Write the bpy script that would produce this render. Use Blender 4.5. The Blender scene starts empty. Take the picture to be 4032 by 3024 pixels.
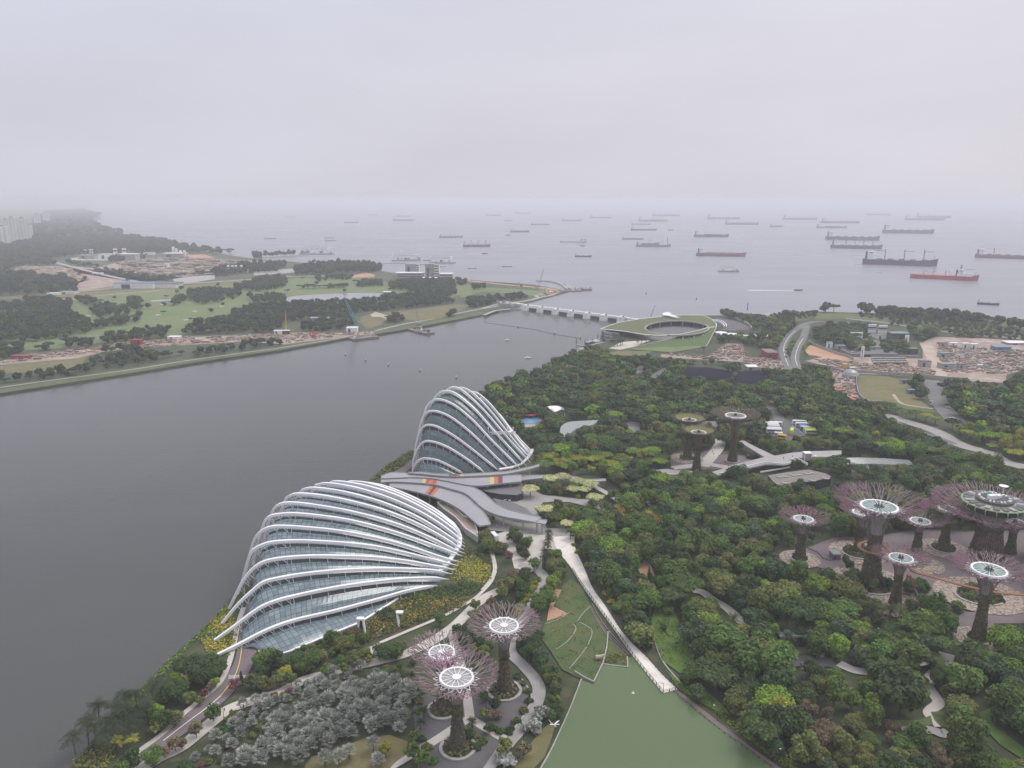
import bpy,bmesh,math,random
import numpy as np
from mathutils import Vector,Matrix
R=math.radians
SC=bpy.context.scene
COL=SC.collection
rng=np.random.default_rng(7)
random.seed(7)
# camera
CAM_H=190.0
FPX=3029.0
PITCH=math.atan((1512-785)/FPX)
cam=bpy.data.cameras.new('camera');cam_o=bpy.data.objects.new('camera',cam);COL.objects.link(cam_o)
cam.sensor_width=36;cam.lens=FPX/4032*36;cam.clip_start=1;cam.clip_end=90000
cam_o.location=(0,0,CAM_H);cam_o.rotation_euler=(math.pi/2-PITCH,0,0)
SC.camera=cam_o
# sky, sun, exposure
SUN_EL,SUN_AZ=R(55),R(60)
W=bpy.data.worlds.new('World');SC.world=W;W.use_nodes=True
nt=W.node_tree;nt.nodes.clear()
def wn(t,**k):
 n=nt.nodes.new(t)
 for a,b in k.items():setattr(n,a,b)
 return n
sky=wn('ShaderNodeTexSky',sky_type='NISHITA',sun_disc=False,sun_elevation=SUN_EL,sun_rotation=SUN_AZ,air_density=1.0,dust_density=6.0,ozone_density=1.0,altitude=0)
hsv=wn('ShaderNodeHueSaturation');hsv.inputs['Saturation'].default_value=0.12
nt.links.new(sky.outputs[0],hsv.inputs['Color'])
tc=wn('ShaderNodeTexCoord');sep=wn('ShaderNodeSeparateXYZ');nt.links.new(tc.outputs['Generated'],sep.inputs[0])
ramp=wn('ShaderNodeValToRGB');nt.links.new(sep.outputs['Z'],ramp.inputs[0])
cr=ramp.color_ramp;cr.interpolation='EASE'
cr.elements[0].position=0.0;cr.elements[0].color=(5.95,5.82,6.3,1)
cr.elements[1].position=0.9;cr.elements[1].color=(11.5,11.4,12.0,1)
e=cr.elements.new(0.10);e.color=(5.75,5.66,6.2,1)
e=cr.elements.new(0.28);e.color=(5.6,5.65,6.4,1)
mp=wn('ShaderNodeMapping');mp.inputs['Scale'].default_value=(1.2,1.2,5.0)
nt.links.new(tc.outputs['Generated'],mp.inputs[0])
nz=wn('ShaderNodeTexNoise');nz.inputs['Scale'].default_value=2.2;nz.inputs['Detail'].default_value=4;nz.inputs['Roughness'].default_value=0.45
nt.links.new(mp.outputs[0],nz.inputs['Vector'])
mr=wn('ShaderNodeMapRange');mr.inputs[1].default_value=0.3;mr.inputs[2].default_value=0.7;mr.inputs[3].default_value=0.955;mr.inputs[4].default_value=1.04
nt.links.new(nz.outputs[0],mr.inputs[0])
mrx=wn('ShaderNodeMapRange');mrx.inputs[1].default_value=-0.6;mrx.inputs[2].default_value=0.7;mrx.inputs[3].default_value=0.0;mrx.inputs[4].default_value=1.0
nt.links.new(sep.outputs['X'],mrx.inputs[0])
tint=wn('ShaderNodeMix',data_type='RGBA');tint.inputs[6].default_value=(0.93,0.95,1.0,1);tint.inputs[7].default_value=(1.025,1.008,1.0,1)
nt.links.new(mrx.outputs[0],tint.inputs[0])
mul=wn('ShaderNodeMix',data_type='RGBA',blend_type='MULTIPLY');mul.inputs[0].default_value=1
nt.links.new(ramp.outputs[0],mul.inputs[6]);nt.links.new(tint.outputs[2],mul.inputs[7])
mul2=wn('ShaderNodeMix',data_type='RGBA',blend_type='MULTIPLY');mul2.inputs[0].default_value=1
nt.links.new(mul.outputs[2],mul2.inputs[6]);nt.links.new(mr.outputs[0],mul2.inputs[7])
mixs=wn('ShaderNodeMix',data_type='RGBA');mixs.inputs[0].default_value=0.88
nt.links.new(hsv.outputs[0],mixs.inputs[6]);nt.links.new(mul2.outputs[2],mixs.inputs[7])
bg=wn('ShaderNodeBackground');bg.inputs[1].default_value=0.118
nt.links.new(mixs.outputs[2],bg.inputs[0])
wo=wn('ShaderNodeOutputWorld');nt.links.new(bg.outputs[0],wo.inputs[0])
sun=bpy.data.lights.new('sun','SUN');sun.energy=1.5;sun.angle=R(30);sun.color=(1,0.96,0.9)
sun_o=bpy.data.objects.new('sun',sun);COL.objects.link(sun_o)
sd=Vector((math.sin(SUN_AZ)*math.cos(SUN_EL),math.cos(SUN_AZ)*math.cos(SUN_EL),math.sin(SUN_EL)))
sun_o.rotation_euler=sd.to_track_quat('Z','Y').to_euler();sun_o.location=(0,0,400)
SC.view_settings.view_transform='Standard';SC.view_settings.look='None'
SC.view_settings.gamma=1;SC.view_settings.use_curve_mapping=False;SC.view_settings.exposure=0.13
SC.cycles.max_bounces=6;SC.cycles.diffuse_bounces=2;SC.cycles.glossy_bounces=2;SC.cycles.transmission_bounces=2
SC.cycles.volume_bounces=3;SC.cycles.transparent_max_bounces=6;SC.cycles.use_denoising=True
SC.cycles.caustics_reflective=False;SC.cycles.caustics_refractive=False
# haze: real air over the whole place
HAZE_DENSITY=1.5e-4
def build_haze():
 bm=bmesh.new();bmesh.ops.create_cube(bm,size=1)
 me=bpy.data.meshes.new('haze');bm.to_mesh(me);bm.free()
 o=bpy.data.objects.new('haze',me);COL.objects.link(o)
 o.scale=(60000,32000,213);o.location=(0,12000,-2.2+213/2)
 m=bpy.data.materials.new('haze');m.use_nodes=True;n=m.node_tree.nodes;n.clear()
 v=n.new('ShaderNodeVolumePrincipled');v.inputs['Color'].default_value=(0.83,0.838,0.90,1)
 v.inputs['Density'].default_value=HAZE_DENSITY;v.inputs['Anisotropy'].default_value=0.0
 ou=n.new('ShaderNodeOutputMaterial');m.node_tree.links.new(v.outputs[0],ou.inputs['Volume'])
 me.materials.append(m);o['kind']='stuff';o['label']='pale grey haze hanging over the bay, gardens and sea';o['category']='haze'
GZ=2.0
_cp,_sp=math.cos(PITCH),math.sin(PITCH)
def P(px,py,z=GZ):
 """the point of the level z that the photograph shows at (px, py)"""
 a=(px-2016)/FPX;b=-(py-1512)/FPX
 d=Vector((a,_cp+b*_sp,-_sp+b*_cp))
 return Vector((0,0,CAM_H))+d*((z-CAM_H)/d.z)
def ray(px,py):
 a=(px-2016)/FPX;b=-(py-1512)/FPX
 return Vector((a,_cp+b*_sp,-_sp+b*_cp))
def proj(x,y,z):
 dz=z-CAM_H
 dep=y*_cp-dz*_sp
 return 2016+FPX*x/dep,1512-FPX*(y*_sp+dz*_cp)/dep,dep
def height_at(px,py,base):
 """height of a point seen at (px,py) that stands over `base`"""
 d=ray(px,py);t=math.hypot(base.x,base.y)/math.hypot(d.x,d.y)
 return CAM_H+d.z*t
def ZP(zx,zy,x0,y0,s):return(x0+zx/s,y0+zy/s)
def zp(pts,x0,y0,s):return[(x0+a/s,y0+b/s)for a,b in pts]
def G(pts,z=GZ):return[P(a,b,z)for a,b in pts]
def smooth(pts,n=5,closed=False):
 """Catmull-Rom through points of any dimension"""
 p=[np.array(q,float)for q in pts];N=len(p);out=[]
 for i in range(N if closed else N-1):
  if closed:a,b,c,d=p[i-1],p[i],p[(i+1)%N],p[(i+2)%N]
  else:a,b,c,d=p[max(i-1,0)],p[i],p[i+1],p[min(i+2,N-1)]
  for k in range(n):
   t=k/n
   out.append(0.5*((2*b)+(c-a)*t+(2*a-5*b+4*c-d)*t*t+(3*b-a-3*c+d)*t**3))
 if not closed:out.append(p[-1])
 return[tuple(q)for q in out]
class MB:
 """collects shapes into one mesh"""
 def __init__(s):s.v=[];s.f=[];s.m=[];s.uv={}
 def add(s,vs,fs,mi=0):
  o=len(s.v);s.v+=[tuple(v)for v in vs]
  for f in fs:s.f.append(tuple(i+o for i in f));s.m.append(mi)
 def box(s,c,d,rz=0,mi=0,taper=1.0):
  x,y,z=d[0]/2,d[1]/2,d[2]/2;ca,sa=math.cos(rz),math.sin(rz);vs=[]
  for k,t in((-z,1),(z,taper)):
   for a,b in((-x,-y),(x,-y),(x,y),(-x,y)):
    a*=t;b*=t
    vs.append((c[0]+a*ca-b*sa,c[1]+a*sa+b*ca,c[2]+k))
  s.add(vs,[(3,2,1,0),(4,5,6,7),(0,1,5,4),(1,2,6,5),(2,3,7,6),(3,0,4,7)],mi);return s
 def tube(s,path,r,n=6,mi=0,caps=True,flat=None):
  p=[Vector(q)for q in path];rr=r if hasattr(r,'__len__')else[r]*len(p);vs=[];fs=[]
  for i,q in enumerate(p):
   t=(p[min(i+1,len(p)-1)]-p[max(i-1,0)])
   t=t.normalized()if t.length>1e-9 else Vector((0,0,1))
   u=t.cross(Vector((0,0,1)))
   u=u.normalized()if u.length>1e-4 else Vector((1,0,0))
   w=u.cross(t)
   for k in range(n):
    a=2*math.pi*(k+0.5)/n
    vs.append(q+u*(math.cos(a)*rr[i])+w*(math.sin(a)*rr[i]*(flat or 1)))
  for i in range(len(p)-1):
   for k in range(n):
    a,b=i*n+k,i*n+(k+1)%n
    fs.append((a,b,b+n,a+n))
  if caps:fs+=[tuple(range(n))[::-1],tuple(range((len(p)-1)*n,len(p)*n))]
  s.add(vs,fs,mi);return s
 def lathe(s,prof,n=24,c=(0,0,0),mi=0,cap=True):
  vs=[];fs=[]
  for r,z in prof:
   for k in range(n):
    a=2*math.pi*k/n;vs.append((c[0]+r*math.cos(a),c[1]+r*math.sin(a),c[2]+z))
  for i in range(len(prof)-1):
   for k in range(n):
    a,b=i*n+k,i*n+(k+1)%n;fs.append((a,b,b+n,a+n))
  if cap:fs+=[tuple(range(n))[::-1],tuple(range((len(prof)-1)*n,len(prof)*n))]
  s.add(vs,fs,mi);return s
 def prism(s,poly,z0,z1,mi=0,mtop=None):
  """upright prism on a plan polygon; z1 may be a list"""
  n=len(poly);zt=z1 if hasattr(z1,'__len__')else[z1]*n
  ar=sum(poly[i][0]*poly[(i+1)%n][1]-poly[(i+1)%n][0]*poly[i][1]for i in range(n))
  if ar<0:poly=list(poly)[::-1];zt=list(zt)[::-1]
  vs=[(p[0],p[1],z0)for p in poly]+[(p[0],p[1],z)for p,z in zip(poly,zt)]
  s.add(vs,[tuple(range(n))[::-1]]+[(i,(i+1)%n,(i+1)%n+n,i+n)for i in range(n)],mi)
  o=len(s.v)-2*n
  s.f.append(tuple(range(o+n,o+2*n)));s.m.append(mi if mtop is None else mtop);return s
 def sheet(s,poly,z=None,mi=0):
  n=len(poly)
  ar=sum(poly[i][0]*poly[(i+1)%n][1]-poly[(i+1)%n][0]*poly[i][1]for i in range(n))
  if ar<0:poly=list(poly)[::-1]
  s.add([(p[0],p[1],p[2]if z is None else z)for p in poly],[tuple(range(n))],mi);return s
 def strip(s,A,B,mi=0):
  """quads between two polylines of equal count"""
  n=len(A);s.add(list(A)+list(B),[(i,i+1,i+1+n,i+n)for i in range(n-1)],mi);return s
 def slab(s,A,B,th,mi=0):
  """solid slab between two edge polylines"""
  n=len(A);A=[Vector(a)for a in A];B=[Vector(b)for b in B];d=Vector((0,0,th))
  vs=A+B+[a-d for a in A]+[b-d for b in B];fs=[]
  for i in range(n-1):
   fs+=[(i,i+1,i+1+n,i+n),(2*n+i,3*n+i,3*n+i+1,2*n+i+1),(i+1,i,2*n+i,2*n+i+1),(n+i,n+i+1,3*n+i+1,3*n+i)]
  fs+=[(0,n,3*n,2*n),(2*n-1,n-1,3*n-1,4*n-1)]
  s.add(vs,fs,mi);return s
 def build(s,name,mats,parent=None,smooth_shade=False):
  if not isinstance(mats,(list,tuple)):mats=[mats]
  v=np.array(s.v,dtype=np.float64)
  if parent is None:
   c=Vector(((v[:,0].min()+v[:,0].max())/2,(v[:,1].min()+v[:,1].max())/2,v[:,2].min()))
   off=c
  else:off=parent_world(parent)
  me=bpy.data.meshes.new(name)
  me.from_pydata((v-np.array(off)).tolist(),[],s.f)
  for m in mats:me.materials.append(m)
  if len(mats)>1:me.polygons.foreach_set('material_index',s.m)
  if smooth_shade:me.polygons.foreach_set('use_smooth',[True]*len(s.f))
  me.update();o=bpy.data.objects.new(name,me);COL.objects.link(o)
  if parent is None:o.location=off
  else:o.parent=parent
  return o
def parent_world(o):
 l=Vector(o.location)
 while o.parent:o=o.parent;l+=Vector(o.location)
 return l
LABELS={}
def tag(o,label=None,cat=None,group=None,kind=None):
 if label:o['label']=label
 if cat:o['category']=cat
 if group:o['group']=group
 if kind:o['kind']=kind
 return o
def thing(name,label,cat,loc=(0,0,0),group=None,rz=0):
 o=bpy.data.objects.new(name,None);COL.objects.link(o);o.empty_display_size=1
 o.location=loc;o.rotation_euler=(0,0,rz);return tag(o,label,cat,group)
def struct(o):o['kind']='structure';return o
def dup(root,loc,rz=0.0,scale=None,label=None,group=None):
 r=root.copy();COL.objects.link(r);r.location=loc;r.rotation_euler=(0,0,rz)
 if scale is not None:r.scale=scale
 if label:r['label']=label
 if group:r['group']=group
 for ch in list(root.children):
  c=ch.copy();COL.objects.link(c);c.parent=r
  for g in list(ch.children):
   d=g.copy();COL.objects.link(d);d.parent=c
 return r
def ORD(i):
 w=['first','second','third','fourth','fifth','sixth','seventh','eighth','ninth','tenth','eleventh','twelfth','thirteenth','fourteenth','fifteenth','sixteenth','seventeenth','eighteenth','nineteenth','twentieth']
 if i<20:return w[i]
 t=['','','twenty','thirty','forty','fifty','sixty','seventy','eighty','ninety'][(i+1)//10];u=(i+1)%10
 return t[:-1]+'ieth' if u==0 else t+'-'+w[u-1]
def in_poly(x,y,poly):
 x=np.asarray(x);y=np.asarray(y);ins=np.zeros(x.shape,bool);n=len(poly)
 for i in range(n):
  x1,y1=poly[i][0],poly[i][1];x2,y2=poly[(i+1)%n][0],poly[(i+1)%n][1]
  if y1==y2:continue
  c=(y1>y)!=(y2>y)
  ins^=c&(x<(x2-x1)*(y-y1)/(y2-y1)+x1)
 return ins
def ribbon(px_pts,width,z,n=6):
 """left and right edges on the level z of a band of `width` metres along photo points"""
 c=[P(a,b,z)for a,b in(smooth(px_pts,n)if n else px_pts)];A=[];B=[]
 for i,q in enumerate(c):
  t=(c[min(i+1,len(c)-1)]-c[max(i-1,0)]).normalized();nrm=Vector((-t.y,t.x,0))
  w=width[0]+(width[1]-width[0])*i/(len(c)-1)if hasattr(width,'__len__')else width
  A.append(q+nrm*w/2);B.append(q-nrm*w/2)
 return A,B
def mat(name,col,rough=0.8,col2=None,scale=0.2,detail=6,col3=None,scale3=None,bump=0.0,bscale=None,metal=0.0,spec=0.5,leaf=False,rnd=0.0,transl=0.0,stretch=None,contrast=(0.35,0.65)):
 m=bpy.data.materials.new(name);m.use_nodes=True;t=m.node_tree;n=t.nodes;L=t.links
 b=n['Principled BSDF'];b.inputs['Roughness'].default_value=rough;b.inputs['Metallic'].default_value=metal
 b.inputs['Specular IOR Level'].default_value=spec
 def rgba(c):return(c[0],c[1],c[2],1)
 b.inputs['Base Color'].default_value=rgba(col);out=None
 geo=n.new('ShaderNodeNewGeometry');vec=geo.outputs['Position']
 if stretch:
  mp_=n.new('ShaderNodeMapping');mp_.inputs['Scale'].default_value=stretch;L.new(vec,mp_.inputs[0]);vec=mp_.outputs[0]
 def noise(sc,det=6):
  z=n.new('ShaderNodeTexNoise');z.inputs['Scale'].default_value=sc;z.inputs['Detail'].default_value=det
  z.inputs['Roughness'].default_value=0.6;L.new(vec,z.inputs['Vector']);return z
 if col2:
  z=noise(scale,detail);r=n.new('ShaderNodeValToRGB');r.color_ramp.elements[0].position=contrast[0];r.color_ramp.elements[1].position=contrast[1]
  r.color_ramp.elements[0].color=rgba(col);r.color_ramp.elements[1].color=rgba(col2);L.new(z.outputs[0],r.inputs[0]);out=r.outputs[0]
 if col3:
  z=noise(scale3 or scale*8,5);r=n.new('ShaderNodeMapRange');r.inputs[1].default_value=0.52;r.inputs[2].default_value=0.68
  L.new(z.outputs[0],r.inputs[0]);mx=n.new('ShaderNodeMix');mx.data_type='RGBA';L.new(r.outputs[0],mx.inputs[0])
  if out:L.new(out,mx.inputs[6])
  else:mx.inputs[6].default_value=rgba(col)
  mx.inputs[7].default_value=rgba(col3);out=mx.outputs[2]
 if leaf or rnd:
  h=n.new('ShaderNodeHueSaturation')
  if out:L.new(out,h.inputs['Color'])
  else:h.inputs['Color'].default_value=rgba(col)
  if leaf:
   r1=n.new('ShaderNodeMapRange');r1.inputs[3].default_value=0.62;r1.inputs[4].default_value=1.5
   L.new(geo.outputs['Random Per Island'],r1.inputs[0])
   oi=n.new('ShaderNodeObjectInfo');r2=n.new('ShaderNodeMapRange');r2.inputs[3].default_value=1-max(rnd,0.01);r2.inputs[4].default_value=1+max(rnd,0.01)
   L.new(oi.outputs['Random'],r2.inputs[0]);mu=n.new('ShaderNodeMath');mu.operation='MULTIPLY'
   L.new(r1.outputs[0],mu.inputs[0]);L.new(r2.outputs[0],mu.inputs[1]);L.new(mu.outputs[0],h.inputs['Value'])
   wn_=n.new('ShaderNodeTexWhiteNoise');wn_.noise_dimensions='1D';L.new(oi.outputs['Random'],wn_.inputs['W'])
   r3=n.new('ShaderNodeMapRange');r3.inputs[3].default_value=0.485;r3.inputs[4].default_value=0.515;L.new(wn_.outputs[0],r3.inputs[0]);L.new(r3.outputs[0],h.inputs['Hue'])
  else:
   oi=n.new('ShaderNodeObjectInfo');r2=n.new('ShaderNodeMapRange');r2.inputs[3].default_value=1-rnd;r2.inputs[4].default_value=1+rnd
   L.new(oi.outputs['Random'],r2.inputs[0]);L.new(r2.outputs[0],h.inputs['Value'])
  out=h.outputs[0]
 if out:L.new(out,b.inputs['Base Color'])
 if bump:
  z=noise(bscale or scale*10,4);bp=n.new('ShaderNodeBump');bp.inputs['Strength'].default_value=min(bump,1.0);bp.inputs['Distance'].default_value=0.3
  L.new(z.outputs[0],bp.inputs['Height']);L.new(bp.outputs[0],b.inputs['Normal'])
 if transl:
  tr=n.new('ShaderNodeBsdfTranslucent');ms=n.new('ShaderNodeMixShader');ms.inputs[0].default_value=transl
  if out:L.new(out,tr.inputs[0])
  else:tr.inputs[0].default_value=rgba(col)
  L.new(b.outputs[0],ms.inputs[1]);L.new(tr.outputs[0],ms.inputs[2]);L.new(ms.outputs[0],n['Material Output'].inputs['Surface'])
 return m
M={}
M['white']=mat('white_paint',(0.76,0.76,0.77),0.45,(0.68,0.68,0.68),0.15)
M['rib']=mat('white_steel',(0.80,0.79,0.81),0.4,(0.72,0.71,0.73),0.08)
M['grey']=mat('grey_metal',(0.30,0.30,0.31),0.55,(0.24,0.24,0.25),0.3)
M['dark']=mat('dark_metal',(0.05,0.05,0.055),0.6)
M['concrete']=mat('concrete',(0.36,0.35,0.33),0.9,(0.28,0.27,0.25),0.3)
M['asphalt']=mat('asphalt',(0.085,0.082,0.085),0.9,(0.11,0.105,0.108),0.08,bump=0.1,bscale=3)
M['road']=mat('road_asphalt',(0.125,0.122,0.122),0.9,(0.16,0.155,0.155),0.05)
M['brownroad']=mat('brown_asphalt',(0.132,0.106,0.111),0.9,(0.162,0.132,0.136),0.1)
M['line']=mat('road_line',(0.7,0.7,0.68),0.8)
M['yline']=mat('yellow_line',(0.62,0.45,0.12),0.8)
M['paving']=mat('pale_paving',(0.50,0.465,0.42),0.9,(0.42,0.385,0.345),0.12,col3=(0.46,0.43,0.40),scale3=1.5)
M['boardwalk']=mat('pale_boardwalk',(0.68,0.64,0.58),0.85,(0.60,0.56,0.51),0.1,col3=(0.50,0.46,0.42),scale3=0.25)
M['greypath']=mat('grey_path',(0.30,0.285,0.275),0.9,(0.25,0.235,0.225),0.15)
M['deck']=mat('grey_deck',(0.33,0.315,0.31),0.8,(0.29,0.275,0.27),0.1)
M['soil']=mat('soil',(0.24,0.165,0.125),0.95,(0.33,0.26,0.22),0.03,col3=(0.42,0.39,0.37),scale3=0.08)
M['redsoil']=mat('red_soil',(0.36,0.20,0.12),0.95,(0.44,0.27,0.17),0.03)
M['sand']=mat('sand',(0.42,0.35,0.285),0.95,(0.35,0.28,0.22),0.05)
M['grass']=mat('grass',(0.075,0.105,0.035),0.95,(0.12,0.13,0.05),0.03,col3=(0.05,0.08,0.025),scale3=0.25,bump=0.3,bscale=2)
M['drygrass']=mat('dry_grass',(0.15,0.13,0.055),0.95,(0.11,0.115,0.045),0.03,col3=(0.19,0.15,0.08),scale3=0.15)
M['golf']=mat('golf_grass',(0.108,0.155,0.054),0.95,(0.142,0.172,0.067),0.012,col3=(0.09,0.14,0.045),scale3=0.05)
M['lawn']=mat('dark_lawn',(0.045,0.09,0.022),0.95,(0.09,0.105,0.035),0.12,col3=(0.09,0.085,0.04),scale3=0.5,bump=0.5,bscale=1.5)
M['brightlawn']=mat('bright_lawn',(0.085,0.15,0.022),0.95,(0.06,0.11,0.02),0.1,bump=0.4,bscale=1.5)
M['bank']=mat('bank_grass',(0.065,0.095,0.035),0.95,(0.10,0.115,0.045),0.02,col3=(0.07,0.10,0.03),scale3=0.3)
M['undergrowth']=mat('undergrowth',(0.028,0.040,0.017),0.95,(0.05,0.06,0.024),0.05,col3=(0.08,0.075,0.04),scale3=0.12,bump=0.6,bscale=0.8)
M['farland']=mat('far_ground',(0.05,0.065,0.035),0.95,(0.075,0.085,0.045),0.01)
M['bark']=mat('bark',(0.10,0.08,0.06),0.95,(0.14,0.115,0.09),0.8)
# photograph windows the tracings were read in
ZW=dict(A=(0,700,1.8436),B=(1000,750,2.0109),C=(1900,750,2.0109),D=(2900,750,1.954),E=(2200,1150,2.212),F=(3032,1150,2.212),G=(1450,1450,2.212),H=(780,1850,1.8433),I=(200,2274,2.212),J=(1200,2274,2.212),K=(2100,2274,2.212),L=(3032,2274,2.212),M=(1900,1550,2.212),N=(2500,1550,2.765),O=(3032,1650,2.212),Q=(1900,2000,2.765))
def zz(k,pts):x0,y0,s=ZW[k];return[(x0+a/s,y0+b/s)for a,b in pts]
def z1(k,a,b):x0,y0,s=ZW[k];return(x0+a/s,y0+b/s)
# water
def water_mat(name,col,col2,rough,bump,scale,stretch,spec=0.5):
 m=mat(name,col,rough,col2,0.004,detail=3,spec=spec)
 t=m.node_tree;n=t.nodes;L=t.links;b=n['Principled BSDF'];b.inputs['IOR'].default_value=1.33
 geo=n.new('ShaderNodeNewGeometry');mp_=n.new('ShaderNodeMapping');mp_.inputs['Scale'].default_value=stretch
 L.new(geo.outputs['Position'],mp_.inputs[0])
 z=n.new('ShaderNodeTexNoise');z.inputs['Scale'].default_value=scale;z.inputs['Detail'].default_value=6;z.inputs['Roughness'].default_value=0.65
 L.new(mp_.outputs[0],z.inputs['Vector'])
 bp=n.new('ShaderNodeBump');bp.inputs['Strength'].default_value=bump;bp.inputs['Distance'].default_value=0.5
 L.new(z.outputs[0],bp.inputs['Height']);L.new(bp.outputs[0],b.inputs['Normal'])
 mp2=n.new('ShaderNodeMapping');mp2.inputs['Scale'].default_value=(0.0012,0.006,1);L.new(geo.outputs['Position'],mp2.inputs[0]);z2=n.new('ShaderNodeTexNoise');z2.inputs['Scale'].default_value=1.0;z2.inputs['Detail'].default_value=5;L.new(mp2.outputs[0],z2.inputs['Vector'])
 r2=n.new('ShaderNodeMapRange');r2.inputs[1].default_value=.35;r2.inputs[2].default_value=.65;r2.inputs[3].default_value=rough*.9;r2.inputs[4].default_value=rough*1.15;L.new(z2.outputs[0],r2.inputs[0]);L.new(r2.outputs[0],b.inputs['Roughness'])
 r3=n.new('ShaderNodeMapRange');r3.inputs[1].default_value=.35;r3.inputs[2].default_value=.65;r3.inputs[3].default_value=bump*.8;r3.inputs[4].default_value=bump*1.15;L.new(z2.outputs[0],r3.inputs[0]);L.new(r3.outputs[0],bp.inputs['Strength'])
 return m
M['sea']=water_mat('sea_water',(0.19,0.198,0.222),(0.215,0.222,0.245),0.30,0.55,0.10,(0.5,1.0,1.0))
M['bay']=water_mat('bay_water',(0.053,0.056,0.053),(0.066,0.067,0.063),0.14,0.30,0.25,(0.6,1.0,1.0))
M['lake']=water_mat('green_lake_water',(0.086,0.126,0.056),(0.096,0.136,0.063),0.05,0.10,0.9,(1,1,1))
M['pond']=water_mat('pond_water',(0.20,0.20,0.21),(0.22,0.22,0.23),0.15,0.15,0.5,(1,1,1))
BARR0,BARR1=P(1985,1212,0),P(2560,1262,0)
def sheet(name,pts,m,z,world=False,n=0,kind='structure'):
 b=MB();p=pts if world else G(smooth(pts,n,True)if n else pts,z)
 b.sheet(p,z);o=b.build(name,M[m]);o['kind']=kind;return o
far=26000
b0,b1=BARR0,BARR1
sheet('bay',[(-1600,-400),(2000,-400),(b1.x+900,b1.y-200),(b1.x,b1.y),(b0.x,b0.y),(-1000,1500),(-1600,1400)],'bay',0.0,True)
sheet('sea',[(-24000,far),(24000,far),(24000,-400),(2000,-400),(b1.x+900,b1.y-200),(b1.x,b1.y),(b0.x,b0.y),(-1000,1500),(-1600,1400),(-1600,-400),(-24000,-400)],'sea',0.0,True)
# land
SHORE_R=[(60,3500),(268,3040),(327,2961),(400,2868),(489,2753),(584,2681),(652,2608),(742,2527),(833,2446),(905,2360),(1180,2120),(1450,1891),(1531,1825),(1626,1771),(1760,1660),(1893,1562),(1947,1526),(2050,1490),(2128,1462),(2200,1428),(2259,1396),(2330,1368),(2385,1344),(2368,1318),(2400,1295),(2500,1262),(2560,1252),(2679,1243),(2765,1241),(2920,1246),(3028,1237),(3146,1229),(3217,1227),(3376,1231),(3560,1236),(3744,1243),(4032,1264),(4600,1310),(5600,1420)]
land_r=G(SHORE_R,GZ)+[Vector((1500,300,GZ)),Vector((900,-200,GZ)),Vector((-200,-200,GZ))]
b=MB();b.prism(land_r,-1.0,GZ);struct(b.build('garden_ground',M['undergrowth']))
SHORE_L=[(-500,1625),(-200,1580),(0,1549),(271,1508),(542,1465),(814,1421),(1100,1380),(1388,1327),(1477,1317),(1597,1297),(1686,1280),(1910,1237),(2010,1209),(2134,1175),(2198,1158),(2240,1146),(2100,1120),(1900,1107),(1786,1097),(1640,1085),(1547,1074),(1502,1067),(1470,1056),(1350,1046),(1250,1040),(1150,1030),(1041,1024),(917,1007),(759,980),(651,953),(488,925),(410,902),(372,880),(400,855),(330,828),(100,822),(-500,822),(-1400,850),(-1400,1500)]
land_l=G(SHORE_L,GZ)
b=MB();b.prism(land_l,-1.0,GZ);struct(b.build('far_bank_ground',M['farland']))
LZ=[GZ+0.01]
def ls(name,pts,m,n=0,dz=0.04):
 LZ[0]+=0.006;return sheet(name,pts,m,LZ[0],n=n)
def path(name,pts,width,m,n=6):
 LZ[0]+=0.006;A,B=ribbon(pts,width,LZ[0],n);b=MB();b.strip(B,A);o=b.build(name,M[m]);o['kind']='structure'
 EXCL.append([(proj(*v)[0],proj(*v)[1])for v in A]+[(proj(*v)[0],proj(*v)[1])for v in reversed(B)]);return o
EXCL=[]
def excl(pts):EXCL.append(pts)
def open_ground(name,pts,m,n=0):
 o=ls(name,pts,m,n);excl(pts);return o
golf=zz('A',[(0,905),(380,890),(1000,830),(1400,800),(2028,735)])+zz('B',[(560,690),(800,690),(1200,740),(1600,790),(1740,780),(1560,850),(1000,900),(600,960),(0,980)])+zz('A',[(1900,1090),(1400,1120),(1250,1150),(700,1200),(400,1240),(0,1260)])
ls('golf_course',golf,'golf')
ls('golf_verge',zz('A',[(0,880),(560,865),(1380,800),(2028,740),(2028,722),(1400,775),(900,815),(0,862)]),'drygrass')
path('track',zz('A',[(0,912),(400,885),(830,845),(1040,828),(1200,812)]),7,'sand')
open_ground('building_site',zz('A',[(110,650),(250,640),(420,640),(580,690),(640,740),(560,770),(560,830),(830,805),(1000,760),(560,690),(500,640),(700,655),(900,600),(1100,590),(1400,585),(1600,590),(2028,610),(2028,640),(1760,640),(1560,690),(1340,720),(1180,740),(1000,700),(800,680),(560,680),(400,740),(120,700)]),'soil')
ls('building_site',zz('A',[(860,620),(1100,588),(1500,590),(1800,610),(1600,680),(1300,720),(1080,710),(900,660)]),'soil')
ls('cleared_ground',zz('A',[(1300,560),(1480,556),(1560,580),(1400,585)]),'redsoil')
ls('cleared_ground',zz('A',[(730,555),(1000,552),(1000,600),(800,600),(560,600),(470,590)]),'concrete')
path('road',zz('A',[(355,603),(500,640),(700,690),(900,735),(1080,765),(1300,795)]),14,'concrete')
path('road',zz('A',[(1290,770),(1600,752),(1980,725)])+zz('B',[(300,680),(640,675)]),14,'sand')
ls('cleared_ground',zz('B',[(0,645),(330,615),(320,650),(0,672)]),'concrete')
open_ground('cleared_ground',zz('A',[(1250,735),(1400,715),(1560,705),(1560,735),(1400,760),(1280,765)]),'concrete')
ls('soil_mound',zz('B',[(680,690),(800,668),(890,650),(960,668),(950,685),(800,690)]),'redsoil')
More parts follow.
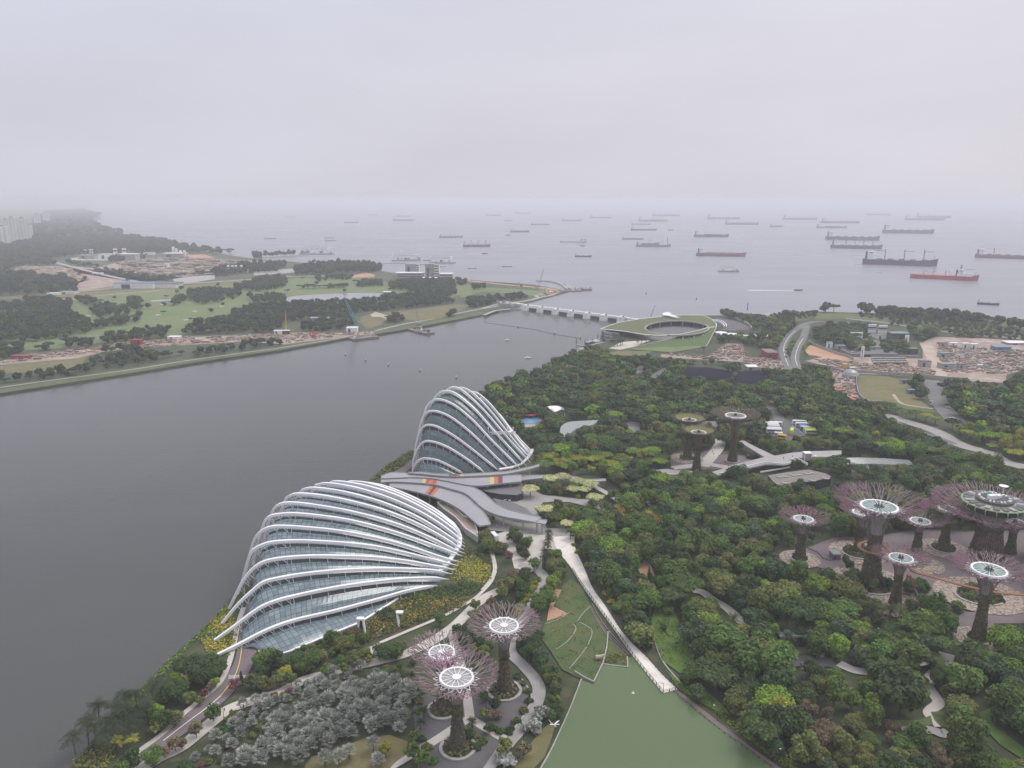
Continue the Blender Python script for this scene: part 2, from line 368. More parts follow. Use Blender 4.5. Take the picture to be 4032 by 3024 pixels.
open_ground('pond',zz('B',[(235,885),(260,845),(500,822),(800,812),(1010,815),(1000,850),(700,872),(420,885)]),'pond',3)
open_ground('pond',zz('A',[(1090,890),(1290,875),(1280,892),(1100,900)]),'pond')
for k,(a,c_)in enumerate([(645,1000),(1148,994),(1415,968),(1350,1030),(1610,933),(1405,1017),(1180,918)]):
 ls('sand_bunker',zz('A',[(a-20,c_),(a,c_-5),(a+20,c_-1),(a+8,c_+5),(a-12,c_+5)]),'sand',3)
path('bank_grass',[(-300,1588),(0,1541),(271,1500),(542,1458),(814,1413),(1100,1373),(1388,1322)],(16,14),'bank')
path('bank_grass',[(1477,1311),(1597,1291),(1686,1274),(1800,1252),(1910,1231)],20,'bank')
path('river_path',zz('A',[(0,1522),(300,1480),(640,1435),(1000,1385),(1400,1320),(2028,1235)])+zz('B',[(200,1245),(560,1190),(770,1150)]),3.2,'concrete')
path('river_path',zz('B',[(960,1110),(1200,1055),(1400,1020),(1700,955),(1900,920),(2010,900)]),6,'concrete')
open_ground('cleared_ground',zz('A',[(0,1330),(200,1300),(350,1270),(600,1250),(900,1195),(1200,1170),(1500,1150),(2028,1135)])+zz('B',[(300,1120),(600,1130),(960,1115),(940,1140),(770,1150),(560,1180),(240,1220),(0,1200)])+zz('A',[(1900,1180),(1500,1205),(1000,1235),(750,1265),(560,1310),(0,1360)]),'soil')
ls('dry_slope',zz('A',[(0,1365),(560,1310),(640,1290),(560,1400),(0,1420)]),'drygrass')
open_ground('dry_field',zz('B',[(850,1000),(940,975),(1060,1010),(1010,1060),(900,1100),(830,1040)]),'drygrass')
open_ground('dry_field',zz('B',[(1020,965),(1300,940),(1560,900),(1740,905),(1500,1005),(1340,1030),(1200,1030),(1120,1000)]),'drygrass')
open_ground('sand_path',zz('B',[(920,985),(960,960),(1100,1000),(1060,1020),(1000,1000),(940,1000)]),'sand')
ls('lawn',zz('B',[(1600,700),(1760,770),(1900,770),(2212,790)])+zz('C',[(500,800),(420,835),(200,815),(0,800)])+zz('B',[(1640,850),(1600,790)]),'golf')
path('coast_road',zz('B',[(1570,700),(1750,720),(2000,745),(2212,765)])+zz('C',[(440,765),(600,790)]),16,'redsoil')
open_ground('cleared_ground',zz('C',[(380,770),(470,775),(630,800),(560,830),(450,850),(400,835),(520,800)]),'sand')
path('river_path',zz('C',[(0,935),(120,900),(300,880),(440,850),(520,800)]),9,'concrete')
# --- this bank, far part
ls('coast_lawn',zz('D',[(0,972),(250,954),(480,940),(620,936),(930,948),(1300,985),(1700,1000),(2212,1030),(2212,1150),(1500,1075),(1180,1020),(850,985),(600,990),(420,1010),(280,1030),(100,985)]),'grass')
ls('beach',zz('D',[(0,972),(120,955),(260,946),(260,958),(140,968),(0,985)]),'sand')
ls('building_site',zz('E',[(890,540),(1300,560),(1460,450),(1600,450),(1625,560),(1940,600),(1960,680),(1760,660),(1640,612),(1300,592),(890,566)]),'soil')
excl(zz('E',[(890,540),(1300,560),(1460,450),(1600,450),(1625,560),(1940,600),(1960,680),(1760,660),(1640,612),(1300,592),(890,566)]))
site_r=zz('F',[(300,600),(480,560),(880,570),(1330,580),(1330,440),(1420,390),(1800,400),(2300,430),(2300,650),(2060,720),(2050,790),(1520,765),(1350,745),(1000,722),(740,712),(750,880),(850,960),(780,955),(550,845),(540,700),(480,640)])
open_ground('building_site',site_r,'soil')
open_ground('orange_soil',zz('F',[(345,460),(500,505),(700,580),(620,595),(330,545),(300,500)]),'redsoil')
ls('yard',zz('F',[(660,440),(840,400),(1000,430),(1210,440),(1300,560),(860,560),(700,540)]),'brownroad')
open_ground('dry_field',zz('F',[(770,725),(1010,732),(1200,775),(1330,960),(1410,1020),(1000,945),(870,965),(760,870)]),'drygrass')
open_ground('field',zz('F',[(1000,945),(1410,1022),(1500,1050),(1300,1040),(1020,985)]),'grass')
path('footpath',zz('F',[(1075,890),(1120,950),(1180,980),(1300,1000),(1420,1015)]),3,'sand')
path('dirt_road',zz('F',[(1350,440),(1390,520),(1440,620),(1470,700),(1500,755)]),14,'sand')
path('road',zz('F',[(1400,765),(1440,860),(1470,950),(1540,1040),(1620,1130)]),16,'road')
path('road',zz('F',[(165,675),(125,570),(110,480),(150,400),(210,340),(290,285),(400,258),(560,262),(700,272)]),10,'road')
path('road',zz('F',[(245,675),(215,580),(245,470),(290,400),(310,330),(320,285)]),10,'road')
path('road',zz('F',[(990,1065),(1200,1130),(1450,1215),(1620,1310),(1720,1350),(1900,1400),(2050,1480),(2300,1540)]),13,'greypath')
path('road',zz('F',[(1060,1120),(1200,1195),(1400,1250),(1600,1325)]),9,'road')
path('coast_path',zz('D',[(840,985),(1180,1022),(1400,1060),(1800,1110),(2212,1140)]),6,'concrete')
open_ground('parking_lot',zz('N',[(1490,265),(1560,240),(1700,305),(1745,330),(1850,430),(1980,440),(1720,480),(1700,545),(1610,525),(1440,430),(1440,330)]),'asphalt')
path('road',zz('N',[(1450,130),(1545,225),(1580,300)]),9,'road')
open_ground('parking_lot',zz('E',[(700,640),(790,630),(700,720),(640,700)]),'road')
open_ground('parking_lot',zz('E',[(850,690),(960,645),(900,720),(850,770),(800,740)]),'road')
open_ground('pond',zz('M',[(1250,265),(1330,240),(1380,265),(1360,335),(1300,330)]),'pond',3)
open_ground('pond',zz('M',[(1405,375),(1450,365),(1480,380),(1430,405)]),'pond',3)
open_ground('playground',zz('M',[(300,245),(340,205),(480,205),(550,225),(500,255),(470,300),(360,290)]),'concrete')
excl(zz('N',[(1430,300),(1560,235),(1750,285),(2010,430),(2000,470),(1720,500),(1690,560),(1560,540),(1420,440)]))
# --- silver grove and bridge forecourt
open_ground('plaza',zz('N',[(370,690),(400,640),(560,620),(720,640),(800,610),(880,540),(880,490),(940,500),(950,560),(920,660),(1130,660),(1290,700),(1180,790),(960,810),(850,830),(640,820),(500,830),(400,800)]),'brownroad')
path('path',zz('N',[(900,490),(925,550),(870,640),(790,730),(740,790)]),9,'paving')
path('path',zz('N',[(410,810),(560,790),(740,760),(880,780),(1000,800)]),7,'paving')
open_ground('plaza',zz('N',[(660,340),(760,300),(900,300),(905,440),(890,380),(700,360)]),'greypath')
# --- grove plaza
open_ground('plaza',zz('O',[(130,1150),(330,1120),(560,1030),(820,1020),(1380,960),(1700,980),(2300,960),(2300,1660),(1950,1660),(1660,1620),(1560,1500),(1400,1560),(1180,1560),(1000,1640),(920,1560),(1000,1400),(760,1320),(560,1330),(420,1290),(300,1260),(170,1260)]),'brownroad')
open_ground('plaza',zz('L',[(1580,430),(1660,320),(1700,300),(2300,300),(2300,400),(1950,400),(1990,560),(1900,540),(1700,600),(1600,590)]),'brownroad')
# --- this bank, near part
path('road',[(500,3070),(560,2990),(640,2915),(730,2850),(790,2800),(850,2750),(900,2700),(938,2650),(965,2595),(975,2530),(985,2460),(1000,2390),(1030,2320),(1100,2240),(1250,2110),(1420,1985),(1560,1870),(1640,1800)],8.2,'brownroad')
path('pavement',zz('I',[(1680,260),(1632,400),(1600,560),(1560,720),(1510,850),(1440,950),(1320,1050),(1150,1190),(980,1350),(850,1450),(560,1659)]),2.2,'paving')
path('path',[(520,3060),(580,3010),(640,2975),(720,2935),(833,2843),(905,2790),(1013,2753),(1104,2726),(1200,2676),(1313,2649),(1403,2622),(1480,2604),(1585,2577),(1690,2530),(1778,2473),(1833,2423),(1905,2355),(1990,2315)],5.5,'paving')
path('path',zz('J',[(575,600),(650,690)]),3.5,'paving')
path('path',zz('J',[(1640,0),(1600,65),(1480,180),(1300,285),(1170,350),(860,480),(600,590)]),1.8,'paving')
path('path',zz('Q',[(0,890),(80,800),(135,680),(120,560),(95,460),(90,380)]),2.2,'paving')
open_ground('plaza',[(1950,2104),(2008,2086),(2131,2104),(2240,2106),(2262,2123),(2200,2165),(2140,2165),(2132,2240),(2090,2252),(2025,2240),(2010,2175),(1965,2145)],'paving')
path('path',zz('Q',[(390,620),(520,640),(620,690),(665,760),(640,860),(590,960),(540,1060),(500,1150)]),5.5,'greypath')
path('path',zz('J',[(2090,30),(2020,180),(1930,330),(1840,440),(1790,560),(1800,660),(1900,760),(2010,890),(2040,1000),(1990,1150),(1880,1310),(1760,1450),(1600,1640),(1500,1760)]),5.2,'greypath')
open_ground('plaza',zz('J',[(960,985),(1130,1040),(1280,1040),(1480,1000),(1700,900),(1870,850),(1960,980),(1930,1150),(1820,1330),(1700,1440),(1540,1680),(980,1680),(1000,1550),(975,1400),(945,1200)]),'asphalt')
path('path',zz('J',[(1395,960),(1420,1080),(1440,1240)]),3.6,'paving',3)
path('path',zz('J',[(1440,1220),(1300,1310),(1100,1440),(880,1570),(740,1650)]),3.6,'paving',3)
path('path',zz('J',[(1440,1230),(1580,1310),(1740,1405)]),3.6,'paving',3)
path('path',zz('J',[(1280,440),(1300,560),(1340,700),(1380,860),(1400,970)]),4.0,'paving',3)
open_ground('lawn',zz('J',[(0,1640),(60,1560),(300,1480),(520,1400),(740,1370),(900,1430),(980,1480),(800,1600),(700,1700),(0,1700)]),'drygrass')
open_ground('lawn',zz('J',[(2060,1330),(2130,1270),(2200,1240),(2150,1400),(2090,1560),(2000,1659),(1800,1659)]),'drygrass')
lake_px=zz('K',[(-60,1900),(80,1659),(160,1500),(230,1350),(290,1220),(360,1050),(420,890),(525,930),(600,770),(640,762),(820,790),(826,700),(872,690),(1000,850),(1130,1005),(1222,988),(1400,1140),(1600,1295),(1800,1445),(2000,1595),(2110,1680),(2400,1900)])
lk=sheet('lake',lake_px,'lake',GZ+0.62);excl(lake_px)
terr=zz('K',[(180,270),(250,80),(330,10),(400,60),(480,200),(600,420),(700,560),(830,690),(820,790),(640,762),(600,770),(525,925),(420,885),(250,800),(150,640),(60,520),(100,400)])
open_ground('terrace_lawn',terr,'lawn')
open_ground('red_soil_path',zz('Q',[(790,880),(860,890),(810,1000),(770,1070),(930,1150),(700,1230),(720,1100)]),'redsoil')
open_ground('slope_lawn',zz('K',[(1050,220),(1180,200),(1250,350),(1330,520),(1400,640),(1400,760),(1300,850),(1230,800),(1120,720),(1060,560),(1030,400)]),'brightlawn')
open_ground('slope_lawn',zz('K',[(1150,800),(1290,920),(1500,980),(1640,1100),(1720,1200),(1600,1160),(1400,1060),(1270,970)]),'brightlawn')
path('path',zz('K',[(1400,110),(1480,130),(1560,190),(1680,260),(1780,350),(1850,420)]),5.0,'paving')
path('path',zz('L',[(600,745),(720,800),(850,820),(1000,840),(1150,900)]),5.0,'paving')
path('path',zz('L',[(1540,660),(1510,750),(1440,830),(1370,920),(1420,1010),(1470,1090),(1400,1150),(1380,1190),(1430,1250),(1470,1300)]),(6,3),'paving')
path('path',zz('L',[(1140,1310),(1300,1320),(1420,1330),(1500,1360),(1560,1345)]),4.5,'greypath')
path('path',zz('L',[(130,690),(220,730),(330,720),(450,730),(560,740)]),7,'asphalt')
open_ground('lawn',zz('L',[(1400,1170),(1500,1160),(1580,1240),(1620,1310),(1490,1300),(1430,1240)]),'grass')
open_ground('lawn',zz('L',[(1060,1240),(1300,1240),(1400,1200),(1420,1280),(1300,1305),(1150,1295)]),'grass')
open_ground('slope_lawn',zz('L',[(1820,1180),(1950,1120),(2040,1110),(1990,1230),(2060,1370),(2212,1480),(2212,1590),(2000,1450),(1860,1300)]),'brightlawn')
open_ground('red_plaza',zz('Q',[(1690,660),(1760,570),(1830,610),(1860,700),(1890,760),(1830,780),(1720,720)]),'redsoil')
open_ground('courtyard',zz('M',[(0,800),(350,780),(520,880),(1000,930),(1030,1010),(700,930),(430,960),(560,1170),(960,1180),(1020,1210),(640,1240),(200,1200),(60,1190),(0,1100)]),'greypath')
open_ground('courtyard',zz('G',[(1060,1130),(1250,1080),(1420,1130),(1700,1130),(1900,1170),(1560,1160),(1420,1230),(1500,1300),(1100,1250)]),'greypath')
# glass shell conservatories
def glass_mat(name,c1,c2,c3):
 """panes in bricklike rows laid along the shell (UV), with dark seams; each pane keeps its own tint"""
 m=bpy.data.materials.new(name);m.use_nodes=True;t=m.node_tree;n=t.nodes;L=t.links;b=n['Principled BSDF']
 uv=n.new('ShaderNodeUVMap');br=n.new('ShaderNodeTexBrick')
 L.new(uv.outputs[0],br.inputs['Vector']);br.offset=0.0
 br.inputs['Color1'].default_value=(*c1,1);br.inputs['Color2'].default_value=(*c2,1);br.inputs['Mortar'].default_value=(*c3,1)
 br.inputs['Scale'].default_value=1.0;br.inputs['Mortar Size'].default_value=0.045;br.inputs['Brick Width'].default_value=1.0;br.inputs['Row Height'].default_value=1.0
 br.inputs['Mortar Smooth'].default_value=0.2
 L.new(br.outputs['Color'],b.inputs['Base Color']);b.inputs['Roughness'].default_value=0.12;b.inputs['Specular IOR Level'].default_value=0.7
 nz=n.new('ShaderNodeTexNoise');nz.inputs['Scale'].default_value=0.6;L.new(uv.outputs[0],nz.inputs['Vector'])
 bp=n.new('ShaderNodeBump');bp.inputs['Strength'].default_value=0.12;bp.inputs['Distance'].default_value=0.4
 L.new(nz.outputs[0],bp.inputs['Height']);L.new(bp.outputs[0],b.inputs['Normal'])
 return m
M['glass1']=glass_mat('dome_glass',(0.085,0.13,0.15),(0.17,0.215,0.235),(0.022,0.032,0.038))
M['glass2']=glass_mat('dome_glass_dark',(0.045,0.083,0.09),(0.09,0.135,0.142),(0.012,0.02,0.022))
M['gutter']=mat('rib_shade_and_gate',(0.035,0.045,0.05),0.5)  # shadow strip along each dome rib, painted dark; sluice gates share the colour
def resample(pts,n):
 p=np.array(pts,float);d=np.r_[0,np.cumsum(np.linalg.norm(np.diff(p,axis=0),axis=1))]
 t=np.linspace(0,d[-1],n);return np.stack([np.interp(t,d,p[:,k])for k in range(p.shape[1])],1)
def fit_rib(trace,foot_l,foot_r):
 """arch in the upright plane through both feet that the photo shows along `trace`"""
 Lw,Rw=P(*foot_l),P(*foot_r);nrm=Vector((-(Rw-Lw).y,(Rw-Lw).x,0)).normalized();axis=(Rw-Lw);ln=axis.length;axis/=ln
 out=[]
 for a,b in smooth(trace,6):
  d=ray(a,b);o=Vector((0,0,CAM_H));t=(Lw-o).dot(nrm)/d.dot(nrm);q=o+d*t
  s=(q-Lw).dot(axis);out.append((s,q.z))
 return Lw,axis,ln,out
def conservatory(name,label,ribs,gm,gl,n_glass=44,rib_r=1.0,arm=(4.5,3.0),glass_s0=0.10,pane=2.4,glass_drop=2.6):
 base=P(*ribs[len(ribs)//2][1]);base=Vector((base.x,base.y,GZ))
 root=thing(name,label,'conservatory',base)
 prof=[]
 for trace,fl,fr in ribs:
  Lw,ax,ln,pts=fit_rib(trace,fl,fr)
  pts=[(s,max(z,GZ-0.2))for s,z in pts]
  pts=[(0.0 if pts[0][0]<3 else pts[0][0],pts[0][1])]+pts[1:]
  if pts[0][1]>GZ+1:pts=[(min(pts[0][0]-1.0,0.0),GZ)]+pts
  if pts[-1][1]>GZ+1:pts=pts+[(max(pts[-1][0]+2.0,ln),GZ+0.3)]
  prof.append((Lw,ax,ln,resample(pts,60)))
 for(Lw,ax,ln,pr)in prof:
  q=[Lw+ax*s+Vector((0,0,z-Lw.z))for s,z in pr]
  n=len(q);rad=[rib_r*(0.85+0.15*math.sin(math.pi*min(1,i/(n*0.3))/2))*(1.0 if i<n*0.93 else max(0.12,(n-1-i)/(n*0.07)))for i in range(n)]
  b=MB();b.tube(q,rad,4,flat=0.9);o=b.build('rib',M['rib'],root)
  b=MB();side=Vector((-ax.y,ax.x,0));line=[]
  if(side.y)>0:side=-side
  i=5
  while i<n-6:
   knee=i<19
   w=q[i]-Vector((0,0,glass_drop+0.3))+ax*(2.6 if knee else 0)
   if knee:line+=[q[i],w+side*1.4,q[i+1],w-side*1.8,q[i+2]];i+=2
   else:line+=[q[i],w+side*1.2,q[i]];i+=4
  b.tube(line,0.16,4)
  b.build('truss',M['white'],o)
 def gcurve(k):
  Lw,ax,ln,pr=prof[k];s0=pr[0][0]+(pr[-1][0]-pr[0][0])*glass_s0;s1=pr[-1][0]-6.0
  ss=np.linspace(0,1,n_glass);out=[]
  zmax_i=np.argmax(pr[:,1])
  s_sorted=pr[:,0];zz_=pr[:,1]
  k0=next((i for i in range(len(pr))if pr[i,0]>=s0),0)
  core=resample(np.vstack([[s0+0.3,GZ],[s0+0.8,max(GZ+1,pr[k0,1]-glass_drop-1.2)],np.c_[pr[k0+2:-3,0]+0.4,np.maximum(pr[k0+2:-3,1]-glass_drop,GZ)]]),n_glass)
  return[Lw+ax*s+Vector((0,0,z-Lw.z))for s,z in core]
 curves=[gcurve(k)for k in range(len(prof))]
 a0=curves[0]
 nr=len(prof)
 def base_line(c,Lw,ax):return None
 for k in range(nr-1):
  A,B=curves[k],curves[k+1];v=[];f=[];uvs=[]
  rows=[0.0,0.10,0.5,0.90,1.0]
  for i in range(n_glass):
   for r_ in rows:
    q=A[i].lerp(B[i],r_)
    lift=1.1*math.sin(math.pi*r_)*min(1,i/6.0)*min(1.0,(n_glass-1-i)/8.0)
    v.append(q+Vector((0,0,lift-(1.1 if r_ in(0.0,1.0)else 0))))
  nrw=len(rows);b=MB();fs=[]
  for i in range(n_glass-1):
   for j in range(nrw-1):
    a=i*nrw+j;fs.append((a,a+nrw,a+nrw+1,a+1))
  mi=[]
  b.add(v,fs);b.m=[1 if(x%(nrw-1))in(0,)else 0 for x in range(len(fs))]  # narrow edge strip of each bay carries the painted rib shadow
  o=b.build('glass_bay',[gm,gl],root)
  me=o.data;uvl=me.uv_layers.new(name='UVMap')
  cum=[0.0]
  for i in range(1,n_glass):cum.append(cum[-1]+(A[i].lerp(B[i],.5)-A[i-1].lerp(B[i-1],.5)).length)
  wid=max((A[n_glass//3]-B[n_glass//3]).length,2);nrow=max(2,round(wid/pane))
  for pl in me.polygons:
   for li,vi in zip(pl.loop_indices,pl.vertices):
    i,j=divmod(vi,nrw);uvl.data[li].uv=(cum[i]/pane+k*7,rows[j]*nrow+k*13)
 return root,prof,curves
def frontal_glass(root,curve,ground,gm,pane,seed):
 """the near flank: glass from the first rib's shell line down to a sill on the ground"""
 n=len(curve);rows=8;v=[];f=[]
 g=resample([tuple(x)for x in ground],n)
 for i in range(n):
  for j in range(rows+1):
   r_=j/rows;a=curve[i];c=Vector(g[i]);q=a.lerp(c,r_)
   bulge=math.sin(math.pi*r_)*0.10*(a-c).length
   v.append(q+Vector((0,0,bulge)))
 for i in range(n-1):
  for j in range(rows):
   a=i*(rows+1)+j;f.append((a,a+1,a+rows+2,a+rows+1))
 b=MB();b.add(v,f);o=b.build('glass_bay',gm,root)
 uvl=o.data.uv_layers.new(name='UVMap');cum=[0.0]
 for i in range(1,n):cum.append(cum[-1]+(curve[i].lerp(Vector(g[i]),.5)-curve[i-1].lerp(Vector(g[i-1]),.5)).length)
 w=max((curve[n//3]-Vector(g[n//3])).length,3)
 for pl in o.data.polygons:
  for li,vi in zip(pl.loop_indices,pl.vertices):
   i,j=divmod(vi,rows+1);uvl.data[li].uv=(cum[i]/pane+seed,j/rows*max(2,round(w/pane)))
 b=MB();b.tube([Vector(q)+Vector((0,0,0.4))for q in g],0.55,6);b.build('sill',M['rib'],root)
 return o
H_=lambda p:zz('H',p)
FD=[(H_([(105,1360),(260,1285),(500,1163),(700,1092),(1000,1022),(1300,942),(1500,884),(1650,853),(1760,842)]),(837,2590),(1735,2309)),(H_([(120,1238),(250,1145),(430,1012),(560,953),(760,902),(1000,854),(1250,817),(1500,792),(1700,786),(1825,795)]),(845,2523),(1770,2284)),(H_([(172,1118),(290,975),(400,872),(470,818),(560,791),(760,757),(1000,732),(1250,720),(1500,720),(1700,731),(1850,758)]),(873,2458),(1784,2263)),(H_([(225,1005),(275,905),(330,800),(400,716),(480,667),(600,642),(800,627),(1000,627),(1250,635),(1500,661),(1700,696),(1878,728)]),(902,2396),(1799,2246)),(H_([(290,900),(330,770),(360,660),(390,592),(440,557),(530,527),(700,515),(900,521),(1100,536),(1300,560),(1500,602),(1700,652),(1895,698)]),(937,2340),(1808,2230)),(H_([(335,800),(360,680),(385,572),(410,502),(440,462),(500,423),(600,409),(800,421),(1000,441),(1200,476),(1400,521),(1600,581),(1800,646),(1918,668)]),(965,2290),(1821,2213)),(H_([(395,720),(425,560),(465,420),(500,352),(560,327),(700,318),(900,337),(1100,367),(1300,416),(1500,476),(1700,546),(1850,602),(1940,634)]),(1000,2245),(1833,2194)),(H_([(455,640),(490,460),(535,312),(570,262),(640,240),(760,246),(900,266),(1100,302),(1300,352),(1500,416),(1700,501),(1850,576),(1948,608)]),(1040,2205),(1837,2180)),(H_([(540,560),(580,380),(625,232),(660,192),(720,174),(850,182),(1000,206),(1200,252),(1400,312),(1600,396),(1750,476),(1880,556),(1946,586)]),(1085,2165),(1836,2167)),(H_([(640,480),(690,290),(735,167),(770,142),(830,132),(950,143),(1100,171),(1300,226),(1500,301),(1650,376),(1800,471),(1890,530),(1944,562)]),(1135,2130),(1835,2154)),(H_([(760,410),(805,220),(845,122),(880,107),(930,99),(1050,113),(1200,146),(1400,211),(1600,301),(1750,391),(1850,465),(1937,536)]),(1190,2098),(1832,2140)),(H_([(880,340),(920,170),(955,97),(1010,86),(1100,96),(1250,126),(1450,191),(1650,291),(1800,391),(1880,455),(1928,506)]),(1255,2068),(1827,2124)),(H_([(1010,280),(1045,140),(1075,94),(1140,87),(1250,103),(1400,151),(1600,241),(1780,351),(1880,436),(1918,478)]),(1325,2040),(1821,2109)),(H_([(1130,240),(1165,130),(1200,101),(1260,101),(1400,136),(1600,221),(1750,311),(1870,412),(1905,452)]),(1395,2015),(1814,2096)),(H_([(1260,210),(1300,145),(1345,138),(1420,150),(1520,188),(1680,272),(1800,352),(1870,405),(1895,432)]),(1465,1992),(1808,2085)),]
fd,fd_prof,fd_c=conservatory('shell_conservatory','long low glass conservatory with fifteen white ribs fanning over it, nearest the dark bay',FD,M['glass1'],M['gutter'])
gl=zz('H',[(452,1300),(490,1352),(560,1352),(660,1325),(900,1225),(1170,1115),(1380,985),(1500,905),(1600,850),(1640,838)])
frontal_glass(fd,fd_c[0],G(gl),M['glass1'],2.4,91)
b=MB();b.tube([p_+Vector((0,0,0.8))for p_ in G(H_([(1640,835),(1720,775),(1800,700),(1850,630),(1895,560),(1900,500),(1880,440)]))],1.5,6,flat=0.6);b.build('ring_beam',M['rib'],fd)
g_=lambda p:zz('G',p)
CF=[(g_([(385,908),(398,855),(425,815),(465,790),(510,787),(600,802),(700,847),(770,885),(830,920)]),(1622,1860),(1826,1868)),(g_([(385,890),(395,800),(412,735),(435,690),(470,648),(520,634),(600,650),(700,692),(850,786),(960,868),(1020,915)]),(1628,1848),(1912,1864)),(g_([(398,870),(405,745),(425,630),(450,545),(490,502),(540,494),(620,517),(750,592),(900,702),(1050,822),(1145,898)]),(1636,1838),(1968,1856)),(g_([(420,850),(425,680),(445,540),(470,442),(500,392),(550,372),(620,382),(720,427),(860,532),(1000,662),(1130,792),(1245,888)]),(1648,1828),(2013,1851)),(g_([(450,820),(455,620),(480,440),(510,332),(550,287),(600,270),(680,287),(780,342),(920,462),(1060,612),(1190,742),(1325,876)]),(1662,1817),(2049,1846)),(g_([(490,790),(505,540),(540,350),(580,257),(620,212),(670,198),(740,212),(840,282),(960,392),(1100,552),(1230,692),(1382,857)]),(1678,1806),(2075,1837)),(g_([(540,760),(570,450),(620,270),(680,192),(710,172),(750,165),(810,187),(900,262),(1020,382),(1150,532),(1280,682),(1415,822)]),(1698,1795),(2090,1822)),(g_([(610,730),(660,400),(720,230),(780,177),(820,172),(880,197),(960,262),(1080,392),(1200,542),(1320,692),(1432,800)]),(1724,1784),(2097,1812)),(g_([(690,700),(760,400),(850,230),(930,212),(990,247),(1060,312),(1150,422),(1260,572),(1360,702),(1440,782)]),(1758,1775),(2101,1803)),(g_([(790,670),(870,420),(950,280),(1010,272),(1100,362),(1200,482),(1300,622),(1400,727),(1445,765)]),(1800,1766),(2103,1796)),(g_([(900,640),(980,470),(1060,390),(1130,394),(1220,505),(1320,622),(1410,715),(1440,745)]),(1850,1760),(2101,1787)),]
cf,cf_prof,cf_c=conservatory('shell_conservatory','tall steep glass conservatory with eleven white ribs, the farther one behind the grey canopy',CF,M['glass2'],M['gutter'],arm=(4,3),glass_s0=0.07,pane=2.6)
frontal_glass(cf,cf_c[0],G(g_([(420,925),(470,945),(560,950),(650,950),(740,945),(830,935)])),M['glass2'],2.6,17)
b=MB();b.tube([p_+Vector((0,0,1.2))for p_ in G(g_([(1140,895),(1240,880),(1320,850),(1380,800),(1410,760),(1430,720)]))],1.6,6,flat=0.6);b.build('ring_beam',M['rib'],cf)
gq=Vector(cf_c[5][-9]);g0=thing('cleaning_gantry','white window-cleaning gantry frame on the lower ribs of the taller dome','gantry',gq+Vector((0,0,3)))
for dx in(-9,9):
 b=MB();b.lathe([(2.6,4.6),(2.6,5.2)],4,gq+Vector((dx,0,0)));b.build('basket',M['white'],g0)
 for ex in(-2,2):b=MB();b.box((gq.x+dx+ex,gq.y,gq.z+6.5),(0.5,3,3));b.build('basket_end',M['white'],g0)
b=MB()
for dz in(3.4,4.8):b.tube([(gq.x-13,gq.y-1,gq.z+dz),(gq.x+13,gq.y-1,gq.z+dz)],0.22,4);b.tube([(gq.x-13,gq.y+1,gq.z+dz),(gq.x+13,gq.y+1,gq.z+dz)],0.22,4)
for k in range(13):b.tube([(gq.x-13+2*k,gq.y-1,gq.z+(3.4 if k%2 else 4.8)),(gq.x-11+2*k,gq.y-1,gq.z+(4.8 if k%2 else 3.4))],0.16,4)
b.build('truss',M['white'],g0)
# grey canopy between the domes
M['canopy']=mat('canopy_roof',(0.27,0.265,0.285),0.5,(0.31,0.305,0.325),0.06)
_n=M['canopy'].node_tree
def stripes(m,freq,amt,axis=(1,0,0)):
 t=m.node_tree;n=t.nodes;L=t.links;b_=n['Principled BSDF'];lk=b_.inputs['Base Color'].links;col0=tuple(b_.inputs['Base Color'].default_value);src=lk[0].from_socket if lk else None
 geo=n.new('ShaderNodeNewGeometry');dt=n.new('ShaderNodeVectorMath');dt.operation='DOT_PRODUCT';dt.inputs[1].default_value=axis;L.new(geo.outputs['Position'],dt.inputs[0])
 sn=n.new('ShaderNodeMath');sn.operation='MULTIPLY';sn.inputs[1].default_value=freq;L.new(dt.outputs['Value'],sn.inputs[0])
 fr=n.new('ShaderNodeMath');fr.operation='FRACT';L.new(sn.outputs[0],fr.inputs[0])
 mr_=n.new('ShaderNodeMapRange');mr_.inputs[1].default_value=0.0;mr_.inputs[2].default_value=0.22;mr_.inputs[3].default_value=amt;mr_.inputs[4].default_value=1.0;L.new(fr.outputs[0],mr_.inputs[0])
 mx=n.new('ShaderNodeMix');mx.data_type='RGBA';mx.blend_type='MULTIPLY';mx.inputs[0].default_value=1;L.new(src,mx.inputs[6])if src else setattr(mx.inputs[6],'default_value',col0);L.new(mr_.outputs[0],mx.inputs[7]);L.new(mx.outputs[2],b_.inputs['Base Color'])
stripes(M['canopy'],0.6,0.82,(0.94,0.34,0))
M['p_red']=mat('roof_panel_red',(0.33,0.075,0.045),0.6);M['p_orange']=mat('roof_panel_orange',(0.42,0.12,0.055),0.6)
M['p_dark']=mat('roof_panel_maroon',(0.12,0.035,0.04),0.6);M['p_yellow']=mat('roof_panel_yellow',(0.42,0.40,0.17),0.6)
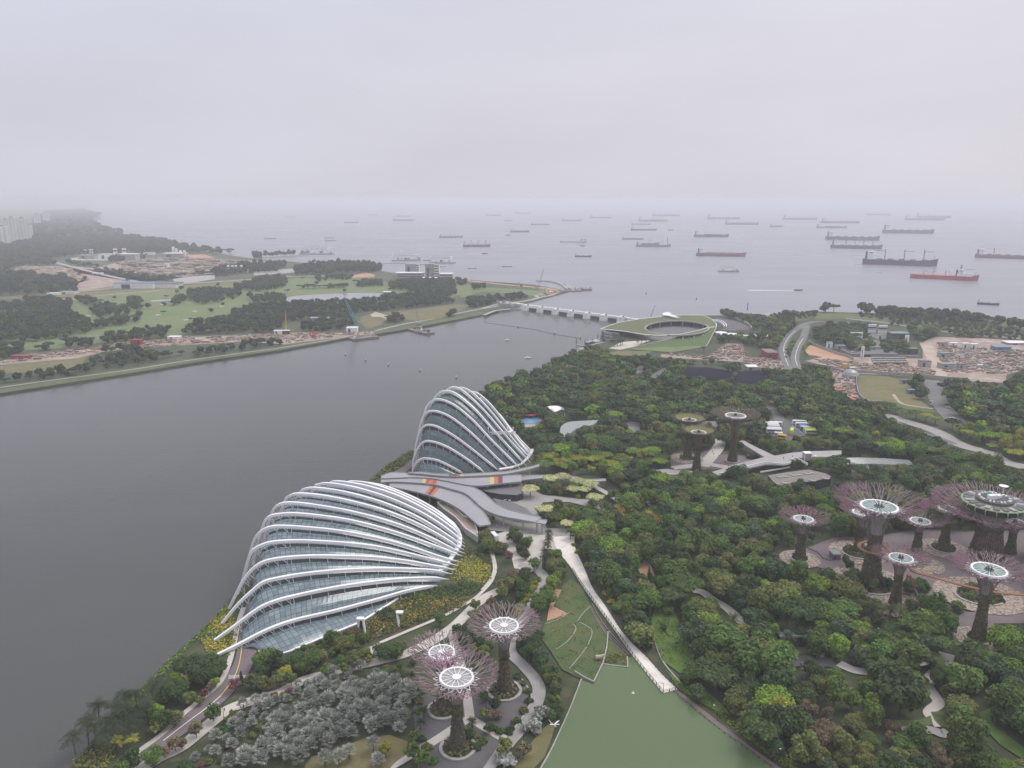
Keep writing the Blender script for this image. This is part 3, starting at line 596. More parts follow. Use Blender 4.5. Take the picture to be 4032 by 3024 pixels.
def canopy(label,far_,near_,z,th=0.9,panels=(),z1=None,cols=6,name='canopy'):
 N=26;zs=np.linspace(z,z1 or z,N)
 A=resample(smooth(far_,8),N);B=resample(smooth(near_,8),N)
 A=[P(a[0],a[1],zz_)for a,zz_ in zip(A,zs)];B=[P(a[0],a[1],zz_)for a,zz_ in zip(B,zs)]
 mid=(A[N//2]+B[N//2])/2;root=thing(name,label,'canopy',(mid.x,mid.y,GZ))
 b=MB();b.slab(B,A,th);b.build('roof',M['canopy'],root)
 b=MB();b.tube([q+Vector((0,0,0.12))for q in B],0.35,4);b.tube([q+Vector((0,0,0.12))for q in A],0.28,4);b.build('gutter',M['grey'],root)
 for s0,s1,ms in panels:
  for k,m_ in enumerate(ms):
   t0=s0+(s1-s0)*k/len(ms);t1=s0+(s1-s0)*(k+1)/len(ms)
   def at(C,t):i=t*(N-1);j=min(int(i),N-2);return C[j].lerp(C[j+1],i-j)
   q=[at(B,t0).lerp(at(A,t0),.08),at(B,t1).lerp(at(A,t1),.08),at(B,t1).lerp(at(A,t1),.85),at(B,t0).lerp(at(A,t0),.85)]
   b=MB();up=Vector((0,0,0.10));b.slab([q[0]+up,q[1]+up],[q[3]+up,q[2]+up],0.08);b.build('skylight_panel',M[m_],root)
 for k in range(cols):
  i=int((k+0.5)/cols*(N-1));q=B[i].lerp(A[i],.15)
  b=MB();b.tube([(q.x,q.y,GZ),(q.x,q.y,q.z-th)],0.55,8);b.build('column',M['concrete'],root)
 return root
canopy('grey strip canopy hugging the foot of the taller dome, with red and yellow panels',g_([(345,908),(470,905),(600,918),(750,925),(900,918),(1100,905),(1240,893),(1400,860),(1492,836)]),g_([(355,915),(470,922),(600,936),(750,944),(900,940),(1100,930),(1240,915),(1400,880),(1490,856)]),11,0.8,[(0.31,0.42,('p_dark','p_dark','p_red','p_yellow'))],cols=8)
canopy('broad grey canopy wing with yellow, orange and maroon panels at its right end',g_([(112,942),(215,906),(450,925),(700,940),(940,938),(1150,933),(1335,930)]),g_([(112,962),(215,958),(400,952),(560,962),(700,986),(930,1026),(1150,1006),(1335,988)]),10,0.9,[(0.775,0.865,('p_yellow','p_orange','p_dark'))],cols=7)
canopy('slim grey covered walkway running right from the canopy into the trees',g_([(1335,931),(1510,932),(1660,934),(1800,944),(1900,968),(2070,962)]),g_([(1335,978),(1510,960),(1660,962),(1800,975),(1915,992),(2070,982)]),7,0.6,cols=9)
canopy('long curving grey canopy sweeping from the bay to the round forecourt',g_([(110,962),(260,958),(400,954),(560,963),(700,988),(860,1022),(960,1057),(1040,1115),(1110,1180),(1220,1232),(1360,1268),(1505,1298)]),g_([(112,998),(200,990),(320,993),(560,1012),(720,1052),(850,1092),(920,1150),(1000,1222),(1090,1268),(1200,1298),(1320,1318),(1450,1342)]),9.5,0.9,[(0.25,0.335,('p_yellow','p_red','p_orange','p_red'))],cols=9)
canopy('grey canopy blade nearest the low dome, pointing at the courtyard',g_([(182,998),(320,994),(560,1014),(720,1054),(850,1094),(930,1165),(1005,1250),(1068,1358)]),g_([(185,1032),(320,1058),(480,1095),(640,1148),(780,1218),(860,1280),(925,1335),(965,1372)]),8.5,0.9,[(0.36,0.44,('p_orange','p_dark','p_orange'))],cols=8)
canopy('dark open-beamed end bay of the curving canopy on two white posts',g_([(1470,1310),(1560,1325)]),g_([(1440,1342),(1540,1360)]),9,0.4,cols=2,name='pergola')
def flat_building(name,label,cat,pts,h,wall,roof,z0=GZ,n=0,parapet=0.0,over=0.0):
 p=G(smooth(pts,n,True)if n else pts,z0+h);c=sum(p,Vector())/len(p);root=thing(name,label,cat,(c.x,c.y,z0))
 q=[((a.x-c.x)*(1-over)+c.x,(a.y-c.y)*(1-over)+c.y)for a in p]
 b=MB();b.prism(q,z0,z0+h-0.3);b.build('wall',M[wall],root)
 b=MB();b.prism([(a.x,a.y)for a in p],z0+h-0.3,z0+h);b.build('roof',M[roof],root)
 if parapet:
  b=MB()
  pp=[(a.x,a.y,z0+h+parapet/2)for a in p]
  for a,d in zip(pp,pp[1:]+pp[:1]):b.box(((a[0]+d[0])/2,(a[1]+d[1])/2,z0+h+parapet/2),(math.hypot(d[0]-a[0],d[1]-a[1]),0.3,parapet),math.atan2(d[1]-a[1],d[0]-a[0]))
  b.build('parapet',M['white'],root)
 return root
M['slate']=mat('slate_roof',(0.115,0.11,0.118),0.8,(0.14,0.135,0.14),0.2);stripes(M['slate'],0.5,0.85,(0.6,0.8,0))
M['darkglass']=mat('dark_glazing',(0.025,0.03,0.035),0.2)
flat_building('pavilion','dark flat roofed visitor pavilion between the canopy wings','pavilion',g_([(960,1040),(1160,1010),(1340,1005),(1350,1085),(1290,1103),(1150,1095),(1020,1072)]),5.0,'darkglass','slate')
flat_building('pavilion','dark flat roofed ticket hall below the curving canopy','pavilion',g_([(1085,1130),(1180,1150),(1290,1180),(1380,1220),(1430,1275),(1300,1262),(1150,1210)]),5.5,'darkglass','slate')
flat_building('terrace_building','low terrace building with earthy roof beds beside the low dome','building',g_([(600,1170),(650,1165),(740,1210),(830,1290),(905,1310),(945,1400),(955,1470),(850,1400),(760,1300),(660,1230)]),3.5,'concrete','soil',parapet=0.7)
# steel tree towers
def veg_mat(name,c,c2=None,rnd=0.12,tr=0.15,rough=0.75):
 return mat(name,c,rough,c2,0.5,leaf=True,rnd=rnd,transl=tr,spec=0.3)
M['planting']=veg_mat('trunk_planting',(0.070,0.088,0.036),(0.15,0.112,0.068))
M['planting_olive']=veg_mat('trunk_planting_olive',(0.075,0.088,0.034),(0.12,0.105,0.045))
M['rod']=mat('mauve_steel',(0.20,0.14,0.148),0.55,(0.30,0.24,0.235),0.2,col3=(0.33,0.125,0.24),scale3=0.10)
M['rodp']=mat('magenta_steel',(0.19,0.115,0.132),0.55,(0.265,0.195,0.195),0.2,col3=(0.32,0.10,0.215),scale3=0.08)
M['rodb']=mat('brown_steel',(0.16,0.105,0.10),0.55,(0.20,0.14,0.13),0.15)
M['greenglass']=mat('green_glass',(0.15,0.235,0.20),0.2,(0.19,0.27,0.235),0.3)
M['clearglass']=mat('clear_glass',(0.30,0.29,0.285),0.2,(0.37,0.355,0.35),0.4)
M['roofgreen']=mat('planted_roof',(0.15,0.145,0.035),0.95,(0.11,0.125,0.03),0.4,bump=0.5,bscale=2)
M['cone']=mat('pale_cone',(0.40,0.40,0.40),0.5,(0.33,0.33,0.33),0.5)
M['taupe']=mat('taupe_roof',(0.18,0.158,0.142),0.9,(0.21,0.185,0.168),0.2);M['hubbrown']=mat('hub_brown',(0.24,0.20,0.185),0.7)
def leafquads(centers,normals,size,jitter,rg,aspect=1.0):
 n=len(centers);nn=normals+rg.normal(size=(n,3))*jitter;nn/=np.linalg.norm(nn,axis=1)[:,None]+1e-9
 t=rg.normal(size=(n,3));u=np.cross(nn,t);u/=np.linalg.norm(u,axis=1)[:,None]+1e-9;w=np.cross(nn,u)
 s=(size*(0.6+0.7*rg.random(n)))[:,None]/2
 v=np.stack([centers-u*s-w*s*aspect,centers+u*s-w*s*aspect*0.8,centers+u*s*0.8+w*s*aspect,centers-u*s+w*s*aspect],1).reshape(-1,3)
 return v
def add_quads(b,v,mi=0):
 o=len(b.v);b.v+=v.tolist();k=len(v)//4
 b.f+=[(o+4*i,o+4*i+1,o+4*i+2,o+4*i+3)for i in range(k)];b.m+=[mi]*k
def tree_tower(label,base_px,ring_px,crown_r,ring_r,style,seed,trunk_r=2.3,rim_up=1.6,nst=26,group=None):
 rg=np.random.default_rng(seed);B=P(*base_px);Hh=height_at(ring_px[0],ring_px[1],B)-GZ
 root=thing('tree_tower',label,'tree tower',B,group)
 pl='planting' if style=='gold' or trunk_r>4 else 'planting_olive';rod={'gold':'rod','grove':'rodp','roof':'rodb'}[style]
 zt=Hh*0.66;trunk_r*=.86
 def tr(z):
  t=z/Hh;return trunk_r*(1.45-0.75*min(1,t/0.45)**0.7 if t<0.45 else 0.70+0.05*t)
 prof=[(tr(z),z)for z in np.linspace(0,zt,9)]
 b=MB();b.lathe(prof,18,B)
 nq=int(1100*trunk_r/2.3);zz_=rg.random(nq)*zt;a=rg.random(nq)*2*np.pi;rr=np.array([tr(z)for z in zz_])+0.15+0.2*rg.random(nq)
 c=np.stack([B.x+rr*np.cos(a),B.y+rr*np.sin(a),GZ+zz_],1);nrm=np.stack([np.cos(a),np.sin(a),0*a+.3],1)
 add_quads(b,leafquads(c,nrm,0.75,0.5,rg));b.build('trunk',M[pl],root)
 b=MB();zr=Hh+rim_up
 def pt(r,ang,z):return(B.x+r*math.cos(ang),B.y+r*math.sin(ang),GZ+z)
 for k in range(nst):
  a0=2*math.pi*(k+0.3*rg.random())/nst
  r0=trunk_r*0.86;path_=[pt(tr(0)*1.02+.1,a0,0.5),pt(r0*1.08,a0,Hh*0.4),pt(r0,a0,zt*0.96),pt(ring_r*0.62,a0,Hh*0.86),pt(ring_r*1.02,a0,Hh*0.955)]
  b.tube(smooth(path_,3),[0.04]*6+[0.09]+[0.13]*6,4)
  r1=crown_r*(0.50+0.08*rg.random());st=Vector(path_[-1])
  for s1 in(-1,1):
   if crown_r<ring_r*1.6:r1=(ring_r+crown_r)/2
   aa=a0+s1*(0.4+0.5*rg.random())*2*math.pi/nst*0.9;lay=rg.random()
   e1=Vector(pt(r1,aa,Hh*0.965+(zr-Hh)*0.35-0.7+1.6*lay));b.tube([st,e1],0.145,4)
   for s2 in(-1,1):
    r2=r1+(crown_r-r1)*(0.42+0.2*rg.random());ab=aa+s2*(0.25+0.7*rg.random())*2*math.pi/nst*0.6
    e2=Vector(pt(r2,ab,Hh+(zr-Hh)*(r2/crown_r)**2-0.9+1.8*rg.random()));b.tube([e1,e2],0.125,4)
    for s3 in(-1,1):
     r3=crown_r*(0.90+0.13*rg.random());ac=ab+s3*(0.2+0.7*rg.random())*2*math.pi/nst*0.5
     e3=Vector(pt(r3,ac,zr-0.4+1.5*rg.random()));mid=(e2+e3)/2+Vector(rg.normal(size=3)*0.5);b.tube([e2,mid,e3],[0.115,0.105,0.085],4)
 b.build('canopy_branches',M[rod],root)
 b=MB();b.lathe([(trunk_r*0.62,zt*0.9),(trunk_r*0.66,Hh*0.78),(ring_r*0.55,Hh*0.91),(ring_r*0.9,Hh-0.5)],24,B,cap=False)
 b.build('core',M['cone' if style!='roof' else 'rodb'],root)
 b=MB();b.lathe([(ring_r*0.97,Hh-0.25),(ring_r*0.45,Hh-0.1),(0.01,Hh)],32,B,cap=False)
 b.build('disc',M[{'gold':'clearglass','grove':'greenglass','roof':'hubbrown'}[style]],root)
 b=MB();N=48
 sec=[(ring_r*0.93,-0.35),(ring_r*1.00,-0.95),(ring_r*1.08,-0.35),(ring_r*1.05,0.38),(ring_r*0.93,0.32)]
 vs=[];fs=[]
 for i in range(N):
  aa=2*math.pi*i/N
  for r_,z_ in sec:vs.append(pt(r_,aa,Hh+z_))
 for i in range(N):
  for j in range(5):fs.append((i*5+j,i*5+(j+1)%5,((i+1)%N)*5+(j+1)%5,((i+1)%N)*5+j))
 b.add(vs,[f[::-1]for f in fs]);b.build('ring',M['white'],root)
 nsp=14 if style=='gold' else 18;b=MB()
 line=[]
 for k in range(nsp):
  aa=2*math.pi*k/nsp;i_=ring_r*0.26
  line+=[pt(i_,aa,Hh+0.12),pt(ring_r*1.05,aa,Hh+0.36),pt(i_,aa,Hh+0.12)]
  am=2*math.pi*(k+.5)/nsp;line+=[pt(i_,am,Hh+0.12)]
 b.tube(line,0.13,4);b.build('spokes',M['rib' if style!='roof' else 'hubbrown'],root)
 b=MB()
 for k in range(nsp):
  aa=2*math.pi*(k+.5)/nsp
  for s_ in(-.5,.5):b.tube([pt(ring_r*1.0,aa,Hh-0.3),pt(ring_r*1.45,aa+s_*2*math.pi/nsp,Hh-0.5)],0.1,4);b.tube([pt(ring_r*1.45,aa+s_*2*math.pi/nsp,Hh-0.5),pt(ring_r*0.7,aa,Hh*0.91)],0.09,4)
 b.build('brace',M['rib' if style!='roof' else 'rodb'],root)
 b=MB()
 if style=='gold':b.lathe([(ring_r*0.27,0.05),(ring_r*0.28,0.45),(ring_r*0.2,0.6)],20,(B.x,B.y,GZ+Hh));b.build('hub',M['white'],root)
 elif style=='grove':
  for k in range(5):aa=k*1.3;b.tube([pt(0.5*ring_r*0.3,aa,Hh),pt(0.5*ring_r*0.3,aa,Hh+1.6)],0.22,5)
  b.lathe([(ring_r*0.3,0.0),(ring_r*0.3,0.3)],14,(B.x,B.y,GZ+Hh));b.build('hub',M['dark'],root)
 else:
  for k in range(5):aa=k*1.3;b.tube([pt(0.7,aa,Hh),pt(0.7,aa,Hh+1.6)],0.25,5)
  b.lathe([(1.2,0.0),(1.2,0.4)],14,(B.x,B.y,GZ+Hh));b.build('hub',M['dark'],root)
  if crown_r<ring_r*2.8 and seed%2==0 or seed==21:
   b=MB();b.lathe([(ring_r*1.05,0.3),(crown_r*0.55,0.9),(crown_r*0.83,2.1),(crown_r*0.86,1.6),(crown_r*0.55,-0.1),(ring_r,-0.6)],36,(B.x,B.y,GZ+Hh-0.15),cap=False);b.build('green_roof',M['roofgreen'],root)
 return root,B,Hh
def planter(label,c,r,rg_seed,mat_='planting',squash=1.0,h=0.9,w=1.2):
 root=thing('planter',label,'planter',c);b=MB();N=40;vs=[];fs=[]
 sec=[(r,0),(r,h),(r-w,h),(r-w,0)]
 for i in range(N):
  a=2*math.pi*i/N
  for q,z in sec:vs.append((c.x+q*math.cos(a),c.y+q*math.sin(a)*squash,GZ+0.2+z))
 for i in range(N):
  for j in range(3):fs.append((i*4+j,((i+1)%N)*4+j,((i+1)%N)*4+j+1,i*4+j+1))
 b.add(vs,fs);b.build('kerb',M['concrete'],root)
 rg=np.random.default_rng(rg_seed);n=int(46*r);a=rg.random(n)*2*np.pi;q=np.sqrt(rg.random(n))*(r-w)
 cc=np.stack([c.x+q*np.cos(a),c.y+q*np.sin(a)*squash,GZ+0.5+rg.random(n)*(1.4+0.06*r)],1)
 b=MB();b.lathe([((r-w),0.55),(r*0.5,0.9),(0.1,1.2)],24,(c.x,c.y,GZ),cap=False)
 add_quads(b,leafquads(cc,np.tile([0,0,1.0],(n,1)),0.9,0.8,rg));b.build('shrubbery',M[mat_],root)
 return root
J_=lambda a,b:z1('J',a,b)
GOLDG='pale ringed tree towers of the lakeside group'
T={}
for key,lab,bp,rp,cr_,rr_,st,sd,tr_ in[('A','mauve tree tower nearest of all, with white spoked ring, rooted in the round kerbed planter',(1803,2950),(1797,2668),14.6,5.6,'gold',1,2.5),('B','mauve tree tower on a tall brown trunk beside the curving path, by the terraced lawn',(1985,2725),(1975,2464),14.5,5.4,'gold',2,2.5),('C','shorter mauve tree tower overlapped by the nearest one, next to the silver palms',(1745,2800),(1731,2570),12.6,4.7,'gold',3,2.3),('D','lone reddish tree tower left of the paved grove with a short green trunk',z1('O',258,1225),z1('O',282,870),13.0,4.8,'grove',4,2.6),('E','large magenta tree tower with orange walkway collar around its thick trunk',z1('O',870,1440),z1('O',940,760),22.0,8.3,'grove',5,4.6),('F','small tree tower half hidden behind the large magenta one',z1('O',765,1170),z1('O',762,808),12.0,4.8,'grove',6,2.4),('G','small tree tower right of the large magenta one with its trunk sunk in bushes',z1('O',1275,1150),z1('O',1280,885),12.5,5.0,'grove',7,2.3),('H','tree tower with dark planted trunk on a round kerb, left of the restaurant-topped giant',z1('O',1510,1135),z1('O',1540,778),12.8,5.0,'grove',8,2.8),('J','small tree tower tucked behind the restaurant-topped giant at the right edge',z1('O',2090,1170),z1('O',2150,900),12.0,4.8,'grove',9,2.4),('K','magenta tree tower in front of the large one, red lift arm leaning beside its trunk',z1('O',1088,1620),z1('O',1140,1212),13.2,5.1,'grove',10,2.3),('L','broad tree tower at the right with big green glass ring and slim brown trunk',z1('L',1812,540),z1('O',1890,1310),15.5,6.6,'grove',11,2.6),('M','far tree tower with mossy olive disc, left of the silver pair',z1('N',568,715),z1('N',580,287),12.9,4.9,'roof',20,2.7),('N','mossy disc tree tower in front of the other far one, near the grey deck',z1('N',670,835),z1('N',690,422),12.3,5.0,'roof',22,2.6),('O','tallest far tree tower with bare brown branches, right of the mossy pair',z1('N',1060,745),z1('N',1075,237),17.5,7.0,'roof',23,2.9)]:
 T[key]=tree_tower(lab,bp,rp,cr_,rr_,st,sd,tr_,nst=34 if key=='E' else(28 if key in 'LOAB' else 24),rim_up=4.5 if key=='E' else(2.2 if key in 'MN' else 1.8))
for key,r_,lab in[('A',6.6,'round kerbed planter at the foot of the nearest tree tower'),('B',7.0,'round kerbed planter under the tall tower by the curving path'),('C',6.2,'round kerbed planter under the shorter tower by the silver palms'),('D',5.2,'small round planter under the lone reddish tower'),('F',9.0,'broad kerbed bed under the half hidden tower'),('E',12.5,'wide leafy kerbed bed round the thick trunk of the large magenta tower'),('H',7.2,'round kerb bed under the tower left of the giant'),('L',5.6,'round kerbed planter under the broad tower at the right'),('M',6.8,'round kerb bed under the far mossy tower'),('O',5.0,'low bed under the tallest far tower')]:
 planter(lab,T[key][1],r_,31+ord(key))
planter('oval kerbed island of dark shrubs on the tan honeycomb paving',P(*z1('L',1820,170)),11.5,77,squash=0.85)
Ib=P(*z1('O',1880,1190));IH=height_at(*z1('O',1940,690),Ib)-GZ
rt=thing('tree_tower','giant magenta tree tower carrying the round glass restaurant, at the right edge','tree tower',Ib)
rg=np.random.default_rng(99);b=MB();prof=[(8.2,0),(6.6,IH*.25),(5.6,IH*.42),(6.0,IH*.55)];b.lathe(prof,24,Ib)
nq=2600;zq=rg.random(nq)*IH*.5;aq=rg.random(nq)*6.283;rq=np.interp(zq,[0,IH*.25,IH*.42,IH*.55],[8.3,6.7,5.7,6.1])+.3
add_quads(b,leafquads(np.stack([Ib.x+rq*np.cos(aq),Ib.y+rq*np.sin(aq),GZ+zq],1),np.stack([np.cos(aq),np.sin(aq),0*aq],1),0.9,0.5,rg));b.build('trunk',M['planting'],rt)
b=MB();nst=40
def ipt(r,a,z):return(Ib.x+r*math.cos(a),Ib.y+r*math.sin(a),GZ+z)
for k in range(nst):
 a=2*math.pi*k/nst
 b.tube(smooth([ipt(8.5,a,0.3),ipt(6.2,a,IH*.4),ipt(6.6,a,IH*.56),ipt(10,a,IH*.66),ipt(15,a,IH*.74)],3),0.16,4)
 st_=Vector(ipt(15,a,IH*.74))
 for s1 in(-1,1):
  a1=a+s1*.045;e1=Vector(ipt(20,a1,IH*.79+rg.normal()*.6));b.tube([st_,e1],0.2,4)
  for s2 in(-1,1):
   a2=a1+s2*.028+rg.normal()*.01;e2=Vector(ipt(25.3+rg.normal()*.5,a2,IH*.85+rg.normal()*.7));b.tube([e1,e2],0.19,4)
   for s3 in(-1,1):
    e3=Vector(ipt(30.2+rg.normal()*.8,a2+s3*.02+rg.normal()*.012,IH*.92+rg.normal()*.8));b.tube([e2,(e2+e3)/2+Vector(rg.normal(size=3)*.4),e3],0.165,4)
b.build('canopy_branches',M['rodp'],rt)
b=MB();b.lathe([(4.4,IH*.5),(5.0,IH*.62),(7.5,IH*.74),(11.0,IH*.81)],32,Ib,cap=False);b.build('core',M['cone'],rt)
b=MB();b.lathe([(11.2,IH*.80),(13.4,IH*.84),(14.0,IH*.94)],40,Ib);b.build('restaurant_glazing',M['darkglass'],rt)
M['limegreen']=mat('pale_green_steel',(0.25,0.31,0.19),0.5)
b=MB();b.lathe([(13.8,IH*.925),(15.7,IH*.94),(15.5,IH*.955),(9.0,IH*.965)],40,Ib);b.build('green_roof',M['limegreen'],rt)
for k in range(20):
 a=2*math.pi*(k+.5)/20;b=MB();q=Vector(ipt(12.3,a,IH*.972));b.box(q,(4.6,2.9,.25),a);b.build('solar_panel',M['slate' if k%3 else 'grey'],rt)
 b=MB();b.tube(smooth([ipt(15.4,a,IH*.945),ipt(16.4,a,IH*.90),ipt(15.0,a,IH*.85),ipt(11.6,a,IH*.80)],3),0.28,4);b.build('arched_rib',M['limegreen'],rt)
b=MB();b.lathe([(8.6,IH*.965),(9.0,IH*1.0),(8.3,IH*1.0),(8.2,IH*.975)],36,Ib);b.build('terrace_deck',M['hubbrown'],rt)
b=MB();b.lathe([(9.2,IH*.995),(9.2,IH*1.012),(8.9,IH*1.012)],36,Ib);b.build('railing',M['dark'],rt)
for k in range(26):
 a=2*math.pi*k/26;q=Vector(ipt(7.2,a,IH+.5));b=MB();b.box(q,(1.3,.8,1.0),a);b.build('terrace_furniture',M['white' if k%3 else 'grey'],rt)
b=MB();b.box(ipt(2.5,3.6,IH+1.3),(4.5,2.4,2.6),.3);b.box(ipt(2.0,.2,IH+1.0),(3.0,2.2,2.0),.3);b.build('rooftop_hut',M['white'],rt)
b=MB();b.box(ipt(3.5,2.2,IH+2.2),(4.5,1.5,.2),.1);b.build('awning',mat('green_awning',(0.02,0.25,0.16),.6),rt)
wd=P(*z1('O',2035,590),GZ+IH+2);w0=thing('warning_dish','small white dish above the rim of the restaurant-topped giant','dish',wd);b=MB();b.lathe([(.3,-6.),(.3,0),(2.2,.3),(2.3,.6),(1.0,.75)],20,wd);b.build('bowl',M['white'],w0)
M['orange']=mat('rust_walkway',(0.24,0.105,0.045),0.7)
wz=20
wk=smooth([z1('O',1140,1140),z1('O',1230,1310),z1('O',1420,1370),z1('O',1620,1430),z1('O',1900,1495),z1('O',2100,1520),z1('O',2400,1540)],6)
ce=T['E'][1];colr=[(ce.x+7.0*math.cos(t),ce.y+7.0*math.sin(t),wz+GZ)for t in np.linspace(0,2*math.pi,30)]
wkc=[P(a,b_,wz)for a,b_ in wk];w0=thing('skywalk','rust orange aerial walkway looping round the large tower and crossing the plaza','walkway',(wkc[5].x,wkc[5].y,wz))
def walk(line,w=0.8):
 b=MB();L_=[];R_=[]
 for i,q in enumerate(line):
  q=Vector(q);t=(Vector(line[min(i+1,len(line)-1)])-Vector(line[max(i-1,0)])).normalized();nn=Vector((-t.y,t.x,0));L_.append(q+nn*w);R_.append(q-nn*w)
 b.slab(R_,L_,0.4);return b,L_,R_
for line in(wkc,colr):
 b,L_,R_=walk(line);b.build('walkway_deck',M['orange'],w0)
 for E_ in(L_,R_):b=MB();b.tube([q+Vector((0,0,1.1))for q in E_],0.07,4);b.build('handrail',M['orange'],w0)
def honey_mat():
 m=mat('honeycomb_paving',(0.36,0.285,0.23),0.9);t=m.node_tree;n=t.nodes;L=t.links
 geo=n.new('ShaderNodeNewGeometry');vo=n.new('ShaderNodeTexVoronoi');vo.feature='DISTANCE_TO_EDGE';vo.inputs['Scale'].default_value=0.42;vo.inputs['Randomness'].default_value=0.75
 L.new(geo.outputs['Position'],vo.inputs['Vector']);r=n.new('ShaderNodeValToRGB');r.color_ramp.elements[0].position=.05;r.color_ramp.elements[1].position=.11
 r.color_ramp.elements[0].color=(.15,.12,.11,1);r.color_ramp.elements[1].color=(.35,.278,.225,1);L.new(vo.outputs[0],r.inputs[0]);L.new(r.outputs[0],n['Principled BSDF'].inputs['Base Color']);return m
M['honey']=honey_mat()
def disc_ground(c,r,m,sq=1.0):LZ[0]+=0.006;b=MB();b.sheet([(c.x+r*math.cos(a),c.y+r*sq*math.sin(a))for a in np.linspace(0,2*math.pi,41)[:-1]],LZ[0]);o=b.build('honeycomb_paving',M[m]);o['kind']='structure'
for k,r_ in(('D',10.5),('F',15),('E',20),('H',13),('L',10),('K',13),('M',12)):disc_ground(T[k][1],r_,'honey')
disc_ground(P(*z1('L',1830,160)),21,'honey',0.9);disc_ground(P(*z1('O',1300,1270)),12,'honey')
excl(zz('I',[(1330,520),(1560,200),(1660,250),(1640,620),(1560,720),(1380,730),(1300,690)]))
excl([z1('O',*q)for q in[(60,1150),(420,1150),(430,1260),(250,1300),(80,1230)]])
# white boardwalk over the lake
bl=[(2178,2112),(2189,2159),(2247,2231),(2290,2300),(2356,2391),(2413,2467),(2464,2539),(2493,2581),(2555,2660),(2611,2728)]
br=[(2262,2112),(2266,2160),(2300,2235),(2334,2315),(2388,2391),(2435,2467),(2479,2521),(2551,2593),(2606,2655),(2668,2714)]
bA=G(resample(smooth(bl,4),40),GZ+0.75);bB=G(resample(smooth(br,4),40),GZ+0.75)
b=MB();b.slab(bA,bB,0.7);o=b.build('boardwalk',M['boardwalk']);o['kind']='structure';excl(bl+br[::-1])
def railing(name,label,edge,step,h=1.15,mat_='dark',r=0.07,rails=2,inset=None):
 """posts with rails along a world polyline: one thing"""
 e=resample([tuple(q)for q in edge],max(3,int(sum((Vector(edge[i+1])-Vector(edge[i])).length for i in range(len(edge)-1))/step)))
 mid=e[len(e)//2];root=thing(name,label,'railing',mid)
 for k in range(rails):b=MB();b.tube([(q[0],q[1],q[2]+h*(k+1)/rails)for q in e],r*0.6,4);b.build('rail',M[mat_],root)
 b=MB()
 for q in e:b.box((q[0],q[1],q[2]+h/2),(r*2.2,r*2.2,h))
 if len(e)>100:o=b.build('post',M[mat_],root);o['kind']='stuff'
 else:
  for q in e:b=MB();b.box((q[0],q[1],q[2]+h/2),(r*2.2,r*2.2,h));b.build('post',M[mat_],root)
 return root
railing('railing','dark post railing along the lake side of the white boardwalk',bA[8:],2.6,r=0.11)
railing('railing','dark post railing along the tree side of the white boardwalk',bB[2:],2.6,r=0.11)
railing('railing','short dark railing across the square end of the white boardwalk',[bA[-1],bA[-1].lerp(bB[-1],.85)],2.0,r=0.11)
M['timber']=mat('dark_timber',(0.17,0.135,0.125),0.85,(0.13,0.10,0.095),0.4);stripes(M['timber'],1.2,0.75,(0.7,-0.7,0))
ta=G(zz('K',[(1250,972),(1400,1088),(1640,1278),(1900,1478),(2150,1655),(2420,1850)]),GZ+0.6);tb=G(zz('K',[(1222,992),(1390,1135),(1625,1325),(1840,1480),(2075,1650),(2330,1850)]),GZ+0.6)
b=MB();b.slab(tb,ta,0.5);struct(b.build('timber_walk',M['timber']));excl(zz('K',[(1250,972),(1400,1088),(1640,1278),(1900,1478),(2150,1655),(2420,1850),(2330,1850),(2075,1650),(1840,1480),(1625,1325),(1390,1135),(1222,992)]))
railing('railing','low dark kerb posts along the water edge of the timber lakeside walk',tb,2.4,h=0.5,r=0.12,rails=1)
def wall_line(label,pts,h=0.9,w=0.5,m='concrete',name='retaining_wall',z=GZ,n=5):
 q=G(smooth(pts,n)if n else pts,z);b=MB();A=[];B_=[]
 for i,a in enumerate(q):
  t=(q[min(i+1,len(q)-1)]-q[max(i-1,0)]).normalized();nn=Vector((-t.y,t.x,0))*w/2;A.append(a+nn+Vector((0,0,h)));B_.append(a-nn+Vector((0,0,h)))
 b.slab(B_,A,h);return tag(b.build(name,M[m]),label,'wall')
wall_line('thin pale retaining wall curving across the upper terraced lawn',zz('K',[(100,410),(220,370),(330,300)]),.5,.35,'greypath')
wall_line('thin pale retaining wall crossing the middle of the terraced lawn, left of the bent one',zz('K',[(200,630),(300,560),(370,460),(345,410)]),.5,.35,'greypath')
wall_line('bent pale retaining wall between the two middle lawn terraces',zz('K',[(315,800),(430,660),(490,560),(510,470),(450,420),(395,395)]),.5,.35,'greypath')
wall_line('short pale retaining wall rising to the boardwalk at the top of the lawn',zz('K',[(385,385),(440,310),(500,255)]),.5,.35,'greypath')
wall_line('pale retaining wall dropping from the boardwalk to the lake corner',zz('K',[(670,492),(650,492),(640,620),(605,765),(525,925)]),1.2,n=0)
wall_line('white lake wall at the square corner of the terraced lawn',zz('K',[(360,835),(428,880),(525,928)]),1.3,n=0)
wall_line('low kerb of the yellow flower bed at the lake edge',zz('K',[(612,765),(720,780),(822,790),(818,700)]),0.8,n=0)
wall_line('long thin pale kerb along the left edge of the green lake',zz('K',[(420,890),(360,1050),(290,1220),(230,1350),(160,1500),(60,1680),(-60,1900)]),0.5,0.6)
wall_line('narrow concrete drain edge running down the bright green slope',zz('K',[(1030,390),(1060,560),(1120,720),(1200,830),(1290,930)]),0.5,0.6)
for k,off in enumerate((0,26,50)):
 wall_line('%s timber ledge stepping down beside the white boardwalk'%['upper','middle','lower'][k],zz('K',[(490-off*.2+20,235+off),(640-off*.3,450+off*.8),(860-off,680+off*.2)]),0.5+0.1*k,0.5,'timber')
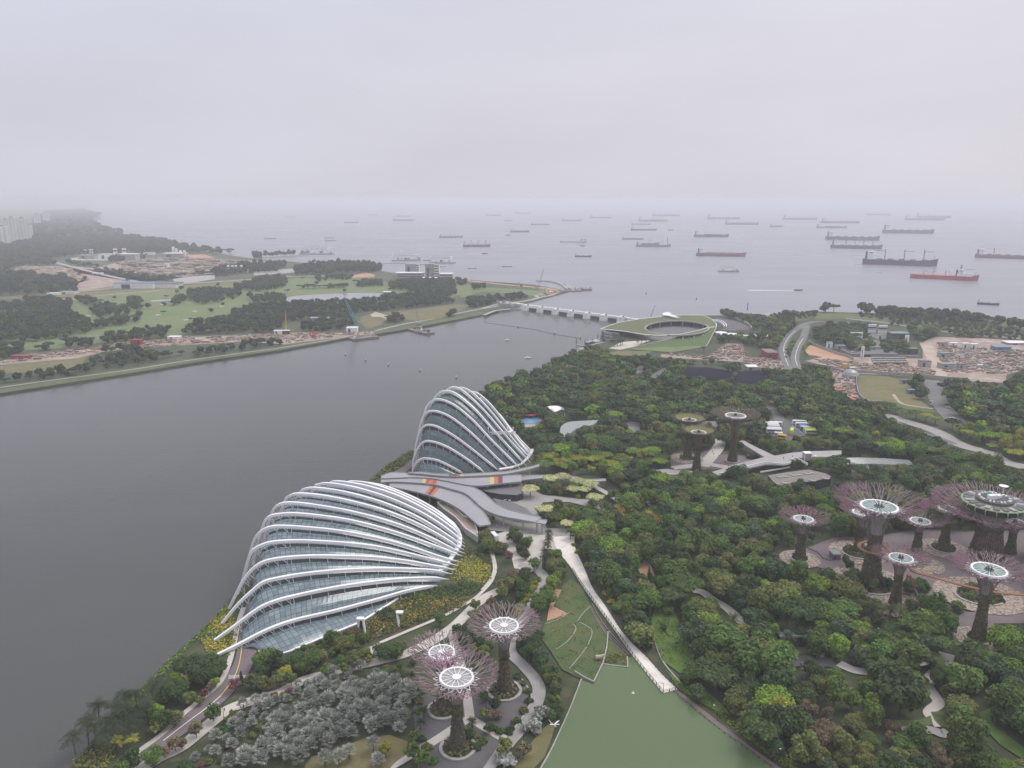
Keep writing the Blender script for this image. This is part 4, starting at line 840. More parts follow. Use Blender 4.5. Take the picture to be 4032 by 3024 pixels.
dk=zz('N',[(840,852),(1100,765),(1350,705),(1410,690),(1280,610),(1130,518),(1175,508),(1340,590),(1520,675),(1720,640),(1960,625),(2250,618),(2250,655),(2080,690),(1900,690),(1760,716),(1700,755),(1620,772),(1420,768),(1200,818),(912,890)])
q=G(dk,8.0);b=MB();b.prism([(a.x,a.y)for a in q],7.2,8.0);o=b.build('footbridge',M['deck']);tag(o,'wide grey footbridge deck running right from the far tree towers','bridge')
excl(dk)
wall_line('white curved parapet along the near edge of the grey footbridge',zz('N',[(912,890),(1080,850),(1250,800),(1420,765),(1560,778),(1640,778),(1690,760),(1715,722),(1760,718),(1880,780)]),1.6,0.5,'white','parapet',7.6)
wall_line('thin white lower parapet under the grey footbridge',zz('N',[(1365,862),(1500,840),(1690,805)]),1.0,0.5,'white','parapet',4.0)
tri=G(zz('N',[(1720,735),(1760,722),(1880,782),(1700,800)]),GZ+0.6);b=MB();b.prism([(a.x,a.y)for a in tri],GZ,GZ+0.6);tag(b.build('sunken_bed',M['redsoil']),'sunken brown planting bed inside the bend of the white parapet','planting bed')
lt=P(*z1('N',1870,720),8.0);l0=thing('lift_tower','small white glass lift shaft standing on the grey footbridge','lift shaft',lt)
b=MB();b.box((lt.x,lt.y,10.6),(4.6,4.4,5.2));b.build('shaft',M['clearglass'],l0);b=MB();b.box((lt.x,lt.y,13.4),(5.2,5.0,.5));b.build('roof',M['white'],l0)
for sx in(-1,1):
 for sy in(-1,1):b=MB();b.box((lt.x+sx*2.4,lt.y+sy*2.3,10.6),(.35,.35,5.2));b.build('corner_post',M['white'],l0)
dk2=zz('N',[(150,868),(200,832),(330,820),(560,836),(690,846),(640,872),(430,880),(240,890)]);q=G(dk2,6.0);b=MB();b.prism([(a.x,a.y)for a in q],5.4,6.0)
tag(b.build('footbridge',M['deck']),'short grey footbridge deck left of the mossy disc towers','bridge');excl(dk2)
wall_line('white parapet folding round the left end of the short grey footbridge',zz('N',[(440,898),(315,888),(310,905),(150,918),(230,965),(300,950)]),1.4,.5,'white','parapet',5.0,0)
ramp=zz('M',[(940,788),(1000,820),(1100,875),(1208,945)]);A,B_=ribbon(ramp,4.0,5.0,4);r0=thing('covered_ramp','sloping grey covered ramp on thin posts beside the leafy court','covered walkway',P(*z1('M',1080,900)))
b=MB();b.slab(B_,A,.4)if A[0].x>B_[0].x else b.slab(A,B_,.4);b.build('roof',M['deck'],r0)
for k in range(1,len(A),2):b=MB();b.tube([(B_[k].x,B_[k].y,GZ),(B_[k].x,B_[k].y,4.7)],.15,5);b.build('post',M['grey'],r0)
excl(zz('M',[(930,780),(1230,940),(1180,1000),(1020,880)]))
rf=zz('N',[(1450,890),(1650,855),(1890,825),(2080,868),(2140,905),(1960,950),(1700,975),(1560,1000),(1500,950)])
rb=flat_building('pavilion','low brown flat roof with pairs of oval roof lights beside the footbridge','pavilion',rf,6.5,'darkglass','taupe');excl(rf)
for k,(a,c_)in enumerate([(1575,905),(1640,900),(1722,887),(1788,882),(1872,870),(1935,864),(1640,972),(1780,965),(1930,945),(2080,922)]):
 q=P(*z1('N',a,c_),GZ+6.5);b=MB();b.lathe([(2.5,0.0),(2.6,.45),(2.2,.5),(2.1,.15),(0.05,.1)],20,q);b.build('roof_light',M['greypath'],rb)
def glass_roof(label,far_,near_,z0,z1_,n=20,wallh=True,name='glasshouse'):
 A=resample(smooth(far_,6),n);B_=resample(smooth(near_,6),n);A=[P(a[0],a[1],z1_)for a in A];B_=[P(a[0],a[1],z0)for a in B_]
 m=A[n//2].lerp(B_[n//2],.5);root=thing(name,label,'glass roof',(m.x,m.y,GZ));b=MB();b.slab(B_,A,.3);b.build('roof',M['paleglass'],root)
 b=MB();line=[]
 for i in range(n):line+=[B_[i]+Vector((0,0,.1)),A[i]+Vector((0,0,.1)),A[min(i+1,n-1)]+Vector((0,0,.1))]if i%2==0 else[A[i]+Vector((0,0,.1)),B_[i]+Vector((0,0,.1)),B_[min(i+1,n-1)]+Vector((0,0,.1))]
 b.tube(line,.12,4);b.build('glazing_bars',M['grey'],root)
 b=MB();b.slab([Vector((q.x,q.y,z0-.4))for q in B_],[Vector((q.x,q.y+1,z0-.4))for q in B_],z0-.4-GZ);b.build('wall',M['concrete'],root);excl([*far_,*near_[::-1]]);return root
M['paleglass']=mat('pale_roof_glass',(0.24,0.26,0.255),0.3,(0.29,0.31,0.30),.3)
M['duskglass']=mat('dusk_green_glass',(0.13,0.17,0.155),0.3,(0.17,0.21,0.195),.3)
glass_roof('curved grey glass roof bending like a boomerang among the trees beyond the tall dome',zz('M',[(675,350),(678,300),(700,270),(760,245),(880,236),(1027,227)]),zz('M',[(720,392),(745,360),(790,325),(830,300),(950,275),(1020,238)]),7,9)
glass_roof('long green glass roof lined with white bars, right of the footbridge',zz('O',[(565,342),(760,335),(1000,343),(1205,356)]),zz('O',[(680,395),(850,390),(1050,396),(1265,402)]),8,11)
glass_roof('second long glass roof, lower and farther right, half sunk in trees',zz('O',[(1290,420),(1480,425),(1670,452)]),zz('O',[(1330,448),(1500,462),(1660,480)]),7,8.5)
flat_building('pool_house','flat blue-grey roof tucked below the long green glass roof','building',zz('O',[(690,412),(870,405),(860,455),(720,462)]),5,'concrete','duskglass')
A=resample(smooth(zz('M',[(550,116),(600,106),(650,106),(690,118),(726,138)]),4),12);B_=resample(smooth(zz('M',[(560,122),(600,140),(630,158),(690,138),(728,160)]),4),12)
tq=P(*z1('M',640,150));t0=thing('tent','white wave shaped fabric tent in the trees beyond the playground','tent',tq);b=MB();b.slab([P(a[0],a[1],7)for a in B_],[P(a[0],a[1],9)for a in A],.2);b.build('fabric',M['white'],t0)
for i in(1,5,10):q=P(B_[i][0],B_[i][1],7);b=MB();b.tube([(q.x,q.y,GZ),(q.x,q.y,7)],.2,6);b.build('pole',M['white'],t0)
excl(zz('M',[(540,100),(735,110),(735,215),(560,190)]))
M['bluepad']=mat('blue_play_surface',(0.10,0.22,0.45),0.6,(0.16,0.36,0.50),.3,col3=(.45,.5,.6),scale3=.5)
M['coral']=mat('coral_fabric',(0.62,0.13,0.10),0.6)
ls('play_surface',zz('M',[(320,235),(360,208),(470,206),(535,226),(500,250),(440,258),(350,258)]),'bluepad',3);ls('play_surface',zz('M',[(305,240),(330,228),(350,238),(325,250)]),'coral',3);ls('play_surface',zz('M',[(490,226),(520,220),(545,232),(510,238)]),'coral',3)
A=resample(zz('M',[(338,186),(400,178),(440,178),(482,172)]),8);B_=resample(zz('M',[(342,196),(400,192),(440,192),(482,184)]),8)
t0=thing('sun_shade','coral red fabric shade over the back of the blue water playground','shade sail',P(*z1('M',410,215)));b=MB();b.slab([P(a[0],a[1],5+.4*math.sin(i*2))for i,a in enumerate(B_)],[P(a[0],a[1],5.5+.4*math.sin(i*2))for i,a in enumerate(A)],.15);b.build('fabric',M['coral'],t0)
for i in(1,3,5,7):q=P(B_[i][0],B_[i][1],5);b=MB();b.tube([(q.x,q.y,GZ),(q.x,q.y,5)],.18,6);b.build('pole',M['grey'],t0)
# barrage over the mouth of the bay
pc=[z1('C',*q)for q in[(332,950),(446,966),(566,982),(688,998),(815,1015),(946,1032),(1084,1046)]]
pw=[P(a,b,0)for a,b in pc];bd=(pw[-1]-pw[0]).normalized();bn=Vector((-bd.y,bd.x,0));ang=math.atan2(bd.y,bd.x)
root=thing('barrage','long white tidal barrage on seven square white piers between the bay and the sea','barrage',pw[3])
for k,q in enumerate(pw):
 q=q+bn*6;b=MB();b.box((q.x,q.y,3.0),(9.5,15,8.0),ang,taper=.93);pr=b.build('pier',M['white'],root)
 b=MB();b.box((q.x,q.y,8.3),(8,11,1.2),ang);b.box((q.x,q.y,10.6),(5,4,.3),ang);b.build('pier_roof',M['white'],pr)
 b=MB();b.box((q.x+bd.x*3,q.y+bd.y*3,9.9),(2.2,2.2,2.2),ang);b.build('winch_house',M['grey'],pr)
e0=P(*z1('C',238,928),0)+bn*6;e1=P(*z1('C',1262,1070),0)+bn*8
b=MB();A=[e0+bn*6+Vector((0,0,7.4)),e1+bn*6+Vector((0,0,7.4))];B_=[e0+bn*1+Vector((0,0,7.4)),e1+bn*1+Vector((0,0,7.4))];b.slab(B_,A,1.4);b.build('walkway',M['white'],root)
for a,c in zip(pw[:-1],pw[1:]):
 b=MB();m=(a+c)/2+bn*8;b.box((m.x,m.y,2.0),((c-a).length-9,1.5,5.0),ang);b.build('sluice_gate',M['gutter'],root)
b=MB();m=e0-bd*14;b.box((m.x,m.y,4),(32,26,6),ang);b.build('abutment',M['concrete'],root)
for k in range(5):b=MB();m=e0-bd*(6+7*k)-bn*(6+k);b.box((m.x,m.y,7.5+k%3),(4,3,3+k%3),ang);b.build('gate_machinery',M['white' if k%2 else 'grey'],root)
root=thing('jetty','grey piled jetty in front of the barrage end on the far bank','jetty',P(*z1('B',1850,980),0))
A,B_=ribbon(zz('B',[(1825,985),(1900,955),(2000,940),(2030,935)]),6,3,3);b=MB();b.slab(B_,A,.6)if A[1].y>B_[1].y else b.slab(A,B_,.6);b.build('deck',M['concrete'],root)
for k in range(0,len(A),2):b=MB();b.tube([(A[k].x,A[k].y,-.5),(A[k].x,A[k].y,2.6)],.5,6);b.tube([(B_[k].x,B_[k].y,-.5),(B_[k].x,B_[k].y,2.6)],.5,6);b.build('piles',M['grey'],root)
M['roofgrass']=mat('roof_grass',(0.09,0.105,0.04),.95,(0.12,0.12,0.05),.05,col3=(.085,.12,.04),scale3=.2)
ZR=10.5;N=72
outer=[(935,1095),(1070,1046),(1250,1016),(1430,996),(1560,986),(1750,988),(1810,1015),(1850,1050),(1852,1082),(1790,1084),(1690,1112),(1560,1138),(1400,1147),(1270,1138),(1120,1112)]
ell=[(1540+252*math.cos(t),1089+57*math.sin(t))for t in np.linspace(math.pi,3*math.pi,N+1)[:-1]]
oo=resample(outer+outer[:1],400);ec=np.array([1540,1085]);oa=np.arctan2((oo[:,1]-ec[1])*3.5,oo[:,0]-ec[0]);ring_o=[]
for q in ell:
 a=math.atan2((q[1]-ec[1])*3.5,q[0]-ec[0]);ring_o.append(tuple(oo[np.argmin(np.abs(np.angle(np.exp(1j*(oa-a)))))]))
O_=[P(*z1('C',*q),ZR)for q in ring_o];I_=[P(*z1('C',*q),ZR)for q in ell];cen=sum(I_,Vector())/N
root=thing('green_roofed_building','low building with sloping grass roof and a big oval courtyard, at the barrage','building',(cen.x,cen.y,GZ))
b=MB();Oc=O_+O_[:1];Ic=I_+I_[:1];b.strip(Oc,Ic);b.build('roof_lawn',M['roofgrass'],root)
b=MB();b.tube([q+Vector((0,0,-.1))for q in Ic],1.1,6,flat=.6);b.build('courtyard_rim',M['concrete'],root)
b=MB();b.strip([q+Vector((0,0,-.3))for q in Ic],[q+Vector((0,0,-1.6))for q in Ic]);b.strip([q+Vector((0,0,-1.5))for q in Oc],[q+Vector((0,0,-1.5))for q in Ic]);b.build('roof_soffit',M['concrete'],root)
b=MB();b.tube([q+Vector((0,0,-.4))for q in Oc],.7,6);b.build('roof_edge',M['white'],root)
wal=[cen+(q-cen)*.93 for q in O_];b=MB();b.strip([Vector((q.x,q.y,ZR-1.5))for q in wal[:40]+wal[:1]*0],[Vector((q.x,q.y,GZ))for q in wal[:40]]);b.build('glazed_wall',M['darkglass'],root)
b=MB();c2=[cen+(q-cen)*1.22 for q in I_];b.strip([Vector((q.x,q.y,ZR-1.5))for q in c2[4:34]],[Vector((q.x,q.y,GZ))for q in c2[4:34]]);b.build('courtyard_glazing',M['darkglass'],root)
for k in range(0,N,4):
 q=cen+(I_[k]-cen)*1.07;b=MB();b.tube([(q.x,q.y,GZ),(q.x,q.y,ZR-1.4)],.45,6);b.build('column',M['white'],root)
b=MB();b.sheet([(q.x,q.y)for q in[cen+(p-cen)*1.3 for p in I_]],GZ+.12);b.build('courtyard_floor',M['slate'],root)
b=MB();b.lathe([(9,0.2),(9,.6),(6,.8),(6,.3)],24,(cen.x+6,cen.y,GZ));b.build('fountain_basin',M['slate'],root)
lw=[P(*z1('C',*q),z)for q,z in(((1790,1082),ZR-.1),((1700,1112),ZR-1.2),((1560,1158),7.0),((1380,1200),4.5),((1090,1264),GZ+.2))];rw=[P(*z1('C',*q),z)for q,z in(((1852,1080),ZR-.1),((1838,1112),ZR-1.5),((1818,1150),6.5),((1795,1195),4.0),((1770,1238),GZ+.2))]
b=MB();b.strip(smooth(lw,4),smooth(rw,4));b.strip([Vector((q[0],q[1],GZ))for q in smooth(lw,4)],smooth(lw,4));b.strip(smooth(rw,4),[Vector((q[0],q[1],GZ))for q in smooth(rw,4)]);b.build('grass_ramp',mat('ramp_grass',(.06,.105,.03),.95,(.075,.12,.036),.1),root)
b=MB();b.tube([Vector(q)+Vector((0,0,.3))for q in smooth(lw,4)],.7,5);b.tube([Vector(q)+Vector((0,0,.5))for q in smooth(rw,4)],.8,5);b.build('ramp_kerb',M['concrete'],root)
sa,sb=P(*z1('C',946,1152),GZ),P(*z1('C',1085,1176),GZ);b=MB();b.slab([Vector((sa.x,sa.y,ZR-1.6)),Vector((sb.x,sb.y,ZR-1.6))],[Vector((sa.x,sa.y+6,ZR-1.6)),Vector((sb.x,sb.y+6,ZR-1.6))],ZR-1.6-GZ);lv=b.build('louvred_wall',M['slate'],root)
def letters(txt,size,loc,rz,m,parent=None,name='lettering',th=.06):
 c=bpy.data.curves.new(name,'FONT');c.body=txt;c.size=size;c.extrude=th;c.align_x='LEFT';c.space_line=.8
 t=bpy.data.objects.new(name,c);COL.objects.link(t);me=bpy.data.meshes.new_from_object(t.evaluated_get(bpy.context.evaluated_depsgraph_get()));bpy.data.objects.remove(t)
 me.materials.clear();me.materials.append(m);o=bpy.data.objects.new(name,me);COL.objects.link(o);o.rotation_euler=(math.pi/2,0,rz)
 if parent:o.parent=parent;o.location=Vector(loc)-parent_world(parent)
 else:o.location=loc
 return o
bpy.context.view_layer.update();sdir=(sb-sa).normalized();q=sa.lerp(sb,.1);letters('marina\n barrage',5.2,(q.x,q.y-.5,6.3),math.atan2(sdir.y,sdir.x),M['white'],lv)
A=[P(*z1('C',*q),15)for q in[(1425,972),(1470,962),(1510,985),(1568,1004)]];B_=[P(*z1('C',*q),13.5)for q in[(1428,984),(1475,992),(1515,1002),(1566,1010)]]
t0=thing('wave_canopy','white wing-shaped canopy on top of the grass roof','canopy',A[1]-Vector((0,0,4)));b=MB();b.slab([Vector(q)for q in smooth(B_,4)],[Vector(q)for q in smooth(A,4)],.4);b.build('roof',M['white'],t0)
for k in(0,1,2):q=A[k].lerp(B_[k],.5);b=MB();b.tube([(q.x,q.y,ZR),(q.x,q.y,13.3)],.3,6);b.build('post',M['grey'],t0)
ls('parking_lot',zz('C',[(1840,1010),(1930,1018),(2040,1045),(2110,1080),(2120,1100),(1960,1115),(1870,1100),(1925,1090),(1900,1050)]),'asphalt');excl(zz('C',[(930,1090),(1250,1010),(1560,980),(1860,1000),(2060,1040),(2130,1090),(2110,1130),(1850,1130),(1770,1245),(1500,1285),(1300,1310),(980,1300),(1100,1230),(960,1190)]))
wall_line('pale curved wall round the far side of the parking lot beside the grass roof',zz('C',[(1850,1002),(1950,1008),(2050,1035),(2110,1070),(2130,1100)]),3,1.5,'concrete')
wall_line('white curved driveway wall between the grass roof and the parking lot',zz('C',[(1812,1034),(1870,1050),(1905,1070),(1915,1088)]),3,1.5,'white');wall_line('outer white curved driveway wall beside the parking lot',zz('C',[(1830,1030),(1890,1042),(1925,1065),(1930,1088)]),2.5,1.2,'white')
ls('lawn',zz('C',[(1170,1252),(1400,1215),(1780,1235),(1500,1282),(1180,1258)]),'golf');ls('dry_lawn',zz('C',[(985,1290),(1080,1268),(1340,1272),(1300,1310),(1020,1306)]),'drygrass');ls('forecourt',zz('C',[(1000,1250),(1100,1200),(1350,1180),(1180,1245),(1090,1262)]),'paving')
for k,(a,c,r,nm)in enumerate([(1412,352,8.5,'leftmost'),(1440,368,6,'second'),(1510,367,9,'third'),(1577,377,7.5,'fourth'),(1655,380,5,'fifth'),(1762,377,12,'widest and rightmost')]):
 q=P(*z1('E',a,c),6.5);t0=thing('disc_canopy','%s of the round white canopies between the parking lot and the trees'%nm,'canopy',(q.x,q.y,GZ),'round white canopies');b=MB();b.lathe([(r,0),(r*1.02,.4),(r*.5,.8)],24,q);b.build('roof',M['white'],t0);b=MB();b.tube([(q.x,q.y,GZ),(q.x,q.y,6.5)],.5,8);b.build('stem',M['white'],t0)
b0_=P(*z1('C',1325,1030));h0=height_at(*z1('C',1362,908),b0_);t0=thing('mobile_crane','thin dark crane jib rising behind the grass roof','crane',b0_);tp=P(*z1('C',1362,908),h0)
def crane(root,base,tip,m,r=.7,cab=True,mcab=None):
 b=MB();d=(tip-base);s=Vector((-d.y,d.x,0)).normalized()if math.hypot(d.x,d.y)>.1 else Vector((1,0,0));n=max(6,int(d.length/4));up=d.cross(s).normalized()
 for w in((s+up),(s-up),(-s+up),(-s-up)):b.tube([base+w*r*.9,base.lerp(tip,.5)+w*r,tip+w*r*.2],r*.22,4)
 ln=[]
 for k in range(n+1):q=base.lerp(tip,k/n);rr=r*(1-.8*max(0,k/n-.5)*2);ln.append(q+(s if k%2 else -s)*rr+up*rr*(1 if k%4<2 else -1))
 b.tube(ln,r*.2,4);b.build('jib',M[m],root)
 if cab:
  b=MB();b.box((base.x-s.y*0,base.y,GZ+2.6),(4.5,7,3.2));b.build('cab',M[mcab or m],root);b=MB();b.box((base.x-2.4,base.y,GZ+.6),(1.3,8,1.2));b.build('track',M['dark'],root);b=MB();b.box((base.x+2.4,base.y,GZ+.6),(1.3,8,1.2));b.build('track',M['dark'],root)
crane(t0,Vector((b0_.x,b0_.y,GZ+3)),Vector((b0_.x+(z1('C',1362,0)[0]-z1('C',1325,0)[0])/FPX*b0_.y,b0_.y,h0)),'dark',.5)
M['teal']=mat('teal_paint',(.06,.24,.26),.5);M['yellowp']=mat('yellow_paint',(.55,.36,.05),.5);M['redp']=mat('red_paint',(.45,.06,.045),.5);M['orangep']=mat('orange_paint',(.55,.17,.04),.5)
def crane_at(label,win,base,tip,m,r):
 q=P(*z1(win,*base));d=proj(q.x,q.y,GZ)[2];h=height_at(*z1(win,*tip),q);t0=thing('crawler_crane',label,'crane',q);crane(t0,q+Vector((0,0,3)),Vector((q.x+(z1(win,*tip)[0]-z1(win,*base)[0])/FPX*d,q.y,h)),m,r)
crane_at('tall teal crawler crane leaning left over the far bank worksite','B',(828,1105),(727,848),'teal',1.9);crane_at('yellow crane with a thin dark jib at the far bank worksite','B',(255,1135),(263,950),'yellowp',.9)
crane_at('small red piling crane at the far bank worksite','B',(475,1165),(470,1100),'redp',1.2);crane_at('grey lattice crane on the sandy point by the curved breakwater','C',(445,765),(482,620),'grey',1.5);crane_at('small crane with slanting jib on the point, left of the lattice crane','C',(308,758),(284,727),'dark',1.0);crane_at('pale crane on the piled barge at the far bank','B',(1305,1065),(1288,950),'grey',.8)
crane_at('yellow lattice crane leaning right on the near worksite','F',(650,655),(690,600),'yellowp',1.0);crane_at('pale crane jib leaning over the worksite by the white tower','F',(715,545),(800,455),'grey',.8)
# far bank buildings
def block(root,part,c,dims,rz,m,z0=GZ):b=MB();b.box((c.x,c.y,z0+dims[2]/2),dims,rz);return b.build(part,M[m],root)
M['fac1']=mat('pale_facade',(.62,.60,.57),.8);stripes(M['fac1'],.30,.62,(0,0,1));M['fac2']=mat('cream_facade',(.58,.53,.44),.8);stripes(M['fac2'],.30,.7,(0,0,1));M['fac3']=mat('patterned_facade',(.20,.20,.21),.8,(.34,.33,.34),.12,contrast=(.48,.52));M['fac4']=mat('taupe_facade',(.34,.32,.33),.8);stripes(M['fac4'],.15,.85,(1,0,0))
for k,(x0,x1,yt,yb,m,lab)in enumerate([(-30,75,352,500,'fac1','broad white slab block at the left edge, nearest of the hazy towers'),(75,135,288,478,'fac1','tall white tower with pale vertical strips in the haze at the left'),(150,208,292,470,'fac1','tall white tower right of its twin in the haze at the left'),(40,80,300,470,'fac2','cream tower squeezed between white towers at the left edge'),(215,245,340,445,'fac1','short hazy tower right of the white twin towers'),(0,30,285,430,'fac2','faint hazy tower behind the slab block at the left edge'),(255,300,262,360,'fac1','very faint far tower right of the other hazy towers'),(320,365,252,335,'fac2','faintest far tower, rightmost of the hazy group')]):
 xc=(x0+x1)/2;q=P(*z1('A',xc,yb));d=proj(q.x,q.y,GZ)[2];w=(x1-x0)/1.8436/FPX*d;h=height_at(*z1('A',xc,yt),q)-GZ;az=math.atan2(q.x,q.y)
 t0=thing('tower_block',lab,'tower block',q);block(t0,'wall',q,(w,w*.6,h),-az,m)
 for s in(-.32,.05,.36):n=Vector((math.cos(-az),math.sin(-az),0));c=q+n*(w*s);c-=Vector((math.sin(az),math.cos(az),0))*(w*.3);block(t0,'balcony_stack',c,(w*.16,w*.08,h*.97),-az,'white')
 block(t0,'roof_plant',q,(w*.4,w*.3,5),-az,'grey',GZ+h)
def boxb(name,lab,cat,win,x0,x1,yt,yb,m,mr,depth=None,roof_h=.6,pitch=False,bands=0):
 q=P(*z1(win,(x0+x1)/2,yb));d=proj(q.x,q.y,GZ)[2];s=ZW[win][2];w=(x1-x0)/s/FPX*d;h=max(1.5,height_at(*z1(win,(x0+x1)/2,yt),q)-GZ);dp=depth or w*.6;c=q+Vector((0,dp/2,0));t0=thing(name,lab,cat,(c.x,c.y,GZ))
 if yt>yb-25 and depth is None:h=max(2.5,h*.55)
 b=MB();b.box((c.x,c.y,GZ+h/2),(w,dp,h));b.build('wall',M[m],t0)
 b=MB()
 if pitch:zt=GZ+h+.05;b.add([(c.x-w*.54,c.y-dp*.55,zt),(c.x+w*.54,c.y-dp*.55,zt),(c.x+w*.54,c.y,zt+dp*.22),(c.x-w*.54,c.y,zt+dp*.22),(c.x-w*.54,c.y+dp*.55,zt),(c.x+w*.54,c.y+dp*.55,zt)],[(0,1,2,3),(3,2,5,4),(0,3,4),(1,5,2),(0,4,5,1)])
 else:b.box((c.x,c.y,GZ+h+roof_h/2),(w*1.04,dp*1.04,roof_h))
 b.build('roof',M[mr],t0)
 if bands:
  for k in range(bands):b=MB();b.box((c.x,c.y-dp/2-.05,GZ+h*(k+.55)/bands),(w*.92,.12,h/bands*.4));b.build('window_band',M['darkglass'],t0)
 else:b=MB();b.box((c.x-w*.2,c.y-dp/2-.05,GZ+h*.4),(w*.22,.14,h*.75));b.build('door',M['dark'],t0)
 return t0
t0=boxb('twin_block','left block of the twin slab buildings on the coast, plain taupe face','building','B',1200,1285,585,668,'fac4','grey',26,bands=0);t0=boxb('twin_block','right block of the twin slab buildings on the coast, dark patterned face','building','B',1358,1425,585,690,'fac3','grey',26)
boxb('wing_building','pale side wing against the left twin block','building','B',1285,1306,588,668,'fac1','grey',20,bands=5);boxb('wing_building','pale side wing against the right twin block','building','B',1427,1466,590,692,'fac1','grey',20,bands=5)
boxb('podium','low grey podium left of the patterned twin block','building','B',1125,1340,655,690,'fac4','white',30,bands=2);boxb('podium','low grey podium right of the patterned twin block','building','B',1468,1572,662,698,'fac4','white',30,bands=2);boxb('podium','long flat white roofed hall in front of the twin blocks','building','B',1270,1480,693,712,'fac4','white',20,bands=1)
boxb('shed','long blue roofed shed beside the golf course','shed','A',850,1275,770,800,'white','slate',40);M['bluep']=mat('blue_roof',(.12,.19,.33),.6);boxb('shed','blue roofed section of the long shed, left end','shed','A',830,1110,765,805,'white','bluep',30)
for k,(x0,x1,yt,yb,m,r,lab)in enumerate([(725,805,555,590,'white','white','white warehouse in front of the dark far wood'),(855,985,555,600,'concrete','white','long cream warehouse below the pair of silo towers'),(570,680,563,590,'concrete','grey','grey warehouse leftmost on the far worksite'),(1040,1110,536,560,'white','white','white shed behind the earth heaps'),(1180,1330,550,580,'concrete','white','white roofed hall left of the tall cream silos'),(1190,1225,625,660,'white','white','small white plant house among the earth heaps'),(1660,1800,665,690,'white','grey','white plant building below the striped silos on the far worksite'),(520,590,590,600,'white','white','low white hut on the far worksite'),(670,735,688,702,'white','white','low white hut beside the diagonal road'),(340,420,832,850,'white','white','white huts row beside the golf track'),(430,540,822,842,'white','grey','second row of white huts beside the golf track'),(1215,1300,1150,1170,'white','white','white site huts by the far worksite road'),(1990,2045,1112,1140,'white','white','white gantry hut by the yellow crane')]):boxb('site_building',lab,'building','A',x0,x1,yt,yb,m,r)
def silo(win,x,yt,yb,wpx,lab,bands=False,grp=None,m='white',deep=0):
 q=P(*z1(win,x,yb));q.y+=deep;d=proj(q.x,q.y,GZ)[2];r=wpx/ZW[win][2]/FPX*d/2;h=height_at(*z1(win,x,yt),q)-GZ;t0=thing('silo',lab,'silo',q,grp);hl=h*(.36 if bands else .12)
 b=MB();b.lathe([(r*.3,hl-r*.8),(r,hl),(r,h),(r*.5,h+r*.3)],14,q);b.build('drum',M[m],t0)
 if bands:
  for z0,z1_,mm in((.70,.84,'dark'),(.62,.655,'redp')):b=MB();b.lathe([(r*1.02,h*z0),(r*1.02,h*z1_)],14,q,cap=False);b.build('painted_band',M[mm],t0)
 for sx in(-1,1):
  b=MB();b.tube([(q.x+sx*r*.7,q.y,GZ),(q.x+sx*r*.7,q.y,GZ+hl)],r*.09,4);b.build('leg',M['grey'],t0)
for k,(x,nm)in enumerate([(833,'left'),(848,'right')]):silo('A',x,515,575,14,'%s silo of the first dark banded pair above the cream warehouse'%nm,True)
for k,(x,nm)in enumerate([(898,'left'),(913,'right')]):silo('A',x,513,575,14,'%s silo of the second dark banded pair above the cream warehouse'%nm,True)
for k,(x,nm)in enumerate([(617,'left'),(627,'right')]):silo('A',x,522,560,9,'%s silo of the leftmost small banded pair'%nm,True)
for k,(x,nm)in enumerate([(658,'left'),(673,'right')]):silo('A',x,520,562,12,'%s silo of the second small banded pair'%nm,True)
for x,yt,yb,nm in[(1262,503,570,'tallest and leftmost'),(1284,515,570,'second'),(1312,530,575,'third'),(1342,528,578,'fourth and rightmost')]:silo('A',x,yt,yb,18,'%s of the tall cream silos'%nm)
for k,x in enumerate((1660,1690,1715,1755)):silo('A',x,638,690,20,'%s silo from the left in the banded row by the coast wood'%ORD(k),True)
for k,x in enumerate((460,482)):silo('B',x,568,612,20,'%s white silo poking out of the coast wood'%('left' if k==0 else 'right'),True)
def spit(lab,win,pts,w):A,B_=ribbon(zz(win,pts),w,2.0,4);b=MB();b.slab(A,B_,2.5)if A[0].y<B_[0].y else b.slab(B_,A,2.5);tag(b.build('causeway',M['concrete']),lab,'causeway')
spit('long pale causeway curving off the coast at the left','B',[(60,530),(200,520),(340,514),(430,513)],22);spit('pale causeway running behind the coast wood to the loading piers','B',[(905,586),(1000,578),(1110,570),(1300,578),(1500,600)],16)
spit('dark sea wall in front of the twin blocks','B',[(1572,697),(1800,712),(2000,735),(2110,752)],8)
A,B_=ribbon(zz('C',[(425,712),(500,712),(580,722),(640,745),(660,765),(690,778),(690,762),(650,740)]),9,2.5,5);b=MB();b.slab(A,B_,3);tag(b.build('breakwater',M['concrete']),'curved grey breakwater hooking round off the sandy point','breakwater')
M['rust']=mat('rusty_steel',(.16,.125,.11),.8,(.21,.17,.15),.2)
